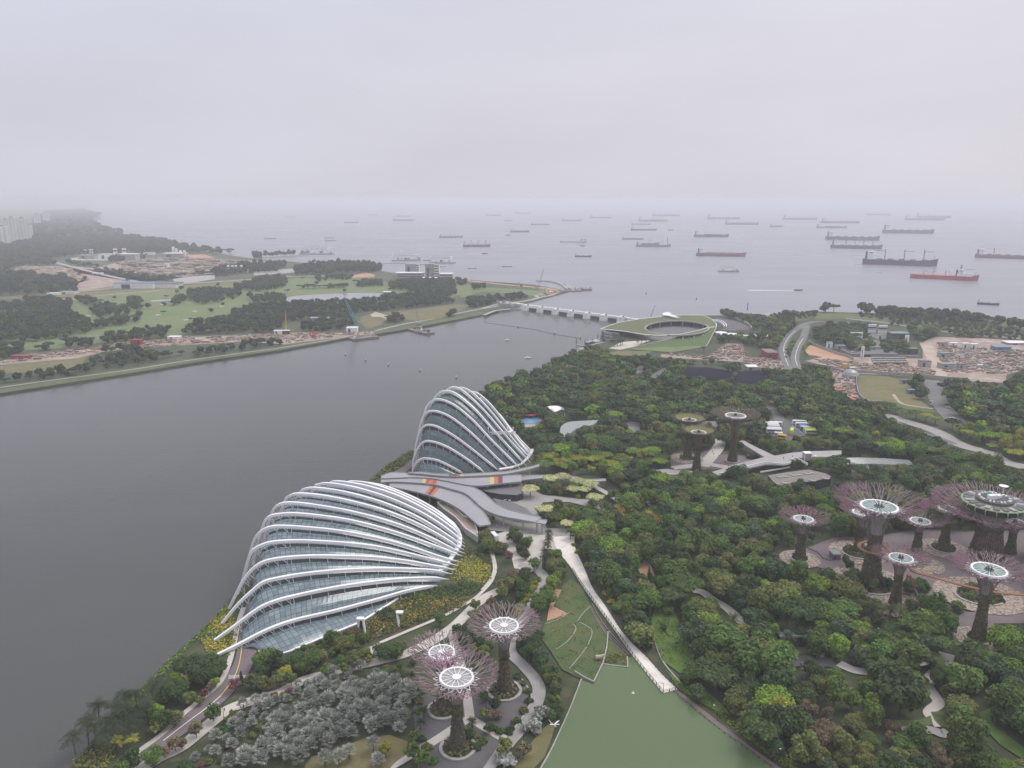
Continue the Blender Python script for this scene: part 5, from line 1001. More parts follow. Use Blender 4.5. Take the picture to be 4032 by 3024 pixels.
def barge(lab,win,x0,x1,y,m='rust',clutter=8,hh=3,deep=14,frame=0,posts=0,z=0):
 a,c=P(*z1(win,x0,y[0]),0),P(*z1(win,x1,y[1]),0);d=c-a;L_=d.length;mid=(a+c)/2;an=math.atan2(d.y,d.x);rgb=random.Random(int(x0));nn=Vector((-math.sin(an),math.cos(an),0));nn=nn if nn.y>0 else -nn;ax=Vector((math.cos(an),math.sin(an),0));mid=mid+nn*deep/2;t0=thing('barge',lab,'barge',mid)
 b=MB();b.box((mid.x,mid.y,hh/2-.3),(L_,deep,hh+.6),an,taper=1.0);b.build('hull',M[m],t0)
 for k in range(clutter):q=mid+ax*(L_*(rgb.random()-.5)*.9)+nn*(deep*(rgb.random()-.5)*.7);w=L_*.03*(1+rgb.random());h=w*(.5+rgb.random());b=MB();b.box((q.x,q.y,hh+h/2),(w*1.6,w,h),an);b.build('deck_load',M[rgb.choice(['concrete','rust','white','grey'])],t0)
 if frame:
  b=MB();ln=[]
  for k in range(13):q=mid+ax*(L_*(-.42+.84*k/12));ln.append((q.x,q.y,hh+frame*(.55+.45*(k%2))));
  b.tube(ln,L_*.006,4);ln2=[(p[0],p[1],hh+frame*.5)for p in ln];b.tube(ln2,L_*.006,4);b.tube([ln2[0],(ln2[0][0],ln2[0][1],hh)],L_*.006,4);b.tube([ln2[-1],(ln2[-1][0],ln2[-1][1],hh)],L_*.006,4);b.build('conveyor',M['grey'],t0)
  q=mid+ax*L_*.36;b=MB();b.box((q.x,q.y,hh+frame*.35),(L_*.08,deep*.6,frame*.7),an);b.build('wheelhouse',M['white'],t0)
 for k in range(posts):q=mid+ax*(L_*(-.45+.9*k/max(1,posts-1)));b=MB();b.tube([(q.x,q.y,-.5),(q.x,q.y,hh+4)],.5,5);b.build('mooring_pile',M['rust'],t0)
barge('flat empty barge moored at the far bank near the teal crane','B',785,992,(1190,1168),'rust',5,2.2,17);barge('piled work barge with rusty columns at the far bank','B',1205,1362,(1105,1142),'rust',9,2.0,15,posts=9)
barge('loading barge with long conveyors at the causeway end, leftmost','B',355,615,(507,508),'grey',9,4,40,26);barge('loading barge with conveyor frames behind the twin blocks, left one','B',1098,1320,(560,556),'grey',8,4,36,22);barge('small loading barge between the two big ones','B',1340,1400,(558,558),'grey',4,3,24,14);barge('loading barge with conveyor frames behind the twin blocks, right one','B',1385,1580,(578,580),'grey',8,4,36,22)
barge('dark dock barge off the tip of the sandy point','C',735,868,(796,794),'rust',8,3.5,16,0,4);barge('dark long pier at the tip of the sandy point','C',630,790,(806,800),'rust',6,2.5,14)
# ships at anchor
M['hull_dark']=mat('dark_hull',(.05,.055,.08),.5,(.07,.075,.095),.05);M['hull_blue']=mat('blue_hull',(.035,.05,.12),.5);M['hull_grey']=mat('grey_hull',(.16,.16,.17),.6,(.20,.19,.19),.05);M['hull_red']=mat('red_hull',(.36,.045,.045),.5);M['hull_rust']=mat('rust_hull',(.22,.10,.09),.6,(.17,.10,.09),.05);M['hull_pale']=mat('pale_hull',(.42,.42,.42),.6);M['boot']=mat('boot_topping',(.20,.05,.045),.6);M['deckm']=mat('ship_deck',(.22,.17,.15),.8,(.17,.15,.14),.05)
def ship(lab,win,x0,x1,yw,kind='bulk',hull='hull_dark',house=-1,cranes=0,cat='ship',name='cargo_ship',tall=1.0,boot=True,turn=0.0,hf=.055):
 q=P(*z1(win,(x0+x1)/2,yw),0);d=proj(q.x,q.y,0)[2];L_=(x1-x0)/ZW[win][2]/FPX*d;az=-math.atan2(q.x,q.y)+turn;t0=thing(name,lab,cat,q,'ships at anchor in the strait');B_=L_*.16;F_=L_*hf*tall;ca,sa=math.cos(az),math.sin(az)
 if turn:L_/=max(.35,abs(math.cos(turn)))
 ca,sa=math.cos(az),math.sin(az)
 def W_(x,y,z):return(q.x+x*L_*ca-y*sa,q.y+x*L_*sa+y*ca+B_/2,z)
 def bx(b,x,y,z,lx,ly,h):b.box(W_(x,y,z+h/2),(lx*L_,ly,h),az)
 st=[(-.5,.30,1.10),(-.47,.44,1.05),(-.38,.5,1),(.28,.5,1),(.40,.36,1.12),(.47,.14,1.35),(.5,.02,1.5)]
 s=1 if house<0 else -1
 if kind in('barge',):st=[(-.5,.48,1),(-.45,.5,1),(.45,.5,1),(.5,.46,1)]
 def loft(z0,z1f,ins,over):
  vs=[];fs=[]
  for x,w,hh in st:
   for sg in(-1,1):vs.append(W_(x*s*(1 if abs(x)<.45 or not over else 1),sg*w*B_*ins,z0));
   for sg in(1,-1):vs.append(W_((x+(.012 if x>.4 and over else 0))*s,sg*w*B_,z1f(hh)))
  for i in range(len(st)-1):
   for j in range(4):fs.append((i*4+j,i*4+(j+1)%4,i*4+4+(j+1)%4,i*4+4+j))
  fs+=[(0,1,2,3)[::-1],tuple(range(len(vs)-4,len(vs)))];return vs,fs
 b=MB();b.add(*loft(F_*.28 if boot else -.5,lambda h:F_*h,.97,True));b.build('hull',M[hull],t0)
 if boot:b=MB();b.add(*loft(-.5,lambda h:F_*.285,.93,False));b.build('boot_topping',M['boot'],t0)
 hx=-.40*s if kind!='offshore' else .24*s
 if kind=='barge':hx=.38*s
 hw=.075 if L_>120 else .11;b=MB();bx(b,hx,0,F_*.98,hw,B_*.86,F_*(1.25 if L_>60 else .8));o=b.build('deckhouse',M['white'],t0)
 b=MB();bx(b,hx+.006*s,0,F_*(2.2 if L_>60 else 1.75),hw*.75,B_*.98,F_*.4);b.build('bridge',M['white'],t0)
 b=MB();bx(b,hx+.006*s,0,F_*(2.30 if L_>60 else 1.85),hw*.78,B_*.99,F_*.14);b.build('bridge_windows',M['darkglass'],t0)
 b=MB();bx(b,hx-.055*s,0,F_,.03,B_*.25,F_*1.55);b.build('funnel',M['hull_dark' if hull!='hull_dark' else 'hull_rust'],t0)
 b=MB();b.tube([W_(hx,0,F_*2.4),W_(hx,0,F_*3.2)],L_*.0035,4);b.build('mast',M['grey'],t0);b=MB();b.tube([W_(.455*s,0,F_*1.3),W_(.455*s,0,F_*2.2)],L_*.0028,4);b.build('foremast',M['grey'],t0)
 if kind in('bulk','geared'):
  n=5 if L_>110 else 3
  for k in range(n):b=MB();bx(b,(-.27+.60*k/(n-1))*s,0,F_,.60/n*.62,B_*.62,F_*.22);b.build('hatch',M['deckm'],t0)
 if kind=='tanker':
  b=MB();b.tube([W_(-.3*s,0,F_*1.14),W_(.38*s,0,F_*1.14)],L_*.006,5);b.build('deck_pipe',M['deckm'],t0);b=MB();bx(b,.02,0,F_,.02,B_*.6,F_*.35);b.build('manifold',M['deckm'],t0)
 if kind=='container':b=MB();bx(b,.05*s,0,F_,.5,B_*.8,F_*.35);b.build('deck_cargo',M['hull_grey'],t0)
 if kind=='barge':b=MB();bx(b,hx,0,F_,.2,B_*.8,F_*1.4);b.build('stern_block',M['hull_pale'],t0)
 if kind=='offshore':
  b=MB();bx(b,.30*s,0,F_*1.0,.22,B_*.9,F_*.75);b.build('forecastle',M['white'],t0);b=MB();b.lathe([(L_*.065,0),(L_*.065,L_*.006)],12,W_(.37*s,0,F_*2.75));b.build('helipad',M['grey'],t0)
  b=MB();bx(b,.24*s,0,F_*2.7,.03,B_*.3,F_*1.1);b.build('radar_mast',M['grey'],t0)
  for k,x in enumerate((-.3,-.24,-.16,-.1,.02,.08)):b=MB();b.tube([W_(x*s,B_*.2*(-1)**k,F_),W_(x*s,B_*.2*(-1)**k,F_*(1.7+.5*(k%3)))],L_*.006,5);b.tube([W_(x*s,0,F_*1.7),W_((x+.06)*s,0,F_*2.1)],L_*.004,4);b.build('deck_gear',M['white' if k%2 else 'grey'],t0)
 if kind=='dredger':
  b=MB();bx(b,-.08*s,0,F_,.5,B_*.5,F_*.8);b.build('spoil_hopper',M['hull_grey'],t0);b=MB();b.tube([W_(.41*s,0,F_),W_(.41*s,0,F_*5)],L_*.009,6);b.build('spud_pole',M['hull_dark'],t0);b=MB();b.tube([W_(-.15*s,0,F_),W_(-.10*s,0,F_*4.4),W_(.02*s,0,F_*4.2)],L_*.006,5);b.build('boom',M['grey'],t0)
  b=MB();b.tube([W_(.02*s,0,F_*1.8),W_(.30*s,0,F_*2.6)],L_*.008,5);b.build('pipe_rack',M['hull_grey'],t0)
 for k in range(cranes):
  x=(-.20+.52*k/max(1,cranes-1))*s;b=MB();bx(b,x,0,F_,.014,L_*.014,F_*2.1);o=b.build('crane_post',M['hull_grey' if hull!='hull_rust' else 'hull_rust'],t0)
  b=MB();b.tube([W_(x,0,F_*2.7),W_(x+.13*s*(1 if k else -1),0,F_*2.75)],L_*.004,4);b.build('jib',M['hull_grey'],o)
 return t0
S=ship
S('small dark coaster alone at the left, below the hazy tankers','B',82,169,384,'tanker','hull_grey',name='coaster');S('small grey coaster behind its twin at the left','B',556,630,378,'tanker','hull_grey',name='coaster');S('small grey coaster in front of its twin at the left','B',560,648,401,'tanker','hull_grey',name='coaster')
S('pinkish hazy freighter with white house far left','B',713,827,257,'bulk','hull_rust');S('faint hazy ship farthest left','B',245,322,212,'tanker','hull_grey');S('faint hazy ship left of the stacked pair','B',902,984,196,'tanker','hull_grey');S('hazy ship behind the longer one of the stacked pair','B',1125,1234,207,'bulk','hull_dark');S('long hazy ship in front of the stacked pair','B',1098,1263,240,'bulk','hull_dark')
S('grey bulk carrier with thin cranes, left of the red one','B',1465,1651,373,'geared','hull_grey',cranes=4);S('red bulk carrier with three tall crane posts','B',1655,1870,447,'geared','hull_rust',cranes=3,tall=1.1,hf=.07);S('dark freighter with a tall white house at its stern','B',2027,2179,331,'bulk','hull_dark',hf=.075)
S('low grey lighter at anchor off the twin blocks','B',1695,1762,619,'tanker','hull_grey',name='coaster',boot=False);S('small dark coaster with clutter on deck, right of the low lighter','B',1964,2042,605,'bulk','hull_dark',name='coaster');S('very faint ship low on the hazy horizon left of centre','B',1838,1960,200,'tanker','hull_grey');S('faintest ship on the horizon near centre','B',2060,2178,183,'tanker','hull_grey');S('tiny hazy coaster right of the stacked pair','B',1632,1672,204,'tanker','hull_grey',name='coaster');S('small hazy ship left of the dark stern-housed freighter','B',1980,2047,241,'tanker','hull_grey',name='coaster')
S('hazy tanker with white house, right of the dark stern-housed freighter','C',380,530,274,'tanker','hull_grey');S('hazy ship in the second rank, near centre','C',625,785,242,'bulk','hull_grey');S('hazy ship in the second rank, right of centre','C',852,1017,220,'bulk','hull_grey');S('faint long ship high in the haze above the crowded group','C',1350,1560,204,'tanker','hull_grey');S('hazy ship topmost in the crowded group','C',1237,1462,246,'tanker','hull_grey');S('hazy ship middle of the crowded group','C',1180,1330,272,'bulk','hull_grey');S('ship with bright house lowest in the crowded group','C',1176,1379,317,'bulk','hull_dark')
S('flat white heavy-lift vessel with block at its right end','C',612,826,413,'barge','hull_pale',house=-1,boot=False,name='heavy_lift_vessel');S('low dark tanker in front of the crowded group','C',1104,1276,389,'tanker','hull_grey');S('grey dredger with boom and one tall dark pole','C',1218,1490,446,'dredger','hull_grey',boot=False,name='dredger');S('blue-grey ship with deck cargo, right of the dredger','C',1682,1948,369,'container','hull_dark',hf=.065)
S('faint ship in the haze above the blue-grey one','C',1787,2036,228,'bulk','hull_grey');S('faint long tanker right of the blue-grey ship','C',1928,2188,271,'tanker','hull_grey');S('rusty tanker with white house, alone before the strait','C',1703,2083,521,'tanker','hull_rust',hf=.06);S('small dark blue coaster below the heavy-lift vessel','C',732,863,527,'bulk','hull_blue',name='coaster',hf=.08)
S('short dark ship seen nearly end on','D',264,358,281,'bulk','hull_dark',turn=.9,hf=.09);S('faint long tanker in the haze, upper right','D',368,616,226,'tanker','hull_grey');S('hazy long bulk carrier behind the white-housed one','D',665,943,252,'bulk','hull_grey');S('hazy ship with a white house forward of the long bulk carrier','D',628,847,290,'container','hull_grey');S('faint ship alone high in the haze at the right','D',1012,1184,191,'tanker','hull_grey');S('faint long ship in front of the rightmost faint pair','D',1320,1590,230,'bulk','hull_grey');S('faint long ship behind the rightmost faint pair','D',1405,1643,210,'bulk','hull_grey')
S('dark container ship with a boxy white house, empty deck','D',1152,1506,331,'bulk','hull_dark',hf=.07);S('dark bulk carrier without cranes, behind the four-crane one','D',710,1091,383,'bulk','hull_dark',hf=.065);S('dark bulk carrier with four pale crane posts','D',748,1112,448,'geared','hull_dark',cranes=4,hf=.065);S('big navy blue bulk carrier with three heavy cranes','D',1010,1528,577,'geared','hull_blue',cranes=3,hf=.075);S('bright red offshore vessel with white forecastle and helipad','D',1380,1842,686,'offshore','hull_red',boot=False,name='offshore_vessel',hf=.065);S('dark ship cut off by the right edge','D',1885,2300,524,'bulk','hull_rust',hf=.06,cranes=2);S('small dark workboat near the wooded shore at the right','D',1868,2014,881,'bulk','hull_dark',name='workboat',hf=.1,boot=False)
barge('dark crane barge with a raised ramp alone in the strait','C',1878,2033,(646,646),'grey',6,4,22,14)
M['foam']=mat('foam',(.62,.64,.66),.9)
def speedboat(lab,win,x,y,L_,wake):
 q=P(*z1(win,x,y),0);t0=thing('speedboat',lab,'boat',q);st=[(-.5,.14),(.1,.16),(.5,.01)];b=MB();vs=[];fs=[]
 for xx,w in st:vs+=[(q.x+xx*L_,q.y-w*L_,.0),(q.x+xx*L_,q.y+w*L_,.0),(q.x+xx*L_,q.y+w*L_*1.1,L_*.12),(q.x+xx*L_,q.y-w*L_*1.1,L_*.12)]
 for i in range(2):fs+=[(i*4+j,i*4+(j+1)%4,i*4+4+(j+1)%4,i*4+4+j)for j in range(4)]
 b.add(vs,fs+[(3,2,1,0),(8,9,10,11)]);b.build('hull',M['hull_dark' if wake else 'white'],t0);b=MB();b.box((q.x-L_*.05,q.y,L_*.19),(L_*.3,L_*.2,L_*.14));b.build('cabin',M['white'],t0)
 if wake:b=MB();b.add([(q.x-L_*.4,q.y-L_*.12,.05),(q.x-L_*.4,q.y+L_*.12,.05),(q.x-L_*wake,q.y+L_*.5,.05),(q.x-L_*wake,q.y-L_*.1,.05)],[(3,2,1,0)][::-1]);o=b.build('wake',M['foam']);o['kind']='structure'
for a in[('fast dark boat trailing a long wake off the wooded shore','D',478,769,18,6),('small boat with short wake below the red bulk carrier','B',1828,501,22,3),('small boat with wake left of the white heavy-lift vessel','B',2010,357,30,3),('small boat with wake under the white heavy-lift vessel','C',792,440,24,3),('tiny boat with a foam streak right of the crowded ships','C',1490,316,40,3),('small open boat near the lower right of the bay','B',2170,1328,9,0),('small buoy boat in the bay before the barrage','B',2006,1187,8,0)]:speedboat(*a)
for k,(x,y)in enumerate([(724,1305),(884,1350),(1064,1386),(1313,1432),(1601,1487)]):
 q=P(*z1('B',x,y),0);t0=thing('buoy','%s buoy from the left in the line across the bay'%ORD(k),'buoy',q,'buoys across the bay');b=MB();b.lathe([(.9,-.3),(1.0,.4),(.4,.9),(.3,1.2)],10,q);b.build('float',M['dark'],t0);b=MB();b.lathe([(.6,1.2),(.65,2.4),(.2,3.0)],8,q);b.build('daymark',M['white'],t0)
for k,(w,x,y)in enumerate([('D',84,918),('C',1693,866),('C',1295,822)]):
 q=P(*z1(w,x,y),0);t0=thing('beacon',['tall dark channel beacon off the beach','small dark buoy in the strait behind the grass roof','small dark buoy right of the crane jib'][k],'beacon',q);b=MB();b.lathe([(1.2,-.3),(1.2,.8)],8,q);b.build('float',M['dark'],t0);b=MB();b.tube([(q.x,q.y,.8),(q.x,q.y,12 if k==0 else 4)],.7,5);b.build('pole',M['dark'],t0)
fl=resample(smooth(zz('B',[(1890,975),(1840,1010),(1822,1045)]),4)+zz('C',[(12,1046),(150,1064),(260,1080),(410,1100),(510,1126),(640,1150),(775,1172)]),90);fw=[P(a,b_,0)for a,b_ in fl];t0=thing('float_line','long chain of dark floats fencing off the water before the barrage','float line',fw[45]);b=MB();b.tube([q+Vector((0,0,.1))for q in fw],.16,4);b.build('cable',M['dark'],t0)
for q in fw[::1]:b=MB();b.box((q.x,q.y,.1),(1.3,.6,.45));b.build('float',M['dark'],t0)
for k,i in enumerate((38,68,89)):q=fw[i];t0=thing('marker_post','%s white marker on the float line'%['left','middle','right'][k],'marker',q);b=MB();b.lathe([(1.0,0),(.9,1.5)],8,q);b.build('base',M['dark'],t0);b=MB();b.tube([(q.x,q.y,1.5),(q.x,q.y,5.5)],.45,6);b.build('post',M['white'],t0)
t0=thing('pontoon','dark boat pontoon with mooring posts left of the grass roofed building','pontoon',P(*z1('C',860,1215),0))
for pts in([(745,1218),(820,1230),(900,1213),(980,1196)],):A,B_=ribbon(zz('C',pts),3.0,.9,3);b=MB();b.slab(A,B_,.8)if A[0].y<B_[0].y else b.slab(B_,A,.8);b.build('deck',M['concrete'],t0)
for x,y in[(743,1220),(810,1232),(870,1222),(912,1188),(935,1205)]:q=P(*z1('C',x,y),0);b=MB();b.tube([(q.x,q.y,-.5),(q.x,q.y,9)],.45,6);b.build('mooring_post',M['dark'],t0)
for k,(x,y,m)in enumerate([(840,1212,'hull_blue'),(862,1205,'hull_blue'),(885,1200,'white'),(905,1196,'white'),(800,1262,'white')]):
 q=P(*z1('C',x,y),0);t0=thing('moored_boat',['blue','second blue','white','second white','long white'][k]+(' boat moored below the pontoon by the trees' if k==4 else ' boat moored at the pontoon'),'boat',q);b=MB();vs=[]
 for xx,w in((-5,1.5),(1,1.7),(5,.1)):vs+=[(q.x+xx,q.y-w,0),(q.x+xx,q.y+w,0),(q.x+xx,q.y+w*1.1,1.3),(q.x+xx,q.y-w*1.1,1.3)]
 b.add(vs,[(i*4+j,i*4+(j+1)%4,i*4+4+(j+1)%4,i*4+4+j)for i in(0,1)for j in range(4)]+[(3,2,1,0),(8,9,10,11)]);b.build('hull',M[m],t0);b=MB();b.box((q.x-1,q.y,1.9),(4,2.4,1.3));b.build('cabin',M['white'],t0)
for k in range(4):silo('F',855+17*k,283,392,17,'%s silo from the left in the left bank of striped silos'%ORD(k),True)
for k in range(4):silo('F',945+19*k,290,400,17,'%s silo from the left in the right bank of striped silos'%ORD(k),True)
for k in range(8):silo('F',700+14*k,350,408,14,'%s tank from the left in the white row beside the striped silos'%ORD(k),False)
for a in[('batching_plant','white plant house under the left bank of striped silos',858,925,372,402,'white','grey'),('batching_plant','white plant house under the right bank of striped silos',935,1008,378,410,'white','grey'),('shed','long shed with a green-grey roof right of the striped silos',1060,1215,362,425,'darkglass','greensh'),('conveyor_house','white box hall in front of the green-grey shed',1080,1180,395,422,'white','white'),('stair_tower','slim white tower at the right end of the green-grey shed',1178,1208,380,445,'white','white'),('site_building','white end hall left of the white tank row',660,715,390,432,'white','white'),('site_building','small two-storey white house with grey roof by the orange soil',497,543,440,490,'white','grey'),('shed','blue roofed open shed near the orange soil',580,660,470,505,'fac4','bluep'),('shed','green roofed shed with dark open front in the trees',1215,1285,495,545,'dark','greensh'),('shed','grey-green shed deep in the trees before the silos',880,960,480,520,'fac4','greensh'),('stair_tower','slim free-standing white tower on the worksite',792,815,478,580,'white','white'),('site_building','first white barrel roofed store on the right of the worksite',1680,1742,450,490,'white','white'),('site_building','second white barrel roofed store on the right of the worksite',1752,1815,455,497,'white','white'),('site_building','smaller white store left of the barrel roofed pair',1578,1640,438,462,'white','white'),('site_building','grey blue office hut by the dirt road',1485,1545,445,480,'fac4','slate'),('container','long navy blue container stack at the right',1965,2100,482,512,'bluep','bluep'),('site_building','long white roofed hall at the right edge',2080,2260,440,462,'concrete','white'),('shed','low shed with a green roof beside the dirt road',1492,1618,630,668,'fac4','greensh'),('site_building','grey site office among the material stacks',1645,1710,630,668,'fac4','slate'),('shed','grey lean-to at the worksite centre',1310,1400,605,660,'fac4','slate'),('site_building','white hut near the right edge of the worksite',1815,1855,632,655,'white','white'),('site_building','pale grey stacked cabins among the material yards',1480,1570,535,570,'concrete','greensh'),('site_building','white cabins row among the material yards',1625,1690,550,580,'white','grey'),('shed','long thin shelter over the truck park',710,1110,548,562,'fac4','slate'),('shed','small shed between trees and dry field',1145,1215,770,800,'fac4','slate'),('water_tank','dark blue tank box under the trees by the dry field',1205,1268,858,890,'bluep','bluep'),('site_building','pale hut by the excavation fence',505,550,645,680,'concrete','concrete'),('site_building','concrete box on the excavation edge',700,745,660,690,'concrete','white')]:
 if 'greensh' not in M:M['greensh']=mat('green_sheet_roof',(.13,.20,.18),.6,(.16,.22,.20),.2)
 boxb(a[0],a[1],{'batching_plant':'plant','shed':'shed','container':'container','water_tank':'tank','stair_tower':'tower','conveyor_house':'building'}.get(a[0],'building'),'F',*a[2:8])
wall_line('long pale hoarding curving round the orange soil',zz('F',[(335,440),(400,475),(560,535),(680,570),(725,595)]),3.5,.4,'concrete','hoarding');wall_line('long pale concrete wall along the top of the dry field',zz('F',[(740,702),(900,712),(1010,722),(1210,735),(1500,760),(1700,775)]),3.5,.8,'concrete','site_wall');wall_line('dark curved retaining edge of the excavation beside the dry field',zz('F',[(752,715),(760,860),(800,930),(870,970)]),2.5,.6,'grey','site_wall')
M['redwhite']=mat('red_white_barrier',(.6,.12,.10),.7);stripes(M['redwhite'],.25,3.2,(1,0,0));wall_line('red and white striped barrier along the excavation edge by the wood',zz('F',[(550,838),(640,900),(760,955),(850,970)]),1.4,.7,'redwhite','barrier');wall_line('short red and white barrier across the excavation',zz('F',[(580,862),(665,852)]),1.4,.7,'redwhite','barrier')
dq=P(*z1('F',700,738));t0=thing('dome_tent','pale green-grey inflatable dome on the excavation yard','dome',dq);b=MB();b.lathe([(9,0),(8.6,3),(6.5,6),(3,8),(.1,8.4)],20,dq);b.build('shell',M['paleglass'],t0);b=MB();b.box((dq.x,dq.y-9.5,GZ+1.6),(3,3,3.2));b.build('entrance',M['grey'],t0)
M['truckw']=mat('truck_paint',(.55,.54,.52),.6,rnd=.25)
def build_truck(lab,q,rz,group=None):
 t0=thing('mixer_truck',lab,'truck',q,group);q=Vector((0,0,0));t0.location=(0,0,0);b=MB();b.box((3.2,0,1.7),(2.0,2.4,2.4));b.build('cab',M['truckw'],t0);b=MB();b.box((-.3,0,.9),(8.2,2.2,.5));b.build('chassis',M['dark'],t0)
 b=MB();b.tube([(-4,0,3.1),(-2.5,0,2.9),(0,0,2.4),(1.8,0,2.1)],[.7,1.35,1.4,.8],10);b.build('drum',M['concrete'],t0)
 for x in(3.1,-1.2,-2.6):
  b=MB();b.tube([(x,-1.25,.5),(x,1.25,.5)],.5,10);b.build('wheels',M['dark'],t0)
 return t0
tr0=build_truck('',Vector((0,0,0)),0);rgt=random.Random(5);first=True
for r_,y in enumerate((592,612,630)):
 for k in range(13):
  q=P(*z1('F',900+k*22+r_*8,y));lab='%s mixer truck from the left in the %s parked row on the worksite'%(ORD(k),['back','middle','front'][r_])
  if first:tr0.location=q;tr0.rotation_euler=(0,0,1.5);tr0['label']=lab;tr0['group']='mixer trucks parked in rows';first=False
  else:dup(tr0,q,1.5+rgt.random()*.2,label=lab,group='mixer trucks parked in rows')
def debris(name,lab,poly,n,smin,smax,mats_,seed,win='F',h=1.0):
 rg=np.random.default_rng(seed);w=G(zz(win,poly));xs=[q.x for q in w];ys=[q.y for q in w];b=MB();k=0
 while k<n:
  x=min(xs)+rg.random()*(max(xs)-min(xs));y=min(ys)+rg.random()*(max(ys)-min(ys))
  if not in_poly([x],[y],[(q.x,q.y)for q in w])[0]:continue
  s=smin+(smax-smin)*rg.random()**2;l=s*(1+2.5*rg.random());hh=(.4+.7*rg.random())*s*h;b.box((x,y,GZ+.5+hh/2),(l,s,hh),(0 if rg.random()<.6 else 1.5)+rg.normal()*.15,int(rg.integers(0,len(mats_))));k+=1
 tag(b.build(name,[M[m]for m in mats_]),lab,'building materials',kind='stuff')
CL=['concrete','rust','rust','soil','soil','sand','redsoil','redsoil','greypath','timber','soil','rust']
debris('material_stacks','clutter of planks, pipes and pallets strewn over the middle of the worksite',[(380,585),(600,600),(880,640),(1180,640),(1440,690),(1420,740),(1000,712),(740,700),(540,690),(500,640)],1300,.4,2.2,CL,3)
debris('material_stacks','clutter of material yards on the right of the worksite',[(1450,440),(1560,470),(2230,520),(2230,660),(2050,720),(1520,700),(1480,560)],1300,.4,2.2,CL+['greensh'],4);debris('material_stacks','litter of planks and steel on the worksite behind the shade nets',[(900,542),(1300,562),(1460,455),(1600,455),(1625,560),(1935,605),(1955,675),(1760,655),(1640,610),(1300,590)],650,.4,2.2,CL,5,'E')
debris('material_stacks','scattered spoil and planks on the cleared excavation by the dry field',[(480,640),(740,712),(750,880),(850,955),(780,950),(550,845),(540,700)],260,.4,1.8,CL,14)
debris('earth_heaps','rubble and earth heaps covering the far worksite',[(860,622),(1100,590),(1500,592),(1800,612),(1600,680),(1300,718),(1080,708),(900,658)],800,3,14,['soil','redsoil','sand','concrete','farland','rust'],6,'A',.45);debris('earth_heaps','rubble heaps on the left far clearing',[(120,655),(420,645),(560,690),(620,740),(560,760),(400,735)],260,3,12,['soil','redsoil','sand','concrete'],7,'A',.4)
debris('material_stacks','clutter along the far bank worksite road',[(0,1340),(350,1275),(900,1200),(1500,1155),(2028,1140),(2028,1175),(1500,1200),(750,1260),(0,1355)],520,.7,3.2,CL,8,'A',.7);debris('material_stacks','clutter on the far bank worksite by the teal crane',[(0,1140),(300,1125),(600,1130),(960,1110),(950,1140),(700,1150),(240,1215),(0,1195)],300,.7,3.0,CL,9,'B',.7);debris('material_stacks','clutter on the sandy point by the lattice crane',[(380,772),(470,776),(630,802),(560,826),(450,845),(410,835),(520,800)],140,.8,3,CL,10,'C',.7)
M['redcont']=mat('red_container',(.24,.05,.045),.6)
for k,(x,y)in enumerate([(962,1215),(985,1214),(1010,1212)]):boxb('steel_box',['left','middle','right'][k]+' of three tall dark red steel boxes on the far bank road','container','A',x-10,x+10,1180,y+15,'redcont','redcont',9)
boxb('container','long low red-brown container by the far bank road at the left','container','A',80,205,1295,1318,'redcont','redcont',8);boxb('gate_frame','white portal frame beside the yellow crane','frame','B',158,278,1112,1140,'darkglass','white',6);boxb('site_building','white hut row at the foot of the teal crane','building','B',730,815,1090,1125,'white','white',12);boxb('shed','long grey roofed shelter in the far bank trees','shed','B',445,605,1012,1035,'fac4','grey',12);boxb('pavilion','low dark roofed pavilion on the far bank lawn near the point','pavilion','C',205,305,812,835,'darkglass','slate',14);boxb('clubhouse','white roofed house at the right end of the pond','building','B',1020,1085,805,830,'fac4','white',14)
M['net']=mat('black_shade_net',(.010,.010,.022),.95,(.016,.016,.032),.3,spec=.05);stripes(M['net'],.16,.55,(.2,.98,0))
for lab,pts in[('large black shade net roof over the plant nursery, left one',[(1115,655),(1300,655),(1515,690),(1485,775),(1250,760),(1055,735)]),('black shade net roof over the plant nursery, right one',[(1565,690),(1750,680),(1850,790),(1680,800),(1525,785)])]:
 p_=G(zz('E',pts),5.5);c=sum(p_,Vector())/len(p_);t0=thing('shade_net',lab,'shade net',(c.x,c.y,GZ));b=MB();b.prism([(q.x,q.y)for q in p_],5.4,5.5);b.build('net',M['net'],t0);excl(zz('E',pts))
 for q in p_:b=MB();b.tube([(q.x,q.y,GZ),(q.x,q.y,5.4)],.12,4);b.build('post',M['grey'],t0)
boxb('site_building','white vaulted hut behind the right shade net','building','E',1645,1735,655,682,'grey','white',12);boxb('site_building','dark site box with pale rim by the road','building','E',1812,1905,530,585,'redcont','rust',24)
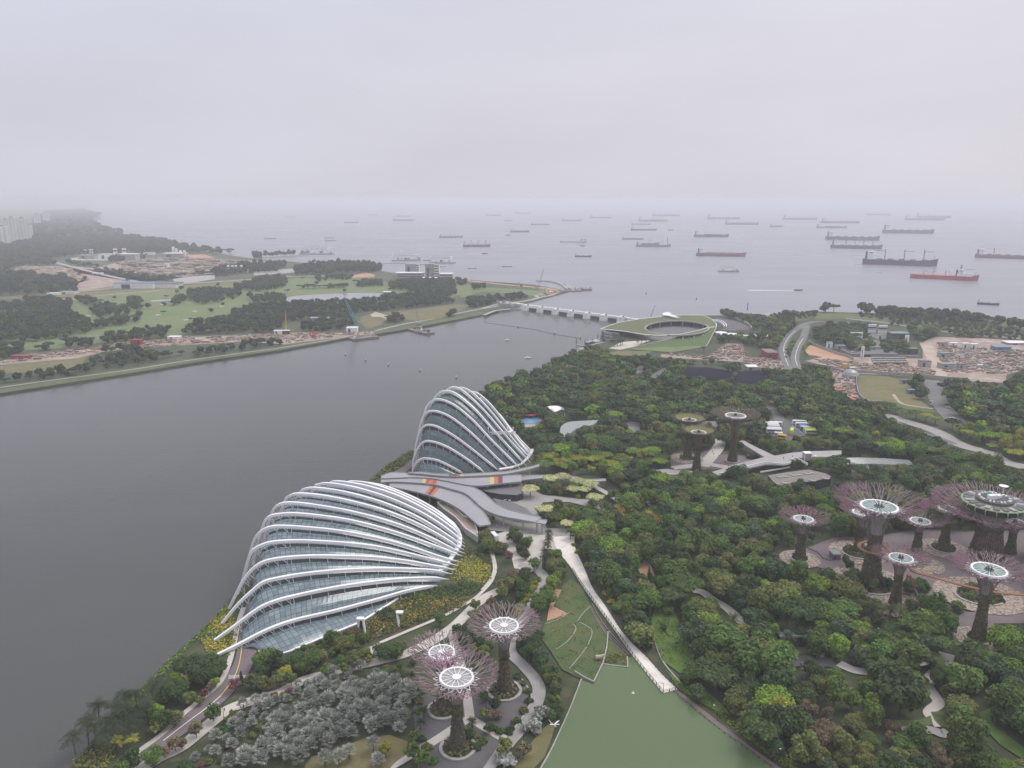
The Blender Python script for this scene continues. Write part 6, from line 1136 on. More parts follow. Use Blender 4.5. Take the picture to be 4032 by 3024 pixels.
# vehicles
M['tyre']=mat('tyre',(.02,.02,.02),.9);M['win']=mat('vehicle_glass',(.02,.025,.03),.15)
PAINT={k:mat('paint_'+k,v,.35)for k,v in dict(white=(.72,.72,.72),blue=(.07,.22,.50),lime=(.48,.60,.07),navy=(.06,.09,.28),yellow=(.62,.42,.03),red=(.5,.05,.05),black=(.03,.03,.03),silver=(.45,.46,.47),violet=(.20,.20,.50)).items()}
def bus_parts(t0,body,stripe=None,L_=11.5,W_=2.6,H_=3.2):
 b=MB();b.box((0,0,.35+H_/2),(L_,W_,H_),taper=.97);b.build('body',PAINT[body],t0);b=MB();b.box((0,0,.35+H_+.12),(L_*.9,W_*.86,.24));b.build('roof',PAINT[stripe if stripe=='lime' else 'white']if stripe else PAINT[body],t0)
 for sg in(-1,1):b=MB();b.box((-.2,sg*(W_/2-.02),.35+H_*.62),(L_*.86,.08,H_*.32));b.build('side_windows',M['win'],t0)
 b=MB();b.box((L_/2-.04,0,.35+H_*.58),(.12,W_*.86,H_*.42));b.build('windscreen',M['win'],t0)
 if stripe:
  for sg in(-1,1):b=MB();b.box((0,sg*(W_/2+.01),.35+H_*.25),(L_*.95,.06,H_*.22));b.build('stripe',PAINT[stripe],t0)
 for x in(-L_*.3,L_*.32):b=MB();b.tube([(x,-W_/2-.03,.5),(x,W_/2+.03,.5)],.5,10);b.build('wheels',M['tyre'],t0)
def bus(lab,win,x,y,rz,body,stripe=None,L_=11.5,name='coach'):
 q=P(*z1(win,x,y),LZ[0]+.02);t0=thing(name,lab,'bus');bus_parts(t0,body,stripe,L_);t0.location=q;t0.rotation_euler=(0,0,rz)
bus('white coach topmost in the left row, set a little right','N',1530,350,.0-.12,'white','navy');bus('white coach top of the left row in the coach park','N',1488,358,-.12,'white');bus('second white coach down the left row in the coach park','N',1490,372,-.12,'white','violet');bus('third white coach down the left row, with grey stripe','N',1500,388,-.12,'white','silver');bus('white and violet coach low in the left row','N',1508,412,-.12,'white','violet',12.5);bus('second violet striped coach, below the other in the left row','N',1512,428,-.12,'white','violet',12.5)
bus('small white van half under trees below the left row of coaches','N',1562,468,-.3,'white',None,6.5,'minibus');bus('yellow school bus half under trees below the left row','N',1598,494,-.5,'yellow',None,7,'minibus');bus('white coach topmost in the right row of the coach park','N',1788,335,-.10,'white','silver',12);bus('second white coach in the right row, dark windows','N',1830,362,-.12,'white','black',13);bus('upper blue coach in the right row','N',1868,388,-.12,'blue',None,13);bus('lower blue coach in the right row','N',1880,402,-.12,'blue','navy',13);bus('lime green coach in the right row','N',1912,422,-.10,'lime','lime',12);bus('white and lime coach at the bottom of the right row','N',1925,440,-.10,'white','lime',11);bus('lime green coach driving alone across the coach park','N',1706,430,1.15,'lime','lime',10)
bus('white minibus waiting on the pale forecourt by the low dome','Q',130,345,1.95,'white',None,7.0,'minibus')
def car(lab,win,x,y,rz,col,name='car',s=1.0):
 q=P(*z1(win,x,y),LZ[0]+.02);t0=thing(name,lab,'car');b=MB();b.box((0,0,.62*s),(4.4*s,1.8*s,.72*s),taper=.95);b.build('body',PAINT[col],t0);b=MB();b.box((-.2*s,0,1.2*s),(2.4*s,1.6*s,.55*s),taper=.82);b.build('cabin',M['win'],t0);b=MB();b.box((-.2*s,0,1.5*s),(1.8*s,1.3*s,.06));b.build('roof',PAINT[col],t0)
 for xx in(-1.35,1.4):b=MB();b.tube([(xx*s,-.92*s,.34*s),(xx*s,.92*s,.34*s)],.33*s,10);b.build('wheels',M['tyre'],t0)
 t0.location=q;t0.rotation_euler=(0,0,rz)
for a in[('white car on the left carriageway near the worksite','F',130,527,1.6,'white'),('dark car below the white one on the left carriageway','F',137,568,1.6,'black'),('white car high on the right carriageway','F',282,387,1.3,'white'),('silver car lower on the right carriageway','F',232,487,1.4,'silver'),('white car on the bend of the road beside the field','F',1588,1105,2.6,'white'),('white van at the barrier end by the wood','F',820,972,2.7,'white'),('dark truck parked high on the road beside the field','F',1485,812,1.6,'black','truck',2.0),('dark car parked under trees right of the field road, upper','F',1540,985,1.9,'black'),('silver car parked under trees right of the field road, lower','F',1550,1008,1.9,'silver'),('white car parked left of the field road, upper','F',1408,960,1.7,'white'),('silver car parked left of the field road, lower','F',1408,985,1.7,'silver'),('black covered truck at the road junction by the lime tree','O',820,165,-.4,'black','truck',2.4),('white car between trees at the small parking lot','E',672,700,.2,'white','car',1.5),('white van beside the small parking lot','E',660,710,.2,'white','car',1.4),('white car parked under the far right trees, left one','F',1990,1200,.2,'white'),('silver car parked under the far right trees, middle one','F',2040,1206,.2,'silver'),('dark car parked under the far right trees, right one','F',2100,1210,.2,'black'),('white buggy leftmost of three at the dark pavilion','M',166,918,1.5,'white','buggy',.9),('white buggy in the middle of three at the dark pavilion','M',199,922,1.5,'white','buggy',.9),('white buggy rightmost of three at the dark pavilion','M',236,928,1.5,'white','buggy',.9),('dark buggy train on the forecourt by the far towers','N',1285,700,2.9,'black','buggy',2.2)]:car(*a)
awn=P(*z1('N',1240,520),5);t0=thing('awning','flat bright red awning at the tree edge by the footbridge','awning',(awn.x,awn.y,GZ));b=MB();b.box((awn.x,awn.y,5),(13,3.0,.3),-.1);b.build('roof',M['redp'],t0)
for k in(-5,0,5):b=MB();b.tube([(awn.x+k,awn.y,GZ),(awn.x+k,awn.y,4.9)],.12,4);b.build('post',M['grey'],t0)
lb=P(*z1('O',1275,1640));t0=thing('boom_lift','red boom lift reaching up beside the tree tower on the tan paving','boom lift',lb);b=MB();b.box((lb.x,lb.y,GZ+1.3),(6,2.6,1.6),.3);b.build('chassis',M['redp'],t0);b=MB();b.box((lb.x-.5,lb.y,GZ+2.6),(3.5,2.2,1.2),.3);b.build('turntable',M['redp'],t0)
dd=proj(lb.x,lb.y,GZ)[2];j1=Vector((lb.x+16/FPX*dd,lb.y,height_at(*z1('O',1310,1600),lb)));j2=Vector((lb.x-15/FPX*dd,lb.y,height_at(*z1('O',1242,1470),lb)));j3=Vector((lb.x-45/FPX*dd,lb.y,height_at(*z1('O',1175,1340),lb)))
b=MB();b.tube([j1,j2],.38,6);b.build('lower_boom',M['grey'],t0);b=MB();b.tube([j2,j3],.30,6);b.build('upper_boom',M['redp'],t0);b=MB();b.box((j3.x,j3.y,j3.z),(1.8,1.2,1.2));b.build('basket',M['redp'],t0)
for k in(-2,2):b=MB();b.tube([(lb.x+k,lb.y-1.4,GZ+.5),(lb.x+k,lb.y+1.4,GZ+.5)],.55,10);b.build('wheels',M['tyre'],t0)
# small garden things
for k,(a,c,h,lab)in enumerate([(505,500,7.5,'white slanting doorway frame on the flower slope by the low dome'),(845,425,6.5,'white slanting slab standing on the slope right of the doorway frame')]):
 q=P(*z1('J',a,c));t0=thing('doorway_frame',lab,'portal',q);b=MB()
 for s in(-1.2,1.2):b.add([(q.x+s-.3,q.y-1,GZ),(q.x+s+.3,q.y-1,GZ),(q.x+s+.3,q.y+1,GZ),(q.x+s-.3,q.y+1,GZ),(q.x+s-1.1,q.y-.6,GZ+h),(q.x+s-.5,q.y-.6,GZ+h),(q.x+s-.5,q.y+1.4,GZ+h),(q.x+s-1.1,q.y+1.4,GZ+h)],[(3,2,1,0),(4,5,6,7),(0,1,5,4),(1,2,6,5),(2,3,7,6),(3,0,4,7)])if(k==0 or s<0)else None
 b.build('jamb',M['white'],t0);b=MB();b.box((q.x-.8,q.y+.4,GZ+h+.3),(3.2,2.2,.7));b.build('lintel',M['white'],t0)
 if k==0:b=MB();b.box((q.x-.3,q.y+.5,GZ+h*.5),(1.8,.4,h*.9));b.build('door',M['dark'],t0)
q=P(*z1('K',172,1345));t0=thing('dragonfly_sculpture','white dragonfly sculpture with spread wings on the left lake edge','sculpture',q);b=MB();b.tube(smooth([(q.x-1.6,q.y+1.4,GZ+4),(q.x-.3,q.y,GZ+3.4),(q.x+.7,q.y-.6,GZ+3.0),(q.x+1.1,q.y-.8,GZ+2.9)],4),[.07,.08,.09,.1,.11,.12,.15,.17,.2,.2,.18,.16,.1],6);b.build('body',M['white'],t0)
for s,dy in((-1,1.0),(1,1.0),(-1,-.6),(1,-.6)):b=MB();a=Vector((q.x+.3,q.y-.4,GZ+3.5));e=a+Vector((s*1.5+.5*(s>0),s*1.1*(dy>0)+dy*.6,.3));n=Vector((.2,-.28,0));b.slab([a-n*.3,a.lerp(e,.6)-n,e-n*.5],[a+n*.3,a.lerp(e,.6)+n*.6,e+n*.2],.06);b.build('wing',M['white'],t0)
b=MB();b.tube([(q.x+.3,q.y-.4,GZ),(q.x+.3,q.y-.4,GZ+3.3)],.1,5);b.build('stand',M['grey'],t0)
q=P(*z1('K',570,725));t0=thing('animal_statue','tan four-legged animal statue standing on the terraced lawn by the lake','statue',q);m_an=mat('tan_stone',(.42,.35,.27),.9);b=MB();b.tube([(q.x-1.5,q.y,GZ+1.5),(q.x-1.2,q.y,GZ+1.8),(q.x,q.y,GZ+1.85),(q.x+.9,q.y,GZ+2.0),(q.x+1.5,q.y,GZ+2.5),(q.x+2.1,q.y,GZ+2.6),(q.x+2.5,q.y,GZ+2.35)],[.2,.75,.85,.8,.5,.5,.25],10)
b.build('body',m_an,t0)
for xx in(-1,.9):
 for yy in(-.4,.4):b=MB();b.tube([(q.x+xx,q.y+yy,GZ+1.5),(q.x+xx+.1,q.y+yy,GZ+.7),(q.x+xx,q.y+yy,GZ)],[.34,.22,.2],7);b.build('leg',m_an,t0)
q=P(*z1('K',868,1010),GZ+.62);t0=thing('floating_duck','tiny white floating marker on the green lake','float',q);b=MB();b.lathe([(.5,0),(.6,.25),(.2,.6)],10,q);b.build('float',M['white'],t0);b=MB();b.lathe([(.12,.6),(.16,.9),(.05,1.1)],8,q);b.build('knob',M['white'],t0)  # a duck, shaped as a plain float with a knob
q=P(*z1('L',280,560));boxb('cabin','long cabin with a sloping green-grey roof in the wood at lower right','cabin','L',150,400,520,600,'darkglass','greensh',5,pitch=False);boxb('cabin','small grey hut left of the green roofed cabin','cabin','L',85,132,530,590,'concrete','grey',4)
A=[P(*z1('L',*p),7)for p in[(1165,640),(1250,640),(1360,662),(1440,700)]];B_=[P(*z1('L',*p),6)for p in[(1235,735),(1300,770),(1400,745),(1430,722)]];t0=thing('shelter','grey bent metal shelter roof among shrubs near the pale path','shelter',(A[1].x,A[1].y,GZ));b=MB();b.slab([Vector(p)for p in smooth(B_,3)],[Vector(p)for p in smooth(A,3)],.25);b.build('roof',M['deck'],t0)
for p in(A[0],A[3],B_[0],B_[3]):b=MB();b.tube([(p.x,p.y,GZ),(p.x,p.y,p.z-.2)],.15,5);b.build('post',M['grey'],t0)
M['stone']=mat('pale_rock',(.36,.33,.29),.9,(.22,.20,.18),.8,bump=.5)
for k,(w,a,c,h,r)in enumerate([('L',735,715,7,.9),('L',555,690,6,.8),('L',315,870,2,1.6),('L',270,790,3,.7),('L',430,690,2,1.8)]):
 q=P(*z1(w,a,c));rg=np.random.default_rng(k);b=MB();b.lathe([(r*(1+.2*rg.normal()),0),(r*(1.05+.15*rg.normal()),h*.3),(r*(.9+.15*rg.normal()),h*.65),(r*.55,h*.92),(.1,h)],8,q);tag(b.build('standing_stone',M['stone']),['tall pale rock pillar beside the dark path in the wood','slimmer rock pillar left of the tall one','broad pale boulder below the dark path','short rock post left on the dark path','low boulder by the green roofed cabin'][k],'rock')
for k,(a,c)in enumerate([(795,520),(990,535)]):
 q=P(*z1('L',a,c));rg=np.random.default_rng(k+4);pts=[q+Vector((rg.normal()*2.2,rg.normal(),1.5+3.2*rg.random()))for _ in range(9)];b=MB();b.tube([q]+pts+[q+Vector((1,0,0))],.14,5);tag(b.build('rod_sculpture',M['rib']),['white angular rod sculpture in the shrubs, left one','white zigzag rod sculpture in the shrubs, right one'][k],'sculpture')
def lamp(lab,win,a,c,h=6.5):
 q=P(*z1(win,a,c));t0=thing('street_lamp',lab,'street lamp',q,'slim dark street lamps');b=MB();b.tube([(q.x,q.y,GZ),(q.x,q.y,GZ+h)],.10,5);b.build('pole',M['dark'],t0);b=MB();b.tube([(q.x,q.y,GZ+h),(q.x-.5,q.y,GZ+h+.3),(q.x-1.3,q.y,GZ+h+.3)],.09,5);b.build('arm',M['dark'],t0);b=MB();b.box((q.x-1.4,q.y,GZ+h+.25),(.7,.3,.12));b.build('lamp_head',M['white'],t0)
for a in[('lamp on the pale forecourt beside the palm row','Q',630,655),('lamp beside the narrow curved path of the low dome','Q',157,800),('lamp at the timber walk, uppermost one','K',1600,1250),('second lamp along the timber walk','K',1857,1440),('third lamp along the timber walk, lowest one','K',2175,1640),('lamp on the white boardwalk end','K',1132,1003,4),('lamp by the outer curved path near the dry lawn','J',1905,1420),('lamp beside the riverside path, near the small trees','I',1508,1230),('tall lamp by the bent road on the right','F',1870,1380,10),('tall lamp on the expressway verge, left one','F',1175,1225,10),('tall lamp on the expressway verge, right one','F',1425,1190,10)]:lamp(*a)
bs=P(*z1('N',1958,722),8);t0=thing('globe_lamp','white globe lamp beside the lift shaft on the footbridge','lamp',bs);b=MB();b.tube([(bs.x,bs.y,8),(bs.x,bs.y,9.5)],.15,5);b.build('stem',M['grey'],t0);b=MB();b.lathe([(.05,-1.2),(.9,-.8),(1.2,0),(.9,.8),(.05,1.2)],14,(bs.x,bs.y,10.5));b.build('globe',M['white'],t0)
boxb('kiosk','dark slatted kiosk on the grove plaza below the lone tower','kiosk','O',545,612,1185,1232,'slate','grey',5);wall_line('low dark seat wall curving past the kiosk on the grove plaza',zz('O',[(330,1130),(420,1170),(470,1220),(540,1240)]),.9,.8,'slate','seat_wall');wall_line('pale seat wall curving beside the planter on the towers plaza',zz('J',[(1870,870),(1930,950),(1975,1040),(1960,1130),(1890,1240),(1800,1360)]),.7,.7,'concrete','seat_wall')
b=MB()
for k in range(4):y0=852+k*10;a,c=P(*z1('I',1545,y0),LZ[0]+.03),P(*z1('I',1712,y0+2),LZ[0]+.03);b.slab([a,c],[a+Vector((0,.22,0)),c+Vector((0,.22,0))],.01)
struct(b.build('road_marking',M['line']))
for nm,pts,m,w in[('road_marking',zz('I',[(1760,240),(1690,420),(1665,600),(1640,750),(1590,880),(1480,1030)]),'yline',.35),('road_marking',zz('I',[(1480,1030),(1350,1140),(1200,1250),(980,1420)]),'line',.35),('road_marking',zz('I',[(1790,420),(1795,540),(1790,620)]),'yline',.3)]:path(nm,pts,w,m)
path('road_marking',zz('F',[(160,640),(130,560),(120,480),(158,400),(220,335)]),.6,'line');path('road_marking',zz('F',[(240,640),(220,570),(248,470),(290,400)]),.6,'line');path('road_marking',zz('N',[(1560,400),(1590,372)]),.4,'line',0);path('road_marking',zz('N',[(1712,345),(1845,445)]),.4,'line',0)
wall_line('pale kerb bending along the left of the riverside road to the dome',zz('I',[(1800,610),(1815,650),(1845,700)]),.8,.8,'concrete','kerb_wall')
# people
def body_mesh(name,pose):
 V=dict(pel=(0,0,.95),ab=(0,0,1.12),ch=(0,.01,1.36),ne=(0,.01,1.50),he=(0,.03,1.64),top=(0,.02,1.75),ls=(-.18,0,1.42),le=(-.24,pose*.1,1.14),lh=(-.22,pose*.25+.06,.90),rs=(.18,0,1.42),re=(.24,-pose*.1,1.14),rh=(.22,-pose*.2+.06,.90),lp=(-.09,0,.90),lk=(-.10,-pose*.12+.02,.50),lf=(-.10,-pose*.3,.08),lt=(-.11,-pose*.3+.16,.04),rp=(.09,0,.90),rk=(.10,pose*.16+.02,.50),rf=(.10,pose*.25,.08),rt=(.11,pose*.25+.16,.04))
 E=[('pel','ab'),('ab','ch'),('ch','ne'),('ne','he'),('he','top'),('ch','ls'),('ls','le'),('le','lh'),('ch','rs'),('rs','re'),('re','rh'),('pel','lp'),('lp','lk'),('lk','lf'),('lf','lt'),('pel','rp'),('rp','rk'),('rk','rf'),('rf','rt')]
 Rr=dict(pel=.15,ab=.14,ch=.16,ne=.06,he=.105,top=.07,ls=.07,le=.05,lh=.045,rs=.07,re=.05,rh=.045,lp=.10,lk=.07,lf=.05,lt=.04,rp=.10,rk=.07,rf=.05,rt=.04);ks=list(V);me=bpy.data.meshes.new(name);me.from_pydata([V[k]for k in ks],[(ks.index(a),ks.index(b))for a,b in E],[]);o=bpy.data.objects.new(name,me);COL.objects.link(o);sm=o.modifiers.new('s','SKIN')
 for i,k in enumerate(ks):me.skin_vertices[0].data[i].radius=(Rr[k],Rr[k]);me.skin_vertices[0].data[i].use_root=k=='pel'
 sb_=o.modifiers.new('d','SUBSURF');sb_.levels=1;me2=bpy.data.meshes.new_from_object(o.evaluated_get(bpy.context.evaluated_depsgraph_get()));bpy.data.objects.remove(o);return me2
PM={}
for pose in(0,1):
 for k,(shirt,legs)in enumerate([((.03,.03,.04),(.03,.03,.035)),((.55,.55,.55),(.05,.06,.10)),((.20,.06,.06),(.06,.06,.07))]):
  me=body_mesh('person',pose);me.name='person';mm=[mat('clothes_top',shirt,.9),mat('clothes_legs',legs,.9),mat('skin',(.45,.30,.22),.7),mat('hair',(.02,.016,.013),.8)]
  for m_ in mm:me.materials.append(m_)
  for p in me.polygons:z=p.center.z;p.material_index=3 if z>1.68 else 2 if z>1.47 or(abs(p.center.x)>.17 and z<1.0 and z>.8)else 0 if z>.93 else 1
  PM[pose,k]=me
def person(lab,win,a,c,k,pose=1,rz=0.0,z=None):q=P(*z1(win,a,c),z or LZ[0]+.01);o=bpy.data.objects.new('person',PM[pose,k]);COL.objects.link(o);o.location=q;o.rotation_euler=(0,0,rz);o.scale=(1.05,1.05,1.05);tag(o,lab,'person')
for a in[('person in dark clothes walking on the pale riverside path, right of a small tree','I',1476,1200,0),('second person in dark clothes beside a companion on the riverside path','I',1458,1215,0),('person walking alone up the riverside path near the silver palms','I',1514,1170,0),('person walking on the pavement below the dome ribs, upper one','I',1634,452,0),('person walking on the pavement below the dome ribs, lower one','I',1622,522,0),('person walking on the lower riverside road by a bare tree','I',1036,1462,0),('person in white under the canopy edge on the forecourt','Q',153,218,1),('person in white by the minibus','Q',66,283,1),('second person in white by the minibus, nearer the path','Q',84,325,1),('person on the pale path near the bent shelter, left one','L',1515,750,2),('person on the pale path near the bent shelter, right one','L',1545,752,0),('person standing near the broad tower on the dark plaza','L',1620,492,0,0),('person walking on the tan honeycomb paving, left one','O',1528,1428,0),('person walking on the tan honeycomb paving, right one','O',1542,1430,2),('person on the diagonal path by the far towers, left one','N',846,640,0),('person on the diagonal path by the far towers, right one','N',858,668,0),('person standing right of the diagonal path by the far towers','N',913,690,0,0),('person on the grey footbridge, left one','N',1617,712,0,1,0,8.0),('person on the grey footbridge, right one','N',1714,698,0,1,0,8.0),('person in white at the ringed plant bed by the towers','J',1553,1190,1,0)]:person(*a)
# foliage
LEAFC={'dark green':((0.040,0.071,0.022),(0.059,0.095,0.027)),'mid green':((0.073,0.127,0.026),(0.099,0.155,0.034)),'bright green':((0.137,0.224,0.026),(0.178,0.257,0.034)),'olive green':((0.098,0.131,0.032),(0.153,0.154,0.047)),'bluish green':((0.052,0.092,0.042),(0.073,0.114,0.050)),'yellow-green':((0.222,0.240,0.026),(0.281,0.276,0.037)),'golden':((0.325,0.240,0.040),(0.414,0.305,0.059)),'cream-green':((0.399,0.421,0.198),(0.503,0.508,0.264)),'brownish':((0.145,0.116,0.063),(0.172,0.132,0.073)),'silver':((0.225,0.240,0.215),(0.315,0.325,0.292)),'palm green':((0.030,0.046,0.021),(0.044,0.062,0.027)),'far green':((0.034,0.055,0.030),(0.045,0.069,0.038)),'red-leaved':((0.145,0.059,0.066),(0.172,0.079,0.079))}
LM={k:veg_mat('leaves_'+k.replace(' ','_').replace('-','_'),a,b,rnd=0.26,tr=0.22)for k,(a,b)in LEAFC.items()}
ICO=None
def ico():
 global ICO
 if ICO is None:
  bm=bmesh.new();bmesh.ops.create_icosphere(bm,subdivisions=1,radius=1);ICO=(np.array([v.co[:]for v in bm.verts]),[tuple(v.index for v in f.verts)for f in bm.faces]);bm.free()
 return ICO
def crown_mesh(seed,R_=4.5,z0=3.0,z1=9.5,nl=14,nq=900,leaf=0.75,shape='round',droop=0.0,core=0.72):
 """leaf-sized faces spread over the shells of many unequal lobes, with dim gaps between them"""
 rg=np.random.default_rng(seed);b=MB();cz=(z0+z1)/2;hz=(z1-z0)/2
 lobes=[]
 for i in range(nl):
  for _ in range(20):
   u=rg.normal(size=3);u/=np.linalg.norm(u)
   if shape=='flat':u[2]=abs(u[2])*0.5
   k=0.35+0.42*rg.random()
   c=np.array([u[0]*R_*k*1.15,u[1]*R_*k*1.15,cz+u[2]*hz*k*1.1])
   r=R_*(0.30+0.24*rg.random())*(0.85 if shape=='flat' else 1)
   if all(np.linalg.norm(c-q)>0.45*(r+rr)for q,rr in lobes):break
  lobes.append((c,r))
 V,Fc=ico()
 sq=hz/R_ if shape=='flat' else min(1.0,0.5+0.6*hz/R_)
 for c,r in lobes:
  w=V*(1+0.25*rg.normal(size=(len(V),1)))*r*core;w[:,2]*=sq;b.add((c+w).tolist(),Fc)
 tot=sum(r*r for _,r in lobes);allv=[]
 for c,r in lobes:
  n=max(6,int(nq*r*r/tot));u=rg.normal(size=(n,3));u[:,2]+=0.25;u/=np.linalg.norm(u,axis=1)[:,None]
  p=u*(r*(0.78+0.34*rg.random((n,1))));p[:,2]*=sq;p+=c;p[:,2]-=droop*np.linalg.norm(p[:,:2],axis=1)
  keep=np.ones(n,bool)
  for c2,r2 in lobes:
   if c2 is not c:d=p-c2;d[:,2]/=sq;keep&=np.linalg.norm(d,axis=1)>r2*0.68
  u2=u+0.6*np.array([0,0,1.0]);allv.append(leafquads(p[keep],u2[keep],leaf,0.45,rg))
 add_quads(b,np.concatenate(allv));return b,lobes
def trunk_mesh(seed,lobes,r=0.28,z0=0.0):
 rg=np.random.default_rng(seed);b=MB();zf=min(c[2]for c,_ in lobes)*0.85
 b.tube([(0,0,z0-.2),(0.1,0,zf*.5),(0,0.1,zf)],[r*1.3,r,r*.85],6)
 for c,rr in lobes[:7]:b.tube([(0,0.1,zf*.92),tuple((np.array([0,0,zf])+c)/2+[0,0,-.1]),tuple(c)],[r*.6,r*.4,r*.15],5)
 return b
def to_mesh(b,name,mats):
 me=bpy.data.meshes.new(name);me.from_pydata([tuple(v)for v in b.v],[],b.f)
 for m in mats:me.materials.append(m)
 if len(mats)>1:me.polygons.foreach_set('material_index',b.m)
 me.update();return me
def join(a,b,shift=1):
 c=MB();c.v=list(a.v)+list(b.v);o=len(a.v);c.f=list(a.f)+[tuple(i+o for i in f)for f in b.f];c.m=[0]*len(a.f)+[shift]*len(b.f);return c
def frond_palm(seed,nf=20,L=3.6,z=8.0,droop=0.8,leaf_w=0.25,up=0.6,nlf=10,lean=0.6):
 rg=np.random.default_rng(seed);cr_=MB();top=np.array([lean,lean*.4,z])
 for k in range(nf):
  a=2*math.pi*(k+.6*rg.random())/nf;el=up*(1.3*rg.random()-.15);l=L*(.8+.35*rg.random());pts=[]
  for s in np.linspace(0,1,nlf+1):pts.append(top+np.array([math.cos(a)*l*s*math.cos(el),math.sin(a)*l*s*math.cos(el),l*(math.sin(el)*s*1.2-droop*.75*s*s)]))
  side=np.array([-math.sin(a),math.cos(a),0])
  for i in range(nlf):
   p,q=pts[i],pts[i+1];w=l*leaf_w*math.sin(math.pi*min(.97,(i+.8)/(nlf+.6)))**.6;d=(q-p)
   for sg in(-1,1):
    e=p+side*sg*w+d*.8+np.array([0,0,-w*.55]);cr_.add([p,p+d*.62,e+d*.18,e],[(0,1,2,3)])
 tk=MB();tk.tube([(0,0,-.2),(lean*.35,lean*.1,z*.5),tuple(top)],[.24,.18,.15],6);return cr_,tk
def fan_palm(seed,nf=22,z=2.7,Rf=1.5):
 rg=np.random.default_rng(seed);cr_=MB()
 for k in range(nf):
  a=2*math.pi*k*.618+rg.random()*.3;el=math.radians(80-92*(k+.5)/nf);d=np.array([math.cos(a)*math.cos(el),math.sin(a)*math.cos(el),math.sin(el)])
  c=np.array([0,0,z])+d*(1.25+.35*rg.random());up=np.array([0,0,1.0]);s=np.cross(d,up);s/=np.linalg.norm(s)+1e-9;n=np.cross(s,d);ns=11;r=Rf*(.8+.35*rg.random())
  for j in range(ns):
   t0=math.radians(-118+236*j/ns);t1=math.radians(-118+236*(j+.72)/ns);tm=(t0+t1)/2
   f=lambda t,q,b_:c+(d*math.cos(t)+s*math.sin(t))*q+n*b_
   cr_.add([c,f(t0,r*.62,.02),f(tm,r*(1-.1*abs(tm)),-.22+.25*abs(tm)),f(t1,r*.62,.10)],[(0,1,2,3)])
 tk=MB();tk.tube([(0,0,-.2),(0,0,z)],[.32,.24],6);return cr_,tk
def cypress(seed,h=9,r=1.0,nq=420,leaf=.6):
 rg=np.random.default_rng(seed);b=MB();prof=[(r*.5,.4),(r*.85,h*.2),(r*.8,h*.5),(r*.45,h*.82),(.05,h)];b.lathe([(q*.8,z)for q,z in prof],8)
 z=.4+(h-.4)*rg.random(nq)**1.2;rr=np.interp(z,[p[1]for p in prof],[p[0]for p in prof])*(.85+.3*rg.random(nq));a=rg.random(nq)*6.283
 add_quads(b,leafquads(np.stack([rr*np.cos(a),rr*np.sin(a),z],1),np.stack([np.cos(a),np.sin(a),.5+0*a],1),leaf,.4,rg));tk=MB();tk.tube([(0,0,-.2),(0,0,1.2)],.16,6);return b,tk
PROTO={}
def proto_set(kind,items):PROTO[kind]=items
rounds=[]
for i,(R_,z0,z1_,nl,nq)in enumerate([(4.6,2.6,9.5,15,1250),(4.2,2.2,8.2,12,1050),(5.2,3.0,9.0,18,1400),(3.6,2.2,9.8,13,1000),(4.8,2.4,7.6,16,1150)]):
 c,lb=crown_mesh(100+i,R_,z0,z1_,nl,int(nq*1.55),.60,core=.64);rounds.append((c,trunk_mesh(i,lb)))
flats=[]
for i,(R_,z0,z1_,nl,nq)in enumerate([(6.2,5.0,9.0,20,1250),(5.4,4.6,8.2,16,1050)]):
 c,lb=crown_mesh(200+i,R_,z0,z1_,nl,nq,.7,'flat');flats.append((c,trunk_mesh(20+i,lb,.36)))
lows=[]
for i,(R_,z0,z1_,nl)in enumerate([(4.6,2.4,9.4,11),(4.9,2.6,8.2,12),(4.0,2.2,9.6,9)]):
 c,lb=crown_mesh(300+i,R_,z0,z1_,nl,520,1.1,core=.66);lows.append((c,trunk_mesh(40+i,lb)))
flow=[]
for i in range(2):
 c,lb=crown_mesh(330+i,6.2,4.4,8.8,14,330,1.4,'flat');flow.append((c,trunk_mesh(50+i,lb,.36)))
small=[]
for i in range(3):
 c,lb=crown_mesh(360+i,2.3,2.2,5.6,9,420,.55,core=.45);small.append((c,trunk_mesh(60+i,lb,.13)))
bush=[]
for i in range(3):
 c,lb=crown_mesh(390+i,2.2,.3,2.6,9,420,.55);bush.append((c,None))
palms=[frond_palm(400+i,20,4.3,7.5+i*.9)for i in range(3)]
dates=[frond_palm(420+i,30,2.6,4.6,.75,.24,.9,8,.1)for i in range(2)]
fans=[fan_palm(440+i)for i in range(4)]
cyps=[cypress(460+i,8.5+i)for i in range(2)]
conif=[]
for i in range(2):
 b_,t_=cypress(480+i,15,3.4,900,1.5);conif.append((b_,t_))
def individual(name,cat,items,key,cols,group=None):
 """one thing per tint: Empty > trunk, crown, whose meshes every copy shares"""
 out={}
 for c in cols:
  lst=[]
  for cb,tb in items:
   mc=to_mesh(cb,'crown',[LM[c]]);mt=to_mesh(tb,'trunk',[M['bark']])if tb else None
   lst.append((mc,mt))
  out[c]=lst
 return out
ME={'round':individual('t','t',rounds,'r',['dark green','mid green','bright green','olive green','bluish green','yellow-green','golden','cream-green','brownish']),'flat':individual('t','t',flats,'f',['dark green','mid green','bright green','far green','yellow-green','cream-green','golden']),'low':individual('t','t',lows,'l',['far green','dark green','mid green','bluish green','olive green','bright green']),'flow':individual('t','t',flow,'l',['far green','dark green']),'small':individual('t','t',small,'s',['mid green','olive green','bright green','brownish','dark green','yellow-green','red-leaved']),'bush':individual('t','t',bush,'s',['mid green','olive green','dark green','yellow-green','golden','silver','red-leaved']),'palm':individual('t','t',palms,'s',['palm green','yellow-green','bright green']),'date':individual('t','t',dates,'s',['palm green','olive green']),'fan':individual('t','t',fans,'s',['silver']),'cyp':individual('t','t',cyps,'s',['dark green','mid green']),'conif':individual('t','t',conif,'s',['far green'])}
